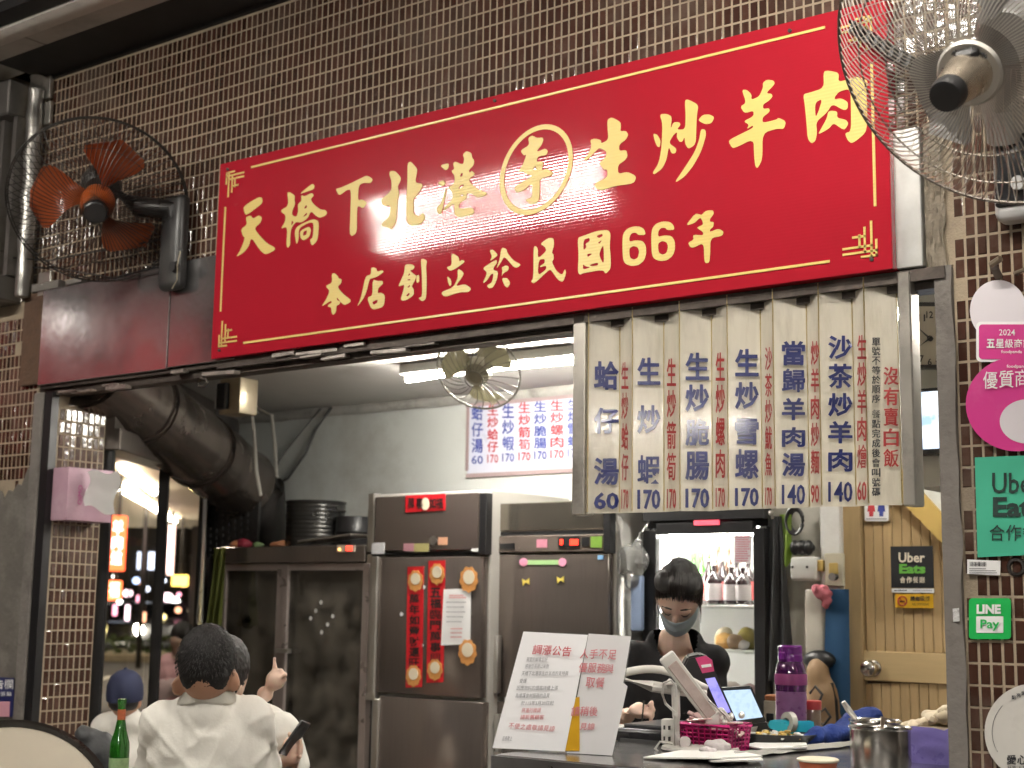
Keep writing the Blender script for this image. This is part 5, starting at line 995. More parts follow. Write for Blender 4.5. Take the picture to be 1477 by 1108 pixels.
for s_, x0, x1, y in (('親愛的顧客您好', 759, 789, 948), ('感謝您長期以來對', 757, 791, 958), ('天橋下北港李生炒羊肉的支持與', 752, 819, 968), ('愛護', 749, 759, 979), ('因應物料的價格持續上漲', 745, 804, 989), ('為維護食材服務的品質', 743, 792, 1000), ('於115年5月20日起', 751, 798, 1011), ('店長敬上', 724, 738, 1062)): nt_text(bm, s_, x0, y, x1, y+6.5, .2, .014 if y > 1030 else .012, .0)
fin('lettering', bm, PG, nb, 0)
bm = NB()
for i, ch in enumerate('人手不足'): nt_text(bm, ch, 836+i*13.4, 936+i*.5, 848+i*13.4, 950+i*.5, .15, .006)
for i, ch in enumerate('優服務'): nt_text(bm, ch, 834+i*13.2, 956+i*.5, 846+i*13.2, 970+i*.5, .15, .006)
nt_text(bm, '與', 871, 958, 884, 971, .15, .006)
for i, ch in enumerate('取餐'): nt_text(bm, ch, 844+i*14, 977, 857+i*14, 992, .15, .006)
for i, ch in enumerate('請稍後'): nt_text(bm, ch, 823+i*13, 1019, 835+i*13, 1033, .15, .006)
for i, ch in enumerate('見諒'): nt_text(bm, ch, 836+i*11, 1043, 846+i*11, 1053, .15, .006)
fin('lettering', bm, mat('notice_rose', (.60, .20, .22), .6), nb, 0)
t = thing('yellow_pouch', 'narrow yellow pouch wedged between the two notice sheets', 'pouch', Q(832, 1080, .01))
bm = NB(); sheet(bm, lambda u, v: Q(803+33*u, 1083-(70+8*u)*v, .0026), 8, 8); fin('pouch', bm, mat('mustard_film', (.65, .36, .02), .3, var=.15, coat=.3, bump=.2, bscale=20), t, 60)
# ---- desk lamp
def S3(x, y, dep): return at(x, y, dep)
lb = oz(1010, 1083); dl = (lb-CAM).dot(FW)
lp = thing('desk_lamp', 'white jointed desk lamp with a round base behind the papers', 'desk lamp', lb); LW = mat('lamp_white', (.62, .60, .56), .35, var=.06, coat=.2)
bm = NB(); lathe(bm, [(.10, .0), (.115, .004), (.112, .012), (.03, .018)], lb, 40); fin('base', bm, LW, lp)
pbm = S3(977, 1078, dl); ptm = S3(974, 988, dl+.02); bm = NB(); tube(bm, [Vector((pbm.x, pbm.y, CT+.012)), pbm.lerp(ptm, .5), ptm], [.011, .012, .013], 12); cyl(bm, ptm+Vector((-.02, 0, .0)), ptm+Vector((.02, 0, .0)), .018, n=14); fin('stem', bm, LW, lp)
bm = NB(); c = S3(988, 1071, dl-.03); cyl(bm, c, c+(CAM-c).normalized()*.012, .018, .016, 18); fin('dimmer_knob', bm, mat('knob_clear', (.5, .45, .44), .2), lp)
ha, hb = S3(885, 975, dl+.05), S3(1020, 992, dl+.12)
bm = NB(); P_ = [ha.lerp(hb, i/12)+Vector((0, 0, .035*math.sin(math.pi*min(1, i/12*1.05)))) for i in range(13)]
for i, p in enumerate(P_): pass
tube(bm, P_, [.008]+[.012]*11+[.008], 12); 
fin('arm', bm, LW, lp)
bm = NB(); tube(bm, [S3(885, 976, dl+.03), S3(940, 990, dl+.03), S3(1018, 1002, dl+.05)], [.014, .017, .014], 10); fin('lower_arm', bm, mat('lamp_grey', (.5, .48, .45), .4), lp)
a_, b_ = S3(960, 945, dl-.02), S3(1032, 1040, dl+.02)
bm = NB(); d = (b_-a_).normalized(); side = d.cross((CAM-a_).normalized()).normalized(); up_ = side.cross(d); Mh = Matrix((d, side, up_)).transposed()
box(bm, (a_+b_)/2, ((b_-a_).length, .05, .022), Mh, .008, 2); fin('lamp_head', bm, LW, lp)
bm = NB(); box(bm, (a_+b_)/2+up_*.012+d*.005, ((b_-a_).length*.82, .032, .006), Mh, .002); fin('diffuser', bm, mat('clear_diffuser', (.45, .36, .33), .15, var=.3, scale=30, coat=.5), lp)
bm = NB(); box(bm, b_+Vector((.01, 0, 0)), (.06, .07, .03), Mh, .01, 2); fin('joint', bm, LW, lp)
bm = NB(); tube(bm, [S3(x, y, dl-.02) for x, y in ((955, 1000), (958, 985), (968, 981), (975, 990), (975, 1005))]+[], .004, 6)
tube(bm, [S3(x, y, dl-.01) for x, y in ((955, 1000), (960, 1015), (974, 1028))], .004, 6); tube(bm, [S3(x, y, dl-.01) for x, y in ((1022, 1010), (1046, 1032), (1060, 1050), (1062, 1066))], .004, 6); tube(bm, [S3(x, y, dl-.02) for x, y in ((970, 1073), (952, 1070), (945, 1080), (955, 1090))], .004, 6); fin('lamp_cord', bm, mat('cord_white', (.55, .53, .5), .5), lp)
# ---- cash box and socket
t = thing('cash_box', 'black cash box with a pad on top by the writing hand', 'box', oz(920, 1080)+Vector((0, .1, 0)))
ba, bb = oz(880, 1086), oz(962, 1082); y0_ = .06; xa, xb = onY(884, 1050, y0_).x, onY(962, 1050, y0_).x
zt_ = onY(920, 1052, y0_).z; bm = NB(); bx(bm, xa, xb, y0_, y0_+.32, CT, zt_, .012, 3); fin('box_body', bm, mat('gloss_black', (.014, .014, .016), .2, var=.2), t)
bm = NB(); bx(bm, xa+.02, xb-.02, y0_+.03, y0_+.28, zt_+.001, zt_+.012, .003); fin('pad', bm, mat('slate_pad', (.08, .08, .085), .3), t)
bm = NB(); bx(bm, xa+.03, xb-.03, y0_-.006, y0_-.001, zt_-.05, zt_-.03); fin('drawer_slot', bm, mat('slot_grey', (.06, .06, .06), .4), t, 0)
t = thing('socket_block', 'small white extension socket block beside the lamp stem', 'socket', oz(967, 1078))
bm = NB(); c = S3(967, 1055, dl+.06); w_ = 12/CF*dl; h_ = 18/CF*dl; box(bm, c, (w_*2, .035, h_*2), Matrix.Rotation(.25, 3, 'Z'), .005, 2); fin('block', bm, mat('socket_white', (.62, .6, .56), .4), t)
bm = NB()
for dx in (-.008, .008):
    for dz in (-.02, .012): box(bm, c+Vector((dx, -.02, dz)), (.004, .008, .012))
fin('slots', bm, BLACK, t, 0)
# ---- card terminal and tablet
tp = [S3(x, y, dl+.20) for x, y in ((989, 950), (1022, 944), (1056, 1032), (1024, 1036))]
t = thing('card_terminal', 'tilted black card terminal with a pink cap and a lit blue screen', 'card terminal', S3(1030, 1060, dl+.2))
u_ = (tp[1]-tp[0]).normalized(); v_ = (tp[3]-tp[0]).normalized(); n2 = u_.cross(v_).normalized(); n2 = n2 if n2.dot(CAM-tp[0]) > 0 else -n2
bm = NB(); slab(bm, [S3(x, y, dl+.20) for x, y in ((985, 962), (992, 948), (1010, 944), (1024, 950), (1058, 1034), (1026, 1040))], -n2*.05); bmesh.ops.bevel(bm, geom=bm.edges[:], offset=.005, segments=2, affect='EDGES'); fin('terminal_body', bm, BLACK, t)
bm = NB(); slab(bm, [S3(x, y, dl+.20)+n2*.003 for x, y in ((1003, 949), (1018, 946), (1027, 952), (1030, 968), (1013, 971))], -n2*.004); fin('pink_cap', bm, mat('cap_pink', (.62, .06, .20), .35), t, 0)
bm = NB(); x0_ = [S3(x, y, dl+.20)+n2*.006 for x, y in ((1012, 963), (1026, 961), (1025, 957), (1011, 959))]; letter(bm, 'pay', lambda u, v: (x0_[0]*(1-u)+x0_[1]*u)*(1-v)+(x0_[3]*(1-u)+x0_[2]*u)*v, .03) if 0 else slab(bm, x0_, -n2*.001); fin('white_print', bm, WL, t, 0)
bm = NB(); slab(bm, [S3(x, y, dl+.20)+n2*.003 for x, y in ((1017, 979), (1031, 977), (1054, 1027), (1040, 1031))], -n2*.002); fin('lit_screen', bm, screen_mat('terminal_glow', .55, (.40, .36, .95), (.30, .28, .75), 30), t, 0)
tb_ = [S3(x, y, dl+.28) for x, y in ((1043, 996), (1082, 994), (1100, 1034), (1062, 1039))]
t = thing('tablet', 'tablet with a pale blue lit screen in a black case beside the card terminal', 'tablet', S3(1075, 1050, dl+.28))
u_ = (tb_[1]-tb_[0]).normalized(); v_ = (tb_[3]-tb_[0]).normalized(); n3 = u_.cross(v_).normalized(); n3 = n3 if n3.dot(CAM-tb_[0]) > 0 else -n3
bm = NB(); slab(bm, [S3(x, y, dl+.285) for x, y in ((1040, 993), (1084, 990), (1106, 1042), (1060, 1046))], -n3*.02); bmesh.ops.bevel(bm, geom=bm.edges[:], offset=.004, segments=2, affect='EDGES'); fin('case', bm, BLACK, t)
bm = NB(); slab(bm, [p+n3*.004 for p in tb_], -n3*.001); fin('lit_screen', bm, screen_mat('tablet_glow', .5, (.62, .80, 1), (.55, .72, .92), 60), t, 0)
bm = NB(); slab(bm, [S3(x, y, dl+.29) for x, y in ((1060, 1046), (1106, 1042), (1112, 1062), (1066, 1066))], -n3*.03); fin('tablet_stand', bm, BLACK, t, 0)
# ---- pink basket
a, b = oz(990, 1087), oz(1046, 1084); da_ = (oz(1015, 1086)-CAM).dot(FW)
zt_ = at(1015, 1049, da_).z; t = thing('plastic_basket', 'magenta perforated plastic basket of cutlery packs on the counter', 'basket', oz(1015, 1086)+Vector((0, .06, 0)))
bc = oz(1015, 1084)+Vector((0, .07, 0)); MG = mat('magenta_plastic', (.45, .015, .14), .35, var=.08)
hw, hd = .075, .06
def bpt(u, f, z): return Vector((bc.x+u, bc.y+f, CT+z))
H = zt_-CT; bm = NB()
for (ax_, n, L2) in (('x', 8, hw), ('y', 6, hd)):
    for sgn in (-1, 1):
        for i in range(n+1):
            q = -L2+2*L2*i/n
            p0 = (bpt(q, sgn*hd, .0), bpt(q*1.1, sgn*hd*1.1, H)) if ax_ == 'x' else (bpt(sgn*hw, q, 0), bpt(sgn*hw*1.1, q*1.1, H))
            tube(bm, p0, .0045, 4)
for z in (.003, H*.2, H*.36, H*.52, H*.68, H*.84):
    k = 1+.1*z/H; tube(bm, [bpt(-hw*k, -hd*k, z), bpt(hw*k, -hd*k, z), bpt(hw*k, hd*k, z), bpt(-hw*k, hd*k, z)], .004, 4, closed=True)
tube(bm, [bpt(-hw*1.1, -hd*1.1, H), bpt(hw*1.1, -hd*1.1, H), bpt(hw*1.1, hd*1.1, H), bpt(-hw*1.1, hd*1.1, H)], .008, 6, closed=True)
bx(bm, bc.x-hw, bc.x+hw, bc.y-hd, bc.y+hd, CT+.001, CT+.005); fin('basket', bm, MG, t)
bm = NB(); bx(bm, bc.x-hw*.96, bc.x+hw*.96, bc.y-hd*.96, bc.y+hd*.96, CT+.006, CT+H*.8); fin('liner', bm, mat('basket_dark', (.16, .01, .05), .6), t, 0)
rnd = random.Random(8); bm = NB()
for i in range(14):
    c = bpt(rnd.uniform(-.06, .05), rnd.uniform(-.04, .04), H+rnd.uniform(-.01, .02)); box(bm, c, (.10, .03, .006), Matrix.Rotation(rnd.uniform(-.5, .5), 3, 'Y')@Matrix.Rotation(rnd.uniform(-.6, .6), 3, 'Z')@Matrix.Rotation(rnd.uniform(-.8, .8), 3, 'X'), .002)
fin('wrapped_packs', bm, mat('pack_pink', (.62, .42, .40), .3, var=.4, scale=40, coat=.4), t)
bm = NB()
for i in range(16): ball(bm, bpt(rnd.uniform(.01, .08), rnd.uniform(-.04, .04), H+rnd.uniform(0, .03)), rnd.uniform(.006, .013), 8, 6)
fin('foil_packs', bm, mat('silver_foil', (.7, .68, .64), .3, .5, var=.3, scale=60), t)
blob('tissue_wad', [('e', oz(1035, 1088)+Vector((0, 0, .02)), (.04, .03, .022)), ('e', oz(1020, 1090)+Vector((0, 0, .012)), (.03, .02, .012)), ('e', oz(1045, 1084)+Vector((0, 0, .03)), (.025, .02, .028))], mat('crumpled_film', (.68, .62, .62), .3, var=.1, trans=.2, bump=.4, bscale=50), None, .006, 2, fn=lambda p, n: p+n*.008*noise.noise(p*60), label='crumpled pale plastic wrap in front of the magenta basket', cat='wrap')
# ---- bottles and small things on the right
c = oz(1142, 1064); db = (c-CAM).dot(FW); k_ = db/CF
t = thing('water_bottle', 'tall purple sports bottle with a purple cap on the counter', 'bottle', c)
PU = mat('purple_plastic', (.10, .015, .12), .12, var=.1, trans=.35, coat=.5); r = 22*k_; hh = at(1142, 931, db).z-c.z
bm = NB(); lathe(bm, [(r*.9, 0), (r*.98, .01), (r, hh*.42), (r*1.02, hh*.6), (r*1.02, hh*.72), (r*.9, hh*.79), (r*.78, hh*.83)], c, 28); fin('bottle_body', bm, PU, t)
bm = NB(); lathe(bm, [(r*1.05, hh*.57), (r*1.07, hh*.59), (r*1.07, hh*.67), (r*1.05, hh*.69)], c, 28); fin('grip_band', bm, mat('mauve_band', (.30, .06, .20), .45), t)
bm = NB(); lathe(bm, [(r*.8, hh*.82), (r*.82, hh*.84), (r*.82, hh*.88), (r*.78, hh*.9), (r*.8, hh*.91), (r*.8, hh*.98), (r*.7, hh)], c, 24); box(bm, c+Vector((-.01, -r*.8, hh*.88)), (.025, .02, .03), None, .005); fin('cap', bm, mat('purple_cap', (.16, .02, .22), .25, coat=.4), t)
bm = NB(); lathe(bm, [(r*1.005, hh*.12), (r*1.01, hh*.5)], c, 28, None, False, False); fin('measure_label', bm, mat('mauve_print', (.24, .10, .24), .3, var=.3, scale=40), t)
c = oz(1174, 1062); d2 = (c-CAM).dot(FW); r = 11*d2/CF; hh = at(1174, 1011, d2).z-c.z
t = thing('condiment_jar', 'clear jar with a coral red lid behind the purple bottle', 'jar', c); bm = NB(); lathe(bm, [(r*.95, 0), (r, .01), (r, hh*.7), (r*.9, hh*.78)], c, 20); fin('jar_body', bm, mat('tan_glass', (.40, .30, .22), .15, coat=.5, trans=.3), t)
bm = NB(); lathe(bm, [(r*1.05, hh*.75), (r*1.08, hh*.98), (r, hh)], c, 20); fin('lid', bm, mat('coral_lid', (.60, .08, .07), .35), t)
t = thing('milk_carton', 'small white carton with an orange top left of the purple bottle', 'carton', oz(1112, 1050)); c = oz(1112, 1050); dm = (c-CAM).dot(FW); zt_ = at(1112, 1003, dm).z
bm = NB(); bx(bm, c.x-.028, c.x+.028, c.y, c.y+.06, CT, zt_-.02, .003); fin('carton', bm, mat('carton_white', (.62, .58, .48), .5, var=.3, scale=40), t)
bm = NB(); bx(bm, c.x-.026, c.x+.026, c.y+.003, c.y+.057, zt_-.02, zt_, .004); fin('orange_top', bm, mat('carton_orange', (.5, .2, .08), .5), t)
bm = NB(); bx(bm, c.x-.016, c.x+.012, c.y-.004, c.y-.001, CT+.02, CT+.05); fin('black_print', bm, INK, t, 0)
c = oz(1135, 1072); dt = (c-CAM).dot(FW); t = thing('tape_dispenser', 'bright turquoise tape dispenser with a clear tape roll', 'tape dispenser', c); TQ = mat('turquoise', (.03, .42, .55), .35, var=.06, coat=.2)
def tq(x, y): return at(x, y, dt)
side = Vector((.25, .5, 0)).normalized()*.045
bm = NB(); slab(bm, [tq(*p) for p in ((1106, 1046), (1110, 1038), (1128, 1040), (1140, 1050), (1143, 1040), (1158, 1040), (1161, 1066), (1142, 1068), (1138, 1060), (1110, 1052))], side); bmesh.ops.bevel(bm, geom=bm.edges[:], offset=.003, segments=2, affect='EDGES'); fin('dispenser_body', bm, TQ, t)
bm = NB(); cc = tq(1130, 1042)+side*.5; lathe(bm, [(.014, -.01), (.032, -.01), (.032, .01), (.014, .01)], cc, 24, axisM(side), False, False); fin('tape_roll', bm, mat('tape_clear', (.62, .60, .52), .2, trans=.3), t)
c = oz(1068, 1070); t = thing('white_bowl', 'small white bowl beside the magenta basket', 'bowl', c)
bm = NB(); lathe(bm, [(.025, 0), (.045, .02), (.056, .05), (.052, .05), (.04, .02), (.0, .008)], c, 28, None, True, False); fin('bowl', bm, mat('bowl_white', (.72, .70, .66), .25, coat=.4), t)
c = oz(1074, 1062)+Vector((.01, .05, .055)); bm = NB(); ball(bm, c, (.036, .03, .026), 18, 12); [setattr(v, 'co', v.co+(v.co-c)*.12*max(0, (v.co.x-c.x)/.036-.6)) for v in bm.verts]; fin('lime', bm, mat('lime_peel', (.12, .20, .03), .4, var=.25, bump=.3, bscale=200), label='green lime resting behind the white bowl', cat='lime')
t = thing('candy_tray', 'dark oval tray heaped with white and gold wrapped sweets', 'tray', oz(1108, 1078)); c = oz(1108, 1076)+Vector((0, .06, 0)); Mz = Matrix.Rotation(.4, 3, 'Z')@Matrix.Diagonal((1.5, 1, 1))
bm = NB(); lathe(bm, [(.06, 0), (.075, .02), (.085, .035), (.08, .035), (.065, .015), (0, .01)], c, 32, Mz, True, False); fin('tray', bm, BLACK, t)
for nm, m in (('white_sweets', mat('sweet_white', (.75, .74, .7), .3, var=.1, coat=.4)), ('gold_sweets', mat('sweet_gold', (.55, .38, .10), .3, .4, var=.4, scale=60))):
    bm = NB()
    for i in range(34):
        a, q = rnd.random()*6.28, math.sqrt(rnd.random())*.07; p = c+Mz@Vector((q*math.cos(a), q*math.sin(a), 0))+Vector((0, 0, .025+(.07-q)*.35*rnd.random())); box(bm, p, (.02, .012, .007), Matrix.Rotation(rnd.random()*3, 3, 'Z')@Matrix.Rotation(rnd.uniform(-.6, .6), 3, 'X'), .002)
    fin(nm, bm, m, t)
PAP2 = mat('sheet_white', (.78, .77, .74), .6, var=.03)
for pts, lab in ((((928, 1096), (985, 1087), (1060, 1089), (1100, 1099), (1040, 1104)), 'loose white papers at the front edge of the counter'), (((1072, 1078), (1120, 1070), (1163, 1078), (1165, 1086), (1100, 1090)), 'folded white napkins in front of the sweet tray'), (((1022, 1101), (1095, 1096), (1101, 1103), (1030, 1107)), 'white envelope over the loose papers')):
    bm = NB(); slab(bm, [oz(x, y)+Vector((0, 0, .004+.003*i%2)) for i, (x, y) in enumerate(pts)], (0, 0, .004)); o = fin('paper_sheets', bm, PAP2, label=lab, cat='paper', smooth=0)
bm = NB()
a, b = oz(1060, 1094), oz(1226, 1077)
sheet(bm, lambda u, v: a.lerp(b, u)+Vector((-.02, .03, 0))*(v-.5)*2+Vector((0, 0, .006+.012*math.sin(math.pi*v)+.004*noise.noise(Vector((u*12, v*3, 0))))), 40, 6); fin('grey_strap', bm, mat('strap_grey', (.30, .29, .26), .5, var=.25), label='long grey strap lying along the counter to the steel pots', cat='strap', smooth=60)
cl0, cl1 = oz(1166, 1076), oz(1228, 1070); pr_ = [('c', cl0+Vector((.02, .02, .03)), cl1+Vector((-.01, .06, .05)), .03, .045), ('c', cl0+Vector((.04, .08, .03)), cl1+Vector((.02, .1, .06)), .035, .05), ('e', cl1+Vector((0, .06, .03)), (.07, .07, .05)), ('c', cl0+Vector((-.0, .0, .016)), cl1+Vector((-.02, -.0, .02)), .02, .025)]
blob('blue_towel', pr_, mat('royal_towel', (.012, .035, .19), .85, var=.25, bump=.4, bscale=120), None, .008, 4, fn=lambda p, n: Vector((p.x, p.y, max(CT+.002, p.z)))+n*.008*noise.noise(p*26), label='rolled royal blue towel beside the steel pots', cat='towel')
# ---- pots
def pot(px, py, rpx, toppx, Y, lab, nm='steel_pot'):
    c = onY(px, py, Y); c = Vector((c.x, Y, CT)); d = (c-CAM).dot(FW); r = rpx*d/CF; z1 = onY(px, toppx, Y).z-CT
    t = thing(nm, lab, 'pot', c, 'steel pots on the counter'); M_ = mat('pot_steel', (.55, .53, .5), .2, 1, var=.12, scale=5, stretch=(1, 1, .2), bump=.02)
    bm = NB(); lathe(bm, [(r*.97, 0), (r, .006), (r, z1-.004), (r*1.05, z1), (r*1.04, z1+.004), (r*.98, z1), (r*.965, z1-.006), (r*.95, .012), (0, .01)], c, 44, None, True, False); fin('pot_body', bm, M_, t, 40)
    return t, c, r, z1
t, c, r, z1 = pot(1270, 1080, 43, 1050, -.02, 'open stainless pot at the right end of the counter')
bm = NB(); lathe(bm, [(0, z1-.03), (r*.94, z1-.03)], c, 30, None, False, False); 
for v in bm.verts: v.co.z += .01*noise.noise(v.co*40)
fin('soup', bm, mat('broth', (.30, .24, .17), .2, var=.3, scale=20, coat=.4), t)
bm = NB(); cc = c+Vector((.01, -.02, z1-.02)); cyl(bm, cc, cc+Vector((.004, .01, .05)), .009, .008, 10); fin('ladle_stub', bm, mat('pale_stub', (.55, .45, .36), .5), t)
t, c2, r2, z2 = pot(1262, 1040, 36, 1040, .22, 'second stainless pot partly hidden behind the front pot')
p = c2+Vector((-r2*.8, 0, z2)); bm = NB(); tube(bm, [p+Vector((.02, 0, -.03)), p, p+Vector((-.025, 0, .03)), p+Vector((-.035, -.01, .05))], [.008, .008, .01, .007], 8); fin('ladle_handle', bm, ALU, t)
# ---- purple bag of dumplings
Yd = .12; c = onY(1335, 1085, Yd); t = thing('dumpling_bag', 'purple plastic bag heaped with pale dumplings behind the right jamb', 'bag', Vector((c.x, Yd, CT)))
X0, X1, Z0, Z1 = rectY(1292, 1050, 1400, 1108, Yd); bm = NB()
def bagf(u, v):
    a = 2*math.pi*u; sx = abs(math.cos(a))**.6*math.copysign(1, math.cos(a)); sy = abs(math.sin(a))**.6*math.copysign(1, math.sin(a)); k = 1+.04*v+.03*noise.noise(Vector((math.cos(a)*2, math.sin(a)*2, v*3)))
    return Vector(((X0+X1)/2+(X1-X0)/2*sx*k, Yd+.15+.14*sy*k, CT+(Z1-CT)*v+.012*noise.noise(Vector((math.cos(a)*5, math.sin(a)*5, 9)))*v))
sheet(bm, bagf, 48, 14); bmesh.ops.remove_doubles(bm, verts=bm.verts[:], dist=.0005); fin('bag_film', bm, mat('violet_film', (.22, .18, .50), .3, var=.12, coat=.3, bump=.4, bscale=18), t, 60)
bm = NB(); rnd = random.Random(2)
for i in range(70):
    x, y = rnd.uniform(X0+.03, X1-.02), Yd+.15+rnd.uniform(-.11, .11); e = max(0, 1-((x-(X0+X1)/2-.03)/((X1-X0)/2))**2)
    p = Vector((x, y, Z1-.005+.055*e*rnd.uniform(.3, 1))); Mr = Matrix.Rotation(rnd.random()*6, 3, 'Z')@Matrix.Rotation(rnd.uniform(-.6, .6), 3, 'X'); g = ball(bm, p, (.034, .02, .017), 12, 8, Mr)
    for v in g: v.co += (v.co-p).normalized()*.004*noise.noise(v.co*70)
bx(bm, X0+.02, X1-.02, Yd+.03, Yd+.27, Z1-.05, Z1); fin('dumplings', bm, mat('dumpling_dough', (.62, .52, .36), .45, var=.15, scale=30, sss=.0), t)
c = oz(1180, 1112); t = thing('paper_tub', 'orange paper tub with a pale lid at the front edge of the counter', 'tub', c); d = (c-CAM).dot(FW); r = 29*d/CF
z1 = at(1180, 1098, d).z-CT; z1 = max(.03, z1)
bm = NB(); lathe(bm, [(r*.85, 0), (r*.97, z1*.9)], c, 32); fin('tub', bm, mat('tub_orange', (.6, .16, .07), .5), t)
bm = NB(); lathe(bm, [(r, z1*.8), (r*1.04, z1*.86), (r*1.04, z1), (r*.95, z1+.003), (0, z1+.001)], c, 32, None, True, False); fin('lid', bm, mat('lid_cream', (.7, .64, .48), .5), t)
# ================================================================== PEOPLE
SKIN = mat('skin_tan', (.46, .25, .16), .5, var=.12, scale=14, sss=.12, bump=.06, bscale=140); SKINL = mat('skin_light', (.76, .54, .43), .45, var=.1, scale=14, sss=.12)
HAIR = mat('black_hair', (.007, .0055, .005), .5, var=.5, scale=30, stretch=(6, 6, 1), bump=.5, bscale=120)
GREYH = mat('greying_hair', (.011, .010, .010), .65, spec=.25, var=1.0, scale=260, bump=.25, bscale=300, dirt=.12, dcol=(.16, .15, .14))
WSH = mat('white_shirt', (.74, .72, .66), .8, var=.06, bump=.12, bscale=90)
def rotm(rx, ry, rz): return Matrix.Rotation(rz, 3, 'Z')@Matrix.Rotation(ry, 3, 'Y')@Matrix.Rotation(rx, 3, 'X')
def wrinkle(amp, sc, seed=0):
    def fn(p, n): return p+n*amp*(abs(noise.noise(Vector((p.x*sc+p.z*sc*.5, p.y*sc, p.z*sc*.45+seed))))*-1.2+.35*noise.noise(Vector((p.x*sc*1.6-p.z*sc*.9, p.y*sc, p.z*sc*.8+seed))))
    return fn
def folds(c, amp, seed=0):      # soft cloth creases fanning from the arm holes and sagging towards the waist
    base = wrinkle(.005, 9, seed)
    def fn(p, n):
        r, z = (p-c).dot(RH), p.z-c.z; q = Vector((r*5+z*2.5, z*10-abs(r)*9, seed+(p-c).dot(FH)*3)); k = (1-min(1, abs(noise.noise(q))*2.2))**3
        q2 = Vector((r*9-z*5, z*6+r*7, seed+4)); k2 = (1-min(1, abs(noise.noise(q2))*2.4))**4
        return base(p, n)+n*amp*(k*.9+k2*.6)*min(1, max(.25, .5-z*2.2))
    return fn
# local frame helpers: right / toward camera directions seen from the camera
RH = Vector((math.cos(YAW), math.sin(YAW), 0)); FH = Vector((-math.sin(YAW), math.cos(YAW), 0)); ZU = Vector((0, 0, 1))
def LF(o, r, f, z): return o+RH*r+FH*f+ZU*z
MR = Matrix((RH, FH, ZU)).transposed()
# ---- man from behind, seated: white shirt
hd = at(299, 960, 4.15); man = thing('person', 'seated man seen from behind with short greying hair and a white collared shirt', 'person', Vector((hd.x, hd.y, .0)), 'people at the arcade tables')
k = 4.15/CF
def PM(x, y, f=0): return at(x, y, 4.15)+FH*f
nk = PM(297, 1010, .02); 
sh_l, sh_r = PM(233, 1040, .04), PM(356, 1034, .04)
chest = PM(297, 1120, .06); hip = PM(297, 1250, .05)
sit = Vector((hip.x, hip.y, .50))
el_l, el_r = PM(208, 1155, .08), PM(372, 1160, .14)
wr_l, wr_r = el_l+FH*.22+ZU*-.02, el_r+FH*.24
kl, kr = LF(sit, -.13, .42, -.02), LF(sit, .13, .42, -.02)
body = [('e', PM(299, 958), (.079, .098, .112), MR), ('e', PM(299, 985, .035), (.062, .07, .075), MR), ('c', PM(298, 990, .0), nk+ZU*-.03, .058, .062),
        ('c', sh_l+ZU*-.02, sh_r+ZU*-.02, .045, .045), ('e', chest, (.15, .10, .24), MR), ('e', sit+ZU*.04, (.17, .13, .13), MR), ('c', chest, sit, .13, .14),
        ('c', sh_l, el_l, .052, .042), ('c', el_l, wr_l, .040, .030), ('c', sh_r, el_r, .052, .042), ('c', el_r, wr_r, .040, .030), ('e', wr_l+FH*.06, (.03, .05, .02), MR), ('e', wr_r+FH*.06, (.03, .05, .02), MR),
        ('c', LF(sit, -.09, .02, 0), kl, .085, .06), ('c', LF(sit, .09, .02, 0), kr, .085, .06), ('c', kl, kl+ZU*-.42, .055, .04), ('c', kr, kr+ZU*-.42, .055, .04), ('c', kl+ZU*-.44, kl+ZU*-.45+FH*.12, .04, .035), ('c', kr+ZU*-.44, kr+ZU*-.45+FH*.12, .04, .035),
        ('e', PM(257, 988, -.005), (.011, .022, .034), MR@rotm(0, .25, -.7)), ('e', PM(340, 982, -.005), (.011, .022, .034), MR@rotm(0, -.25, .7)), ('e', PM(262, 996, -.0), (.012, .014, .02), MR), ('e', PM(336, 990, -.0), (.012, .014, .02), MR)]
blob('body', body, SKIN, man, .009, 4)
blob('hair', [('e', PM(299, 952, -.004), (.083, .099, .106), MR), ('e', PM(299, 968, -.035), (.074, .06, .068), MR), ('e', PM(299, 980, -.03), (.066, .05, .05), MR)], GREYH, man, .006, 3, fn=lambda p, n: p+n*.0022*noise.noise(p*170)+n*.0012*noise.noise(p*50))
shirt = [('c', sh_l+ZU*-.03, sh_r+ZU*-.03, .055, .055), ('c', nk+ZU*-.03, sh_l+ZU*-.03, .080, .058), ('c', nk+ZU*-.03, sh_r+ZU*-.03, .080, .058), ('e', chest+ZU*.0, (.182, .12, .25), MR), ('e', PM(298, 1078, .03), (.178, .112, .165), MR), ('c', chest, sit+ZU*.06, .165, .175), ('c', nk+ZU*-.035, nk+ZU*.0, .085, .07),
         ('c', sh_l+ZU*-.015, sh_l.lerp(el_l, .62), .075, .064), ('c', sh_r+ZU*-.015, sh_r.lerp(el_r, .62), .075, .064)]
blob('shirt', shirt, WSH, man, .007, 16, fn=folds(PM(297, 1060), .014, 3))
bm = NB(); rnd = random.Random(12)      # short cropped hairs
for i in range(1500):
    a, b = rnd.uniform(0, 6.283), rnd.uniform(-.35, 1); cb = math.sqrt(max(0, 1-b*b)); d_ = RH*(cb*math.cos(a)*.082)+FH*(cb*math.sin(a)*.098)+ZU*(b*.105)
    if cb*math.sin(a) > .25: continue
    p = PM(299, 952, -.004)+d_; o = d_.normalized(); tube(bm, [p-o*.002, p+o*.005+ZU*-.003, p+o*.007+ZU*-.009+RH*rnd.uniform(-.003, .003)], [.0009, .0008, .0004], 3, False)
fin('short_hairs', bm, mat('grey_strand', (.03, .028, .027), .5, var=1.0, scale=90), man, 0)
bm = NB()
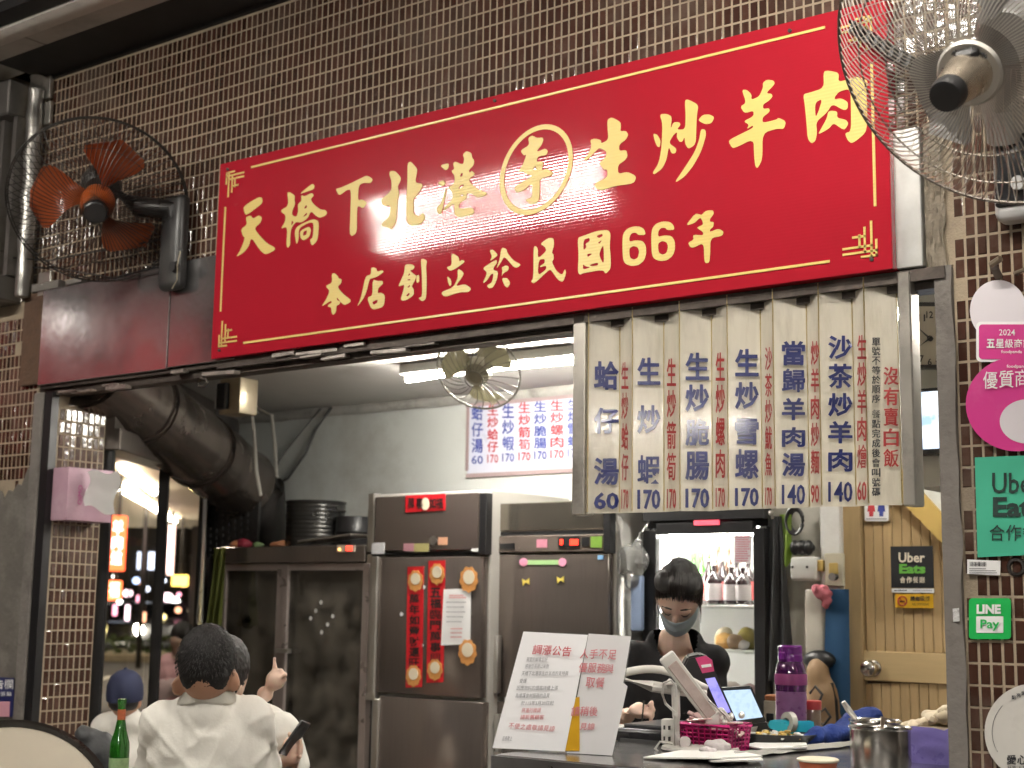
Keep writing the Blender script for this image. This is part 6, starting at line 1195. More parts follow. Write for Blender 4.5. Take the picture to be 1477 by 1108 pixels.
def collar(u, v):
    a = 2*math.pi*u; r = .073+.014*v; c = nk+ZU*(-.005+.035*(1-v)+.004*math.sin(a*3)); p = RH*math.cos(a)*r+FH*math.sin(a)*r*.95
    return c+p+ZU*(.012*math.cos(a)*.3)
sheet(bm, collar, 36, 5); bmesh.ops.solidify(bm, geom=bm.faces[:], thickness=.005); fin('collar', bm, WSH, man, 60)
blob('trousers', [('e', sit+ZU*.0, (.185, .145, .125), MR), ('c', LF(sit, -.09, .02, 0), kl, .098, .073), ('c', LF(sit, .09, .02, 0), kr, .098, .073), ('c', kl, kl+ZU*-.38, .068, .058), ('c', kr, kr+ZU*-.38, .068, .058)], mat('dark_trousers', (.03, .03, .035), .8, var=.2), man, .012, 4)
def stool(p, lab, h=.40):
    t = thing('plastic_stool', lab, 'stool', Vector((p.x, p.y, 0)), 'plastic stools under the arcade')
    m = mat('stool_red', (.40, .04, .03), .4, var=.1); bm = NB(); box(bm, (p.x, p.y, h), (.30, .30, .03), None, .012, 2); fin('seat', bm, m, t)
    for sx in (-1, 1):
        for sy in (-1, 1): bm = NB(); tube(bm, [(p.x+sx*.11, p.y+sy*.11, h-.015), (p.x+sx*.15, p.y+sy*.15, 0)], [.02, .016], 8); fin('leg', bm, m, t)
stool(sit, 'red stool under the seated man with greying hair', sit.z-.115)
# ---- companion on the far side of him, pointing
d2 = 4.75
def P2(x, y, f=0): return at(x, y, d2)+FH*f
co = thing('person', 'seated companion in a white shirt raising a pointing hand and holding a phone', 'person', Vector((P2(360, 1000).x, P2(360, 1000).y, 0)), 'people at the arcade tables')
hh = P2(322, 968, .03); nk2 = P2(335, 1030, .03); s2l, s2r = P2(322, 1062, .05), P2(402, 1060, .0); ch2 = P2(360, 1130, .05); sit2 = Vector((ch2.x, ch2.y, .5))
el2 = P2(352, 1042, .02); wr2 = P2(378, 1003, .06); el3 = P2(410, 1125, -.02); wr3 = P2(428, 1085, -.10)
hand = P2(394, 982, .05)
body = [('e', hh, (.078, .095, .112), MR), ('c', P2(328, 990, .02), nk2, .055, .06), ('c', s2l, s2r, .045, .045), ('e', ch2, (.14, .10, .24), MR), ('c', ch2, sit2, .13, .14), ('e', P2(345, 991, -.012), (.012, .02, .032), MR@rotm(0, -.2, .6)), ('e', P2(345, 1001, -.012), (.012, .012, .014), MR),
        ('c', s2l, el2, .05, .045), ('c', el2, wr2, .040, .027), ('c', wr2, hand, .028, .034), ('e', hand, (.030, .022, .04), MR@rotm(0, .5, 0)),
        ('c', hand+ZU*.02+RH*-.012, P2(393, 961, .05), .0105, .009), ('c', P2(393, 961, .05), P2(392.5, 951, .05), .009, .0075),
        ('c', hand+ZU*.015+RH*.006, P2(402, 968, .04), .011, .0095), ('c', P2(402, 968, .04), P2(399, 977, .03), .0095, .008), ('c', hand+RH*.016+ZU*.006, P2(407, 973, .04), .0105, .009), ('c', P2(407, 973, .04), P2(402, 982, .03), .009, .008), ('c', hand+RH*.02+ZU*-.004, P2(408, 981, .04), .010, .0085), ('c', P2(408, 981, .04), P2(403, 988, .03), .0085, .0075),
        ('c', hand+RH*.0+ZU*-.015+FH*-.01, P2(410, 974, .02), .011, .009),
        ('c', s2r, el3, .05, .042), ('c', el3, wr3, .04, .03), ('e', wr3+ZU*.02, (.036, .03, .045), MR),
        ('c', LF(sit2, -.09, .02, 0), LF(sit2, -.1, .42, 0), .085, .06), ('c', LF(sit2, .09, .02, 0), LF(sit2, .13, .42, 0), .085, .06), ('c', LF(sit2, -.1, .42, 0), LF(sit2, -.1, .42, -.45), .055, .04), ('c', LF(sit2, .13, .42, 0), LF(sit2, .13, .42, -.45), .055, .04)]
for q in range(4): body.append(('c', wr3+ZU*(.045-.017*q)+RH*.02, wr3+ZU*(.05-.017*q)+RH*.03+FH*-.035, .0095, .008))
body.append(('c', wr3+ZU*.03+FH*-.02, wr3+ZU*.07+FH*-.035+RH*-.005, .011, .009))
blob('body', body, SKINL, co, .0055, 3)
blob('hair', [('e', hh+ZU*.018+FH*-.004, (.083, .098, .104), MR), ('e', hh+FH*-.03+ZU*-.02, (.074, .06, .075), MR)], HAIR, co, .007, 3, fn=lambda p, n: p+n*.004*noise.noise(p*90))
blob('shirt', [('c', s2l, s2r, .075, .078), ('c', nk2, s2l, .07, .07), ('c', nk2, s2r, .07, .072), ('e', ch2+ZU*.02, (.19, .125, .25), MR), ('c', ch2, sit2+ZU*.05, .16, .165), ('c', s2l, s2l.lerp(el2, .3), .075, .072), ('c', s2r, s2r.lerp(el3, .6), .074, .066), ('c', nk2+ZU*-.03, nk2, .08, .068)], WSH, co, .008, 12, fn=folds(P2(360, 1080), .012, 8))
ph = thing('mobile_phone', 'black mobile phone held up by the companion in the white shirt', 'phone', wr3+ZU*.04)
a_, b_ = P2(418, 1083, -.14), P2(449, 1037, -.12); d = (b_-a_).normalized(); nn = (CAM-a_).normalized(); sd = d.cross(nn).normalized(); Mp = Matrix((d, sd, sd.cross(d)*-1)).transposed()@Matrix.Rotation(1.15, 3, 'X')
bm = NB(); box(bm, (a_+b_)/2, ((b_-a_).length, .07, .009), Mp, .004, 2); fin('phone_body', bm, BLACK, ph); bm = NB(); box(bm, (a_+b_)/2+(Mp@Vector((0, 0, .0052))), ((b_-a_).length*.93, .062, .001), Mp); fin('phone_screen', bm, mat('phone_glass', (.02, .02, .025), .05), ph, 0)
stool(sit2, 'red stool under the pointing companion', sit2.z-.12)
# ---- third diner in a navy cap
d3 = 6.1
def P3(x, y, f=0): return at(x, y, d3)+FH*f
cp = thing('person', 'diner in a navy cap and white shirt seen from behind beyond the green bottle', 'person', Vector((P3(180, 1000).x, P3(180, 1000).y, 0)), 'people at the arcade tables')
nk3 = P3(180, 1030, .02); s3l, s3r = P3(150, 1050, .03), P3(212, 1050, .03); ch3 = P3(180, 1100, .04); sit3 = Vector((ch3.x, ch3.y, .5))
body = [('e', P3(180, 1003), (.066, .085, .095), MR), ('c', P3(180, 1015), nk3+ZU*-.03, .05, .055), ('c', s3l, s3r, .055, .055), ('e', ch3, (.15, .09, .2), MR), ('c', ch3, sit3, .12, .13), ('e', P3(158.5, 1014), (.01, .018, .026), MR), ('e', P3(201, 1014), (.01, .018, .026), MR)]
for s_, sx in ((s3l, -1), (s3r, 1)): e_ = LF(s_, sx*.06, .08, -.25); body += [('c', s_, e_, .048, .04), ('c', e_, LF(e_, -sx*.03, .22, .02), .038, .028), ('e', LF(e_, -sx*.04, .27, .03), (.03, .045, .02), MR), ('c', LF(sit3, sx*.09, 0, 0), LF(sit3, sx*.11, .42, 0), .08, .06), ('c', LF(sit3, sx*.11, .42, 0), LF(sit3, sx*.11, .42, -.45), .055, .04)]
blob('body', body, SKIN, cp, .010, 4)
blob('hair', [('e', P3(180, 1012, -.01), (.066, .082, .05), MR)], HAIR, cp, .008, 3)
blob('shirt', [('c', s3l, s3r, .07, .07), ('e', ch3+ZU*.02, (.185, .115, .2), MR), ('c', ch3, sit3, .15, .15), ('c', nk3+ZU*-.035, nk3+ZU*-.005, .075, .06), ('c', s3l, LF(s3l, -.045, .06, -.18), .066, .058), ('c', s3r, LF(s3r, .045, .06, -.18), .066, .058)], WSH, cp, .012, 5, fn=wrinkle(.01, 12, 4))
bm = NB(); c = P3(180, 1001, 0); Mc = MR@rotm(.1, 0, 0); lathe(bm, [(.073, -.02), (.076, .0), (.073, .03), (.06, .058), (.035, .075), (.008, .082), (.006, .087), (0, .088)], c, 28, Mc@Matrix.Diagonal((1.03, 1.22, 1.28)), True, False); sheet(bm, lambda u, v: c+Mc@Vector((.068*math.cos(math.pi*u)*(1-.15*v), .07*math.sin(math.pi*u)+.075*v*math.sin(math.pi*u)+.01, -.012-.015*v)), 16, 4); fin('cap', bm, mat('navy_cap', (.012, .017, .05), .8, var=.2), cp, 50)
stool(sit3, 'red stool under the diner in the navy cap', sit3.z-.12)
# ---- woman in pink out on the pavement
d4 = 9.5
def P4(x, y, f=0): return at(x, y, d4)+FH*f
wk = thing('person', 'blurred passer by in a pale pink top on the street side beyond the windows', 'person', Vector((P4(250, 1000).x, P4(250, 1000).y, 0)))
ft = P4(250, 1000); gz = 0.0; h4 = P4(262, 920)
hipz = .75
body = [('e', P4(262, 921), (.075, .09, .105), MR), ('c', P4(259, 935), P4(256, 950), .05, .055), ('c', P4(243, 957), P4(272, 957), .055, .055), ('e', P4(255, 985), (.14, .1, .2), MR)]
hp = Vector((P4(253, 1000).x, P4(253, 1000).y, hipz)); body += [('c', P4(255, 985), hp, .11, .13), ('c', P4(243, 958), P4(249, 995, -.06), .045, .035), ('c', P4(249, 995, -.06), P4(262, 985, -.16), .034, .028), ('c', P4(272, 958), P4(275, 1000), .045, .035)]
for s_ in (-1, 1): body += [('c', LF(hp, s_*.08, 0, 0), LF(hp, s_*.08, .02, -.42), .08, .055), ('c', LF(hp, s_*.08, .02, -.42), Vector((*LF(hp, s_*.08, 0, 0).xy, gz+.08)), .05, .04), ('c', Vector((*LF(hp, s_*.08, 0, 0).xy, gz+.04)), Vector((*LF(hp, s_*.08, .14, 0).xy, gz+.035)), .04, .035)]
blob('body', body, SKINL, wk, .012, 4)
blob('hair', [('e', P4(263, 917, .01), (.082, .098, .1), MR), ('e', P4(266, 928, .03), (.075, .07, .09), MR)], HAIR, wk, .01, 3)
blob('top', [('c', P4(243, 957), P4(272, 957), .072, .072), ('e', P4(255, 985), (.165, .12, .21), MR), ('c', P4(255, 990), hp, .135, .15), ('c', P4(243, 958), P4(246, 975, -.03), .062, .055)], mat('pink_top', (.65, .38, .40), .8, var=.08), wk, .012, 4, fn=wrinkle(.01, 12, 1))
blob('skirt', [('c', hp+ZU*.05, hp+ZU*-.45, .15, .17)], mat('pale_skirt', (.55, .42, .42), .8), wk, .015, 3)
# ---- bag and bottle by the man
t = blob('backpack', [('e', at(140, 1085, 4.9), (.07, .06, .07)), ('e', at(128, 1062, 4.9), (.045, .045, .03)), ('e', at(150, 1095, 4.9), (.06, .06, .08)), ('c', at(118, 1058, 4.9), at(150, 1070, 4.9), .03, .035), ('e', Vector((*at(140, 1085, 4.9).xy, .66)), (.11, .08, .16))], mat('charcoal_nylon', (.04, .042, .045), .55, var=.3, bump=.2, bscale=60), None, .008, 3, fn=wrinkle(.014, 16, 2), label='slumped charcoal backpack between the green bottle and the tiled return', cat='backpack')
c = at(171, 1108, 4.5); zb = .76; c = Vector((c.x, c.y, zb)); z1 = at(172, 1009, 4.5).z; h = z1-zb
bt = thing('beer_bottle', 'green glass beer bottle on the low table in front of the capped diner', 'bottle', c); GG = mat('green_glass', (.03, .22, .02), .06, var=.1, trans=.55, coat=.6)
r = 14*4.5/CF; bm = NB(); lathe(bm, [(r*.92, 0), (r, .008), (r, h*.52), (r*.96, h*.58), (r*.6, h*.70), (r*.42, h*.80), (r*.40, h*.94), (r*.46, h*.95), (r*.46, h*.985), (r*.40, h)], c, 28); fin('bottle_body', bm, GG, bt)
bm = NB(); lathe(bm, [(r*1.01, h*.14), (r*1.01, h*.44)], c, 28, None, False, False); fin('paper_label', bm, mat('beer_label', (.30, .45, .22), .5, var=.5, scale=60), bt)
bm = NB(); lathe(bm, [(r*.43, h*.80), (r*.42, h*.9)], c, 20, None, False, False); fin('neck_label', bm, mat('neck_red', (.4, .1, .04), .5, var=.6, scale=80), bt)
tb = thing('dining_table', 'steel topped low dining table in front of the seated diners', 'table', (c.x+.15, c.y+.25, 0)); bm = NB(); box(bm, (c.x+.22, c.y+.22, .745), (.9, .6, .03), Matrix.Rotation(YAW, 3, 'Z'), .006); fin('table_top', bm, STEEL, tb)
for sx in (-1, 1):
    for sy in (-1, 1): p = Vector((c.x+.22, c.y+.22, 0))+Matrix.Rotation(YAW, 3, 'Z')@Vector((sx*.38, sy*.24, 0)); bm = NB(); cyl(bm, p, p+ZU*.73, .016, n=8); fin('leg', bm, DARK, tb)
# ---- woman at the counter, head bowed, mask, black T-shirt
dw = 5.0
def PW(x, y, f=0): return at(x, y, dw)+FH*f
kw = dw/CF
wo = thing('person', 'woman with tied back dark hair and a pale blue mask writing in a black T-shirt', 'person', Vector((PW(975, 900).x, PW(975, 900).y, 0)))
hc = PW(979, 859, 0); tilt = rotm(.0, .10, 0)@Matrix.Rotation(.62, 3, 'X'); MH = MR@Matrix.Rotation(-.18, 3, 'Z')@Matrix.Rotation(.08, 3, 'Y')@Matrix.Rotation(.80, 3, 'X')   # head frame: -y forward, z up, bowed towards the camera
def HL(x, y, z): return hc+MH@Vector((x, y, z))
nkw = PW(975, 915, .055); swl, swr = PW(918, 950, .06), PW(1032, 954, .06); chw = PW(978, 1010, .06); hpw = Vector((chw.x, chw.y+.05, .95))
elw = PW(898, 1030, .02); wrw = PW(900, 1027, -.16); hnd = PW(912, 1017, -.26)
elr = PW(1052, 1040, .02); wrr = PW(1005, 1050, -.16)
face = [('e', hc, (.073, .092, .100), MH), ('e', HL(0, -.03, -.055), (.056, .062, .065), MH), ('e', HL(0, -.055, -.10), (.030, .032, .026), MH), ('e', HL(0, -.092, -.028), (.011, .015, .022), MH), ('e', HL(0, -.100, -.042), (.014, .013, .010), MH),
        ('e', HL(-.030, -.078, .008), (.022, .014, .010), MH), ('e', HL(.030, -.078, .008), (.022, .014, .010), MH), ('e', HL(-.028, -.078, -.010), (.016, .010, .010), MH), ('e', HL(.028, -.078, -.010), (.016, .010, .010), MH),
        ('e', HL(-.074, .005, -.02), (.009, .02, .03), MH), ('e', HL(.074, .005, -.02), (.009, .02, .03), MH)]
body = face+[('c', HL(0, .02, -.06), nkw+ZU*-.02, .05, .056), ('c', nkw+ZU*-.03, chw+ZU*.10, .058, .085), ('c', swl+ZU*-.01, swr+ZU*-.01, .045, .045), ('e', chw, (.14, .085, .17), MR), ('c', chw, hpw, .12, .14), ('c', swl, elw, .046, .038), ('c', elw, wrw, .036, .026), ('c', wrw, hnd, .024, .028), ('e', hnd+ZU*-.002, (.036, .032, .020), MR@rotm(.3, .2, .3)),
        ('c', swr, elr, .046, .038), ('c', elr, wrr, .036, .026), ('e', wrr+RH*-.05, (.04, .03, .02), MR)]
for q in range(4):
    b0_ = hnd+RH*(.010+.004*q)+ZU*(.012-.010*q)+FH*-.012; k0 = b0_+RH*(.030-.003*q)+ZU*(.016-.004*q)+FH*-.012; e0 = k0+RH*(.008-.006*q)+ZU*(-.024)+FH*-.006
    body += [('c', b0_, k0, .0088, .0082), ('c', k0, e0, .0080, .0065)]
t0_ = hnd+RH*-.004+ZU*-.008+FH*-.024; body += [('c', t0_, t0_+RH*.026+ZU*-.004+FH*-.010, .0095, .0088), ('c', t0_+RH*.026+ZU*-.004+FH*-.010, t0_+RH*.042+ZU*-.016+FH*.0, .0085, .007)]
for s_ in (-1, 1): body += [('c', LF(hpw, s_*.08, 0, 0), LF(hpw, s_*.09, 0, -.45), .085, .058), ('c', LF(hpw, s_*.09, 0, -.45), LF(hpw, s_*.09, .02, -.88), .052, .038), ('c', LF(hpw, s_*.09, .02, -.91), LF(hpw, s_*.09, -.13, -.92), .036, .03)]
blob('body', body, SKINL, wo, .0048, 3)
hr = [('e', HL(0, .018, .024), (.081, .098, .096), MH), ('e', HL(0, .06, -.01), (.07, .062, .075), MH), ('e', HL(-.04, -.008, .074), (.045, .056, .032), MH), ('e', HL(.04, -.008, .074), (.045, .056, .032), MH), ('e', HL(-.070, .01, .010), (.012, .03, .05), MH), ('e', HL(.072, .005, .005), (.012, .032, .055), MH), ('e', HL(0, .03, .10), (.05, .05, .03), MH)]
blob('hair', hr, HAIR, wo, .0055, 3, fn=lambda p, n: p+n*(.0035*noise.noise(Vector((p.x*80, p.y*80, p.z*14)))+.0018*noise.noise(p*24)))
bm = NB(); rnd = random.Random(4)
for i in range(230):
    t = rnd.uniform(-1, 1); w_ = rnd.random(); lay = rnd.uniform(.99, 1.035)
    if w_ < .75: p0 = Vector((.076*math.sin(t*1.5), -.088*math.cos(t*1.25), .056-.07*abs(t)**2.2+rnd.uniform(-.004, .02)))
    else: p0 = Vector((.078*math.copysign(1, t), -.02+.05*rnd.random(), -.055+.05*rnd.random()))
    p1 = Vector((rnd.uniform(-.02, .02), .095, .03+rnd.uniform(-.02, .02))); pts = []
    for k in range(9):
        u = k/8; q = p0.lerp(p1, u); q.z += .055*math.sin(math.pi*u)*(1 if abs(t) < .8 else .5); q.x += math.copysign(.03, t)*math.sin(math.pi*u)*abs(t)
        e = Vector((q.x/.0815, (q.y-.012)/.0985, (q.z-.022)/.0965)); e = e.normalized()*lay; pts.append(HL(e.x*.0815, e.y*.0985+.012, e.z*.0965+.022))
    tube(bm, pts, [.0006]+[.0019]*7+[.0012], 5)
for i in range(14):
    t = rnd.choice((-1, 1)); z = rnd.uniform(-.01, .03); tube(bm, [HL(t*.074, -.045, z+.02), HL(t*.083, -.055, z-.02), HL(t*.082, -.05, z-.06-.02*rnd.random())], .0008, 4)
fin('hair_strands', bm, mat('hair_strand', (.016, .011, .009), .32, var=.4), wo)
blob('hair_bun', [('e', HL(.012, .100, .022), (.042, .038, .040), MH)], HAIR, wo, .006, 2, fn=lambda p, n: p+n*.006*noise.noise(p*50))
bm = NB()
def mk(u, v):
    x = (u-.5)*2; y = -.098+.030*x*x+.045*x**4; z = -.020-.080*v; bulge = .016*math.sin(math.pi*v)*(1-x*x)
    sag = .012*(1-abs(x))*v
    pl = .0025*math.sin(v*19)*(1-abs(x)**3)
    return HL(x*.072*(1-.10*v*abs(x)), y-bulge-pl+.018*v-.012*(1-abs(x)), z-sag-(.004 if v == 0 else 0)*(1-abs(x)))
sheet(bm, mk, 26, 20); bmesh.ops.solidify(bm, geom=bm.faces[:], thickness=.0015); fin('face_mask', bm, mat('mask_blue', (.58, .68, .74), .75, var=.05, bump=.1, bscale=200), wo, 70)
bm = NB()
for s_ in (-1, 1):
    for z in (-.022, -.085): tube(bm, [HL(s_*.070, -.03, z), HL(s_*.078, -.005, z*.8), HL(s_*.078, .02, -.02)], .0014, 5)
fin('mask_loop', bm, WHITE, wo)
bm = NB()
for s_ in (-1, 1): tube(bm, [HL(s_*.050, -.079, .020), HL(s_*.034, -.0905, .027), HL(s_*.015, -.0915, .022)], [.0022, .0036, .0024], 6)
fin('eyebrow', bm, HAIR, wo)
bm = NB()
for s_ in (-1, 1): tube(bm, [HL(s_*.046, -.080, -.002), HL(s_*.036, -.0885, -.0085), HL(s_*.026, -.0895, -.010), HL(s_*.016, -.0868, -.004)], [.0012, .0024, .0024, .0012], 6)
fin('eyelash', bm, HAIR, wo)
tee = [('c', PW(954, 926, .08), swl, .048, .062), ('c', PW(1001, 926, .08), swr, .048, .062), ('e', PW(976, 985, .06), (.19, .112, .15), MR), ('c', swl+ZU*-.006, swr+ZU*-.006, .064, .064), ('e', chw, (.178, .115, .19), MR), ('c', chw, hpw, .14, .155), ('c', swl, swl.lerp(elw, .8), .064, .056), ('c', swr, swr.lerp(elr, .8), .064, .058)]
nfr = -FH*.9+ZU*.2
def neckline(p, n):     # open scoop neck: press the cloth in below the collar bones at the front
    q = p-PW(976, 915, 0); r_ = q.dot(RH); z_ = q.z; 
    return p+wv(p, n)-p
wv = wrinkle(.005, 11, 6)
tshirt = blob('t_shirt', tee, mat('black_tee', (.010, .010, .012), .85, var=.2, bump=.1, bscale=120), wo, .009, 10, fn=wv)
cutc = PW(978, 893, .0); bm = bmesh.new(); bm.from_mesh(tshirt.data); off = loc_of(wo); dl_ = []
for f in bm.faces:
    q = f.calc_center_median()+off-cutc; r_ = q.dot(RH); f_ = q.dot(FH)
    if f_ < .085 and (r_/.082)**2+((q.z-.0)/(.178))**2 < 1: dl_.append(f)
    elif f_ >= .085 and (r_/.075)**2+((q.z-.03)/.06)**2 < 1: dl_.append(f)
bmesh.ops.delete(bm, geom=dl_, context='FACES'); bm.to_mesh(tshirt.data); bm.free()
pen = thing('pen', 'dark pen in the hand of the masked woman', 'pen', hnd); bm = NB(); a_ = PW(918, 1003, -.28); b_ = PW(914, 1032, -.31); tube(bm, [a_, b_, b_+(b_-a_)*.1], [.004, .004, .001], 8); fin('barrel', bm, DARK, pen)
# ================================================================== NIGHT STREET BEYOND THE SIDE WINDOWS
def gp(px, d, z):                 # point on the street at lateral photo column px, horizontal distance d, height z
    u = (px-738.5)/CF; p = CAM+(FH+RH*u)*d; return Vector((p.x, p.y, z))
def hz(px, py, d): return at(px, py, d).z
DIRS = (FH+RH*((215-738.5)/CF)).normalized(); LAT = Vector((DIRS.y, -DIRS.x, 0)); MS = Matrix((LAT, DIRS, ZU)).transposed()
# neighbouring arcade with a lit soffit
ar = thing('street_arcade', 'lit cream soffit and columns of the arcade across the street corner', 'building', gp(200, 26, 0))
bm = NB(); slab(bm, [gp(60, 14, 3.45), gp(330, 14, 3.45), gp(305, 42, 3.45), gp(130, 42, 3.45)], (0, 0, .35)); fin('soffit', bm, mat('arcade_cream', (.55, .45, .32), .6, var=.15, scale=2), ar, 0)
bm = NB()
for d in (41, 42): bx(bm, *[v for v in (gp(300, d, 0).x-.25, gp(300, d, 0).x+.25)], gp(300, d, 0).y-.25, gp(300, d, 0).y+.25, -.17, 3.45)
fin('columns', bm, mat('arcade_column', (.12, .10, .09), .7), ar, 0)
SLT = glow('soffit_tube', (1, .90, .72), 22)
for i, (a, b) in enumerate((((163, 722, 25), (257, 750, 37)), ((178, 712, 22), (225, 728, 27)))):
    p, q = gp(a[0], a[2], 3.38), gp(b[0], b[2], 3.38); bm = NB(); cyl(bm, p, q, .06, n=8); fin('lamp_tube', bm, SLT, ar)
# dark buildings closing the view, with lit windows
rnd = random.Random(21)
WIN = [glow('win_%d' % i, c, s_) for i, (c, s_) in enumerate((((1, .75, .45), 1.2), ((.75, .82, 1), 1.5), ((1, .9, .75), 2.2)))]
for i, (px, d, w_, h_, lab) in enumerate(((150, 62, 9, 14, 'dark narrow night building far left beyond the street'), (215, 58, 10, 10, 'dark wide night building in the middle of the far street'), (285, 64, 10, 16, 'tall dark night building far right beyond the street'), (90, 55, 9, 12, 'dark night building hidden behind the tiled return'))):
    p = gp(px, d, 0); t = thing('night_building', lab, 'building', p, 'dark buildings across the street'); bm = NB(); box(bm, p+Vector((0, 0, h_/2-.17))+DIRS*3, (w_, 6, h_), MS); fin('wall', bm, mat('night_wall', (.05, .042, .038), .8, var=.4, scale=1), t, 0)
    for k in range(16):
        q = p+LAT*rnd.uniform(-w_*.42, w_*.42)+ZU*rnd.uniform(.5, 5.5); bm = NB(); box(bm, q-DIRS*.03, (rnd.uniform(.3, 1.1), .06, rnd.uniform(.3, .9)), MS); fin('window', bm, rnd.choice(WIN), t, 0)
# lit signs
def litsign(x0, y0, x1, y1, d, col, st_, lab, txt=None, tcol=(1, .85, .85), nm='lit_sign'):
    p = gp((x0+x1)/2, d, 0); za, zb = hz((x0+x1)/2, y1, d), hz((x0+x1)/2, y0, d); w_ = (x1-x0)/CF*d
    c = Vector((p.x, p.y, (za+zb)/2)); t = thing(nm, lab, 'sign', Vector((p.x, p.y, za)), 'lit signs along the night street')
    bm = NB(); (ball(bm, c, (w_*.55, .12, (zb-za)*.55), 16, 12, MS) if nm == 'lit_lantern' else box(bm, c, (w_, .18, zb-za), MS, .02)); fin('lit_box', bm, glow('sg_%02d%02d%02d_%d' % (*[int(q*99) for q in col], int(st_*10)), col, st_), t, 0)
    if nm == 'lit_lantern': return t
    bm = NB(); box(bm, Vector((p.x, p.y, (zb+4.6)/2))+DIRS*.2, (.07, .07, 4.6-zb if zb < 4.5 else .3), MS); box(bm, c+DIRS*.14, (w_*.8, .08, (zb-za)*.9), MS); fin('bracket', bm, DARK, t, 0)
    if txt:
        bm = NB(); n = len(txt)
        for i, ch in enumerate(txt):
            h1 = (zb-za)*.84/n; z1 = zb-(zb-za)*.08-h1*i; o = c-DIRS*.095; hw_ = min(w_*.3, h1*.45)
            letter(bm, ch, lambda u, v: Vector((o.x, o.y, 0))+LAT*(u-.5)*2*hw_+ZU*(z1-h1*(1-v)*.9), .02)
        fin('lettering', bm, glow('sgt', tcol, 2.5), t, 0)
    return t
litsign(164, 745, 188, 824, 24, (1, .10, .03), 2.6, 'tall orange red lit sign hanging beyond the first window', '羊肉爐')
litsign(165, 838, 186, 866, 30, (1, .16, .05), 2.4, 'square orange lit sign below the tall red one', '福')
litsign(124, 752, 142, 806, 28, (1, 1, .95), 3, 'white lit sign at the edge of the tiled return')
litsign(238, 756, 247, 826, 33, (1, .72, .66), 2.6, 'left of two tall pinkish lit signs beyond the second window'); litsign(249, 758, 258, 830, 34, (1, .62, .5), 2.0, 'right of two tall pinkish lit signs beyond the second window')
litsign(257, 830, 280, 846, 36, (1, .62, .12), 2.4, 'small yellow orange lit sign near the third window post')
cols_ = [((.8, .85, 1), 2.2), ((1, .35, .45), 1.8), ((1, 1, .92), 3.5), ((1, .45, .25), 1.6), ((1, .8, .3), 2.2), ((.5, .65, 1), 1.8), ((1, .7, .75), 2.4)]
nm_ = ('bluish white', 'rose', 'bright white', 'orange', 'amber', 'blue', 'pale pink')
spots = [(158, 842, 10, 14, 2), (195, 856, 12, 10, 6), (206, 838, 9, 9, 5), (212, 872, 8, 26, 1), (196, 884, 6, 22, 6), (238, 855, 8, 18, 4), (252, 862, 14, 12, 6), (263, 868, 12, 12, 2), (268, 880, 8, 8, 3), (157, 870, 8, 16, 2), (178, 880, 6, 16, 1), (222, 850, 7, 7, 0), (245, 838, 7, 6, 0), (127, 845, 8, 12, 0), (133, 862, 9, 6, 2), (274, 842, 6, 10, 3), (150, 832, 6, 8, 0), (220, 890, 5, 14, 3), (169, 893, 8, 8, 4), (184, 868, 7, 7, 2), (200, 898, 9, 9, 4), (214, 842, 6, 6, 3), (232, 885, 7, 7, 1), (247, 890, 8, 8, 4), (259, 893, 7, 7, 2), (268, 858, 6, 6, 1), (175, 832, 6, 6, 2), (124, 888, 8, 8, 4), (240, 868, 5, 5, 0), (272, 890, 6, 6, 3)]
for i, (x, y, w_, h_, ci) in enumerate(spots):
    side_ = 'beyond the first window' if x > 152 and x < 228 else ('beyond the second window' if x >= 228 else 'by the tiled return')
    litsign(x-w_/2, y-h_/2, x+w_/2, y+h_/2, 40+(i*7) % 13, *cols_[ci], '%s %s %s, %s' % (nm_[ci], 'round street light' if abs(w_-h_) < 3 else 'lit street sign', side_, ('high up', 'mid height', 'low down')[(y > 848)+(y > 866)]), nm='lit_lantern' if abs(w_-h_) < 3 else 'lit_sign')
# far kerb, planted median and lane mark
bm = NB(); p = gp(200, 36, 0); box(bm, p+DIRS*1.5+ZU*-.08, (24, 3, .2), MS, .02); fin('median', bm, mat('kerb_stone', (.30, .25, .17), .8, var=.3), kind='structure')
bm = NB()
for i in range(900):
    q = p+LAT*rnd.uniform(-11, 11)+DIRS*rnd.uniform(.6, 2.6)+ZU*rnd.uniform(.0, .4); box(bm, q, (.16, .02, .12), Matrix.Rotation(rnd.random()*6, 3, 'Z')@Matrix.Rotation(rnd.random()*3, 3, 'X'))
fin('shrubs', bm, mat('median_leaves', (.05, .075, .02), .6, var=.5), kind='stuff', smooth=0)
bm = NB(); q0, q1 = gp(150, 27, -.165), gp(178, 29.5, -.165); dd = (q1-q0).normalized(); sdv = Vector((dd.y, -dd.x, 0))*.08; quad(bm, q0-sdv, q1-sdv, q1+sdv, q0+sdv); fin('lane_marking', bm, mat('road_paint', (.6, .58, .5), .7), kind='structure', smooth=0)
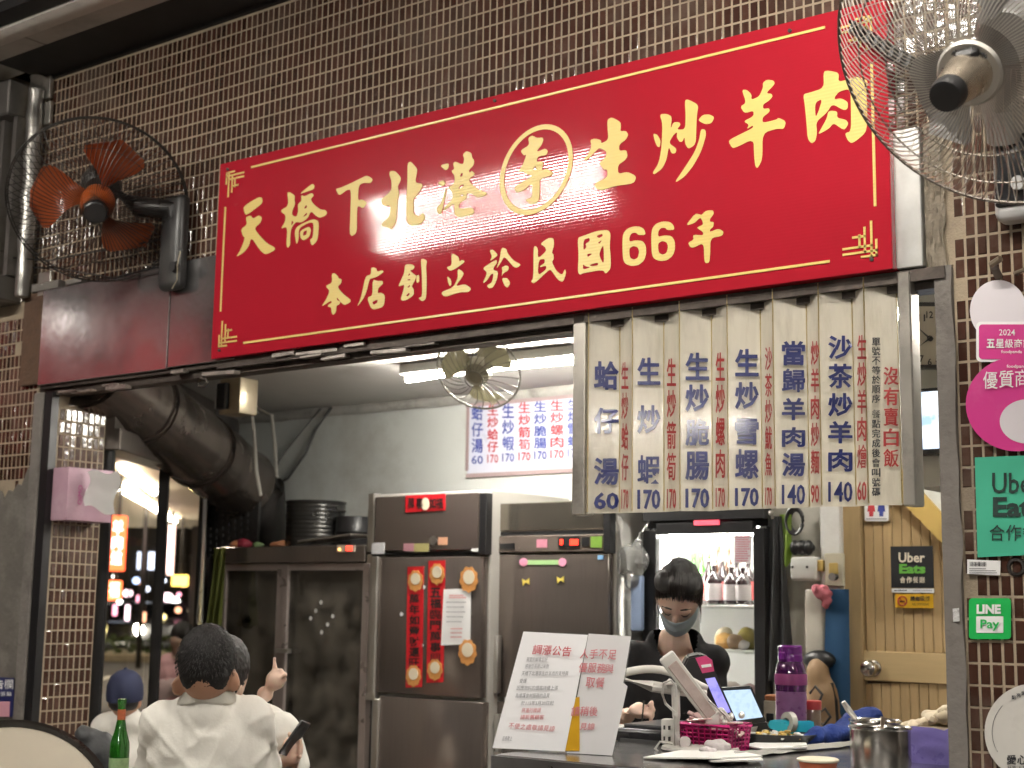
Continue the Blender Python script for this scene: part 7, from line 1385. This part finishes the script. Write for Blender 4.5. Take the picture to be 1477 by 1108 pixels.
# cars with lit headlights
def car(px, d, lab, col, hl):
    o = gp(px, d, -.17); t = thing('parked_car' if 0 else 'car', lab, 'car', o, 'cars waiting across the street'); Mc = MS
    def L(x, y, z): return o+Mc@Vector((x, y, z))
    prof = [(0, .25), (-.02, .6), (.15, .78), (1.0, .95), (1.7, 1.42), (3.0, 1.46), (3.9, 1.0), (4.3, .9), (4.35, .3)]
    bm = NB(); slab(bm, [L(-.85, y, z) for y, z in prof], Mc@Vector((1.7, 0, 0))); bmesh.ops.bevel(bm, geom=bm.edges[:], offset=.06, segments=2, affect='EDGES'); fin('body', bm, mat('paint_%02d' % int(col[0]*99), col, .25, .3, coat=.6), t)
    bm = NB(); slab(bm, [L(-.7, 1.03, .99), L(.7, 1.03, .99), L(.62, 1.66, 1.41), L(-.62, 1.66, 1.41)], DIRS*.01-ZU*.01); fin('windscreen', bm, mat('car_glass', (.01, .01, .012), .05), t, 0)
    for sx in (-.62, .62): bm = NB(); ball(bm, L(sx, .0, .62), (.22, .10, .18), 12, 8); fin('headlight', bm, glow('headlight_%d' % hl, ((1, .93, .72), (1, .8, .3))[hl], 60), t)
    for sx in (-.82, .66):
        for y in (.8, 3.5): bm = NB(); cyl(bm, L(sx, y, .32), L(sx+.18, y, .32), .32, n=18); fin('wheel', bm, BLACK, t)
car(190, 46, 'dark car with white headlights beyond the first window', (.05, .05, .06), 0)
car(243, 44, 'grey car with white headlights beyond the second window', (.12, .12, .13), 0)
car(128, 45, 'car with yellow headlights at the edge of the tiled return', (.2, .2, .2), 1)
car(172, 52, 'farther dark car between the two nearer cars', (.03, .03, .05), 0)
# added street lamps, heads out of view, put in to light the road
for i, (px, d, lab) in enumerate(((165, 22, 'nearer added street lamp lighting the side road'), (255, 33, 'farther added street lamp lighting the road by the planted median'))):
    o = gp(px-40, d, -.17); t = thing('added_street_lamp', lab, 'street lamp', o, 'added street lamps'); bm = NB(); tube(bm, [o, o+ZU*7.5, o+ZU*8+LAT*.5, o+ZU*8.1+LAT*1.6], [.06, .05, .04, .04], 10); fin('pole', bm, DARK, t)
    bm = NB(); box(bm, o+ZU*8.08+LAT*1.9, (.7, .25, .1), MS, .02); fin('lamp_head', bm, DARK, t); bm = NB(); box(bm, o+ZU*8.02+LAT*1.9, (.6, .2, .02), MS); fin('lit_lens', bm, glow('sodium', (1, .78, .45), 1100), t, 0)
# red vertical signs farther along the arcade on the left, mirrored in the steel cladding
for x, y, z0, z1, w_, lab in ((-10.6, -4.9, 3.3, 4.0, .4, 'wide red lit banner sign farther left along the arcade'), (-10.2, -3.9, 2.9, 3.4, .12, 'narrow red lit sign farther left along the arcade'), (-12.9, -4.9, 2.9, 4.3, .3, 'tall dim red lit sign at the far left end of the arcade')):
    t = thing('lit_sign', lab, 'sign', (x, y, z0), 'lit signs along the arcade'); bm = NB(); box(bm, (x, y, (z0+z1)/2), (.1, w_, z1-z0), Matrix.Rotation(.6, 3, 'Z'), .01); fin('lit_box', bm, glow('banner_red', (1, .03, .05), .6), t, 0)
    bm = NB(); cyl(bm, (x, y, z1), (x, y, 3.9 if z1 < 3.9 else z1+.1), .02, n=8); fin('hanger', bm, DARK, t)
lamp(-10.5, -3.7, 3.79, .8, .5, 'short tube lamp added far left for a pale reflection in the steel cladding', glow('added_dim_tube', (1, .92, .85), 8))  # added out of view to put a pale reflection on the cladding
lamp(-.4, -6.4, 2.85, 1.5, 0, 'unseen twin tube lamp added behind the camera for glare on the menu board')  # added behind the camera, placed where the board panels pick up glare
q = gp(235, 9, 3.2); lamp(q.x, q.y, 3.25, 1.4, R_(40), 'unseen tube lamp added to light the passer by on the side pavement', glow('added_side_tube', (1, .9, .75), 70))  # added above the window view to brighten the passer by
import numpy as np
f,yaw,pit,rol,D,h=2059.5134,np.radians(36.84168),np.radians(8.74655),np.radians(.85413),3.809,1.4
cy,sy=np.cos(yaw),np.sin(yaw)
r=np.array([cy,sy,0]);fw=np.array([-sy,cy,0]);up=np.array([0,0,1.])
cp,sp=np.cos(pit),np.sin(pit)
F=fw*cp+up*sp;U0=-fw*sp+up*cp
cr,sr=np.cos(rol),np.sin(rol)
R=r*cr+U0*sr;U=-r*sr+U0*cr
C=np.array([0,-D,h])
def ray(x,y): return F+R*((x-738.5)/f)-U*((y-554)/f)
def onY(x,y,Y): d=ray(x,y);return C+d*(Y-C[1])/d[1]
def onZ(x,y,Z): d=ray(x,y);return C+d*(Z-C[2])/d[2]
def onX(x,y,X): d=ray(x,y);return C+d*(X-C[0])/d[0]
def at(x,y,dep): return C+ray(x,y)*dep
def pr(P): d=np.array(P)-C;return np.array([738.5+f*d@R/(d@F),554-f*d@U/(d@F)])
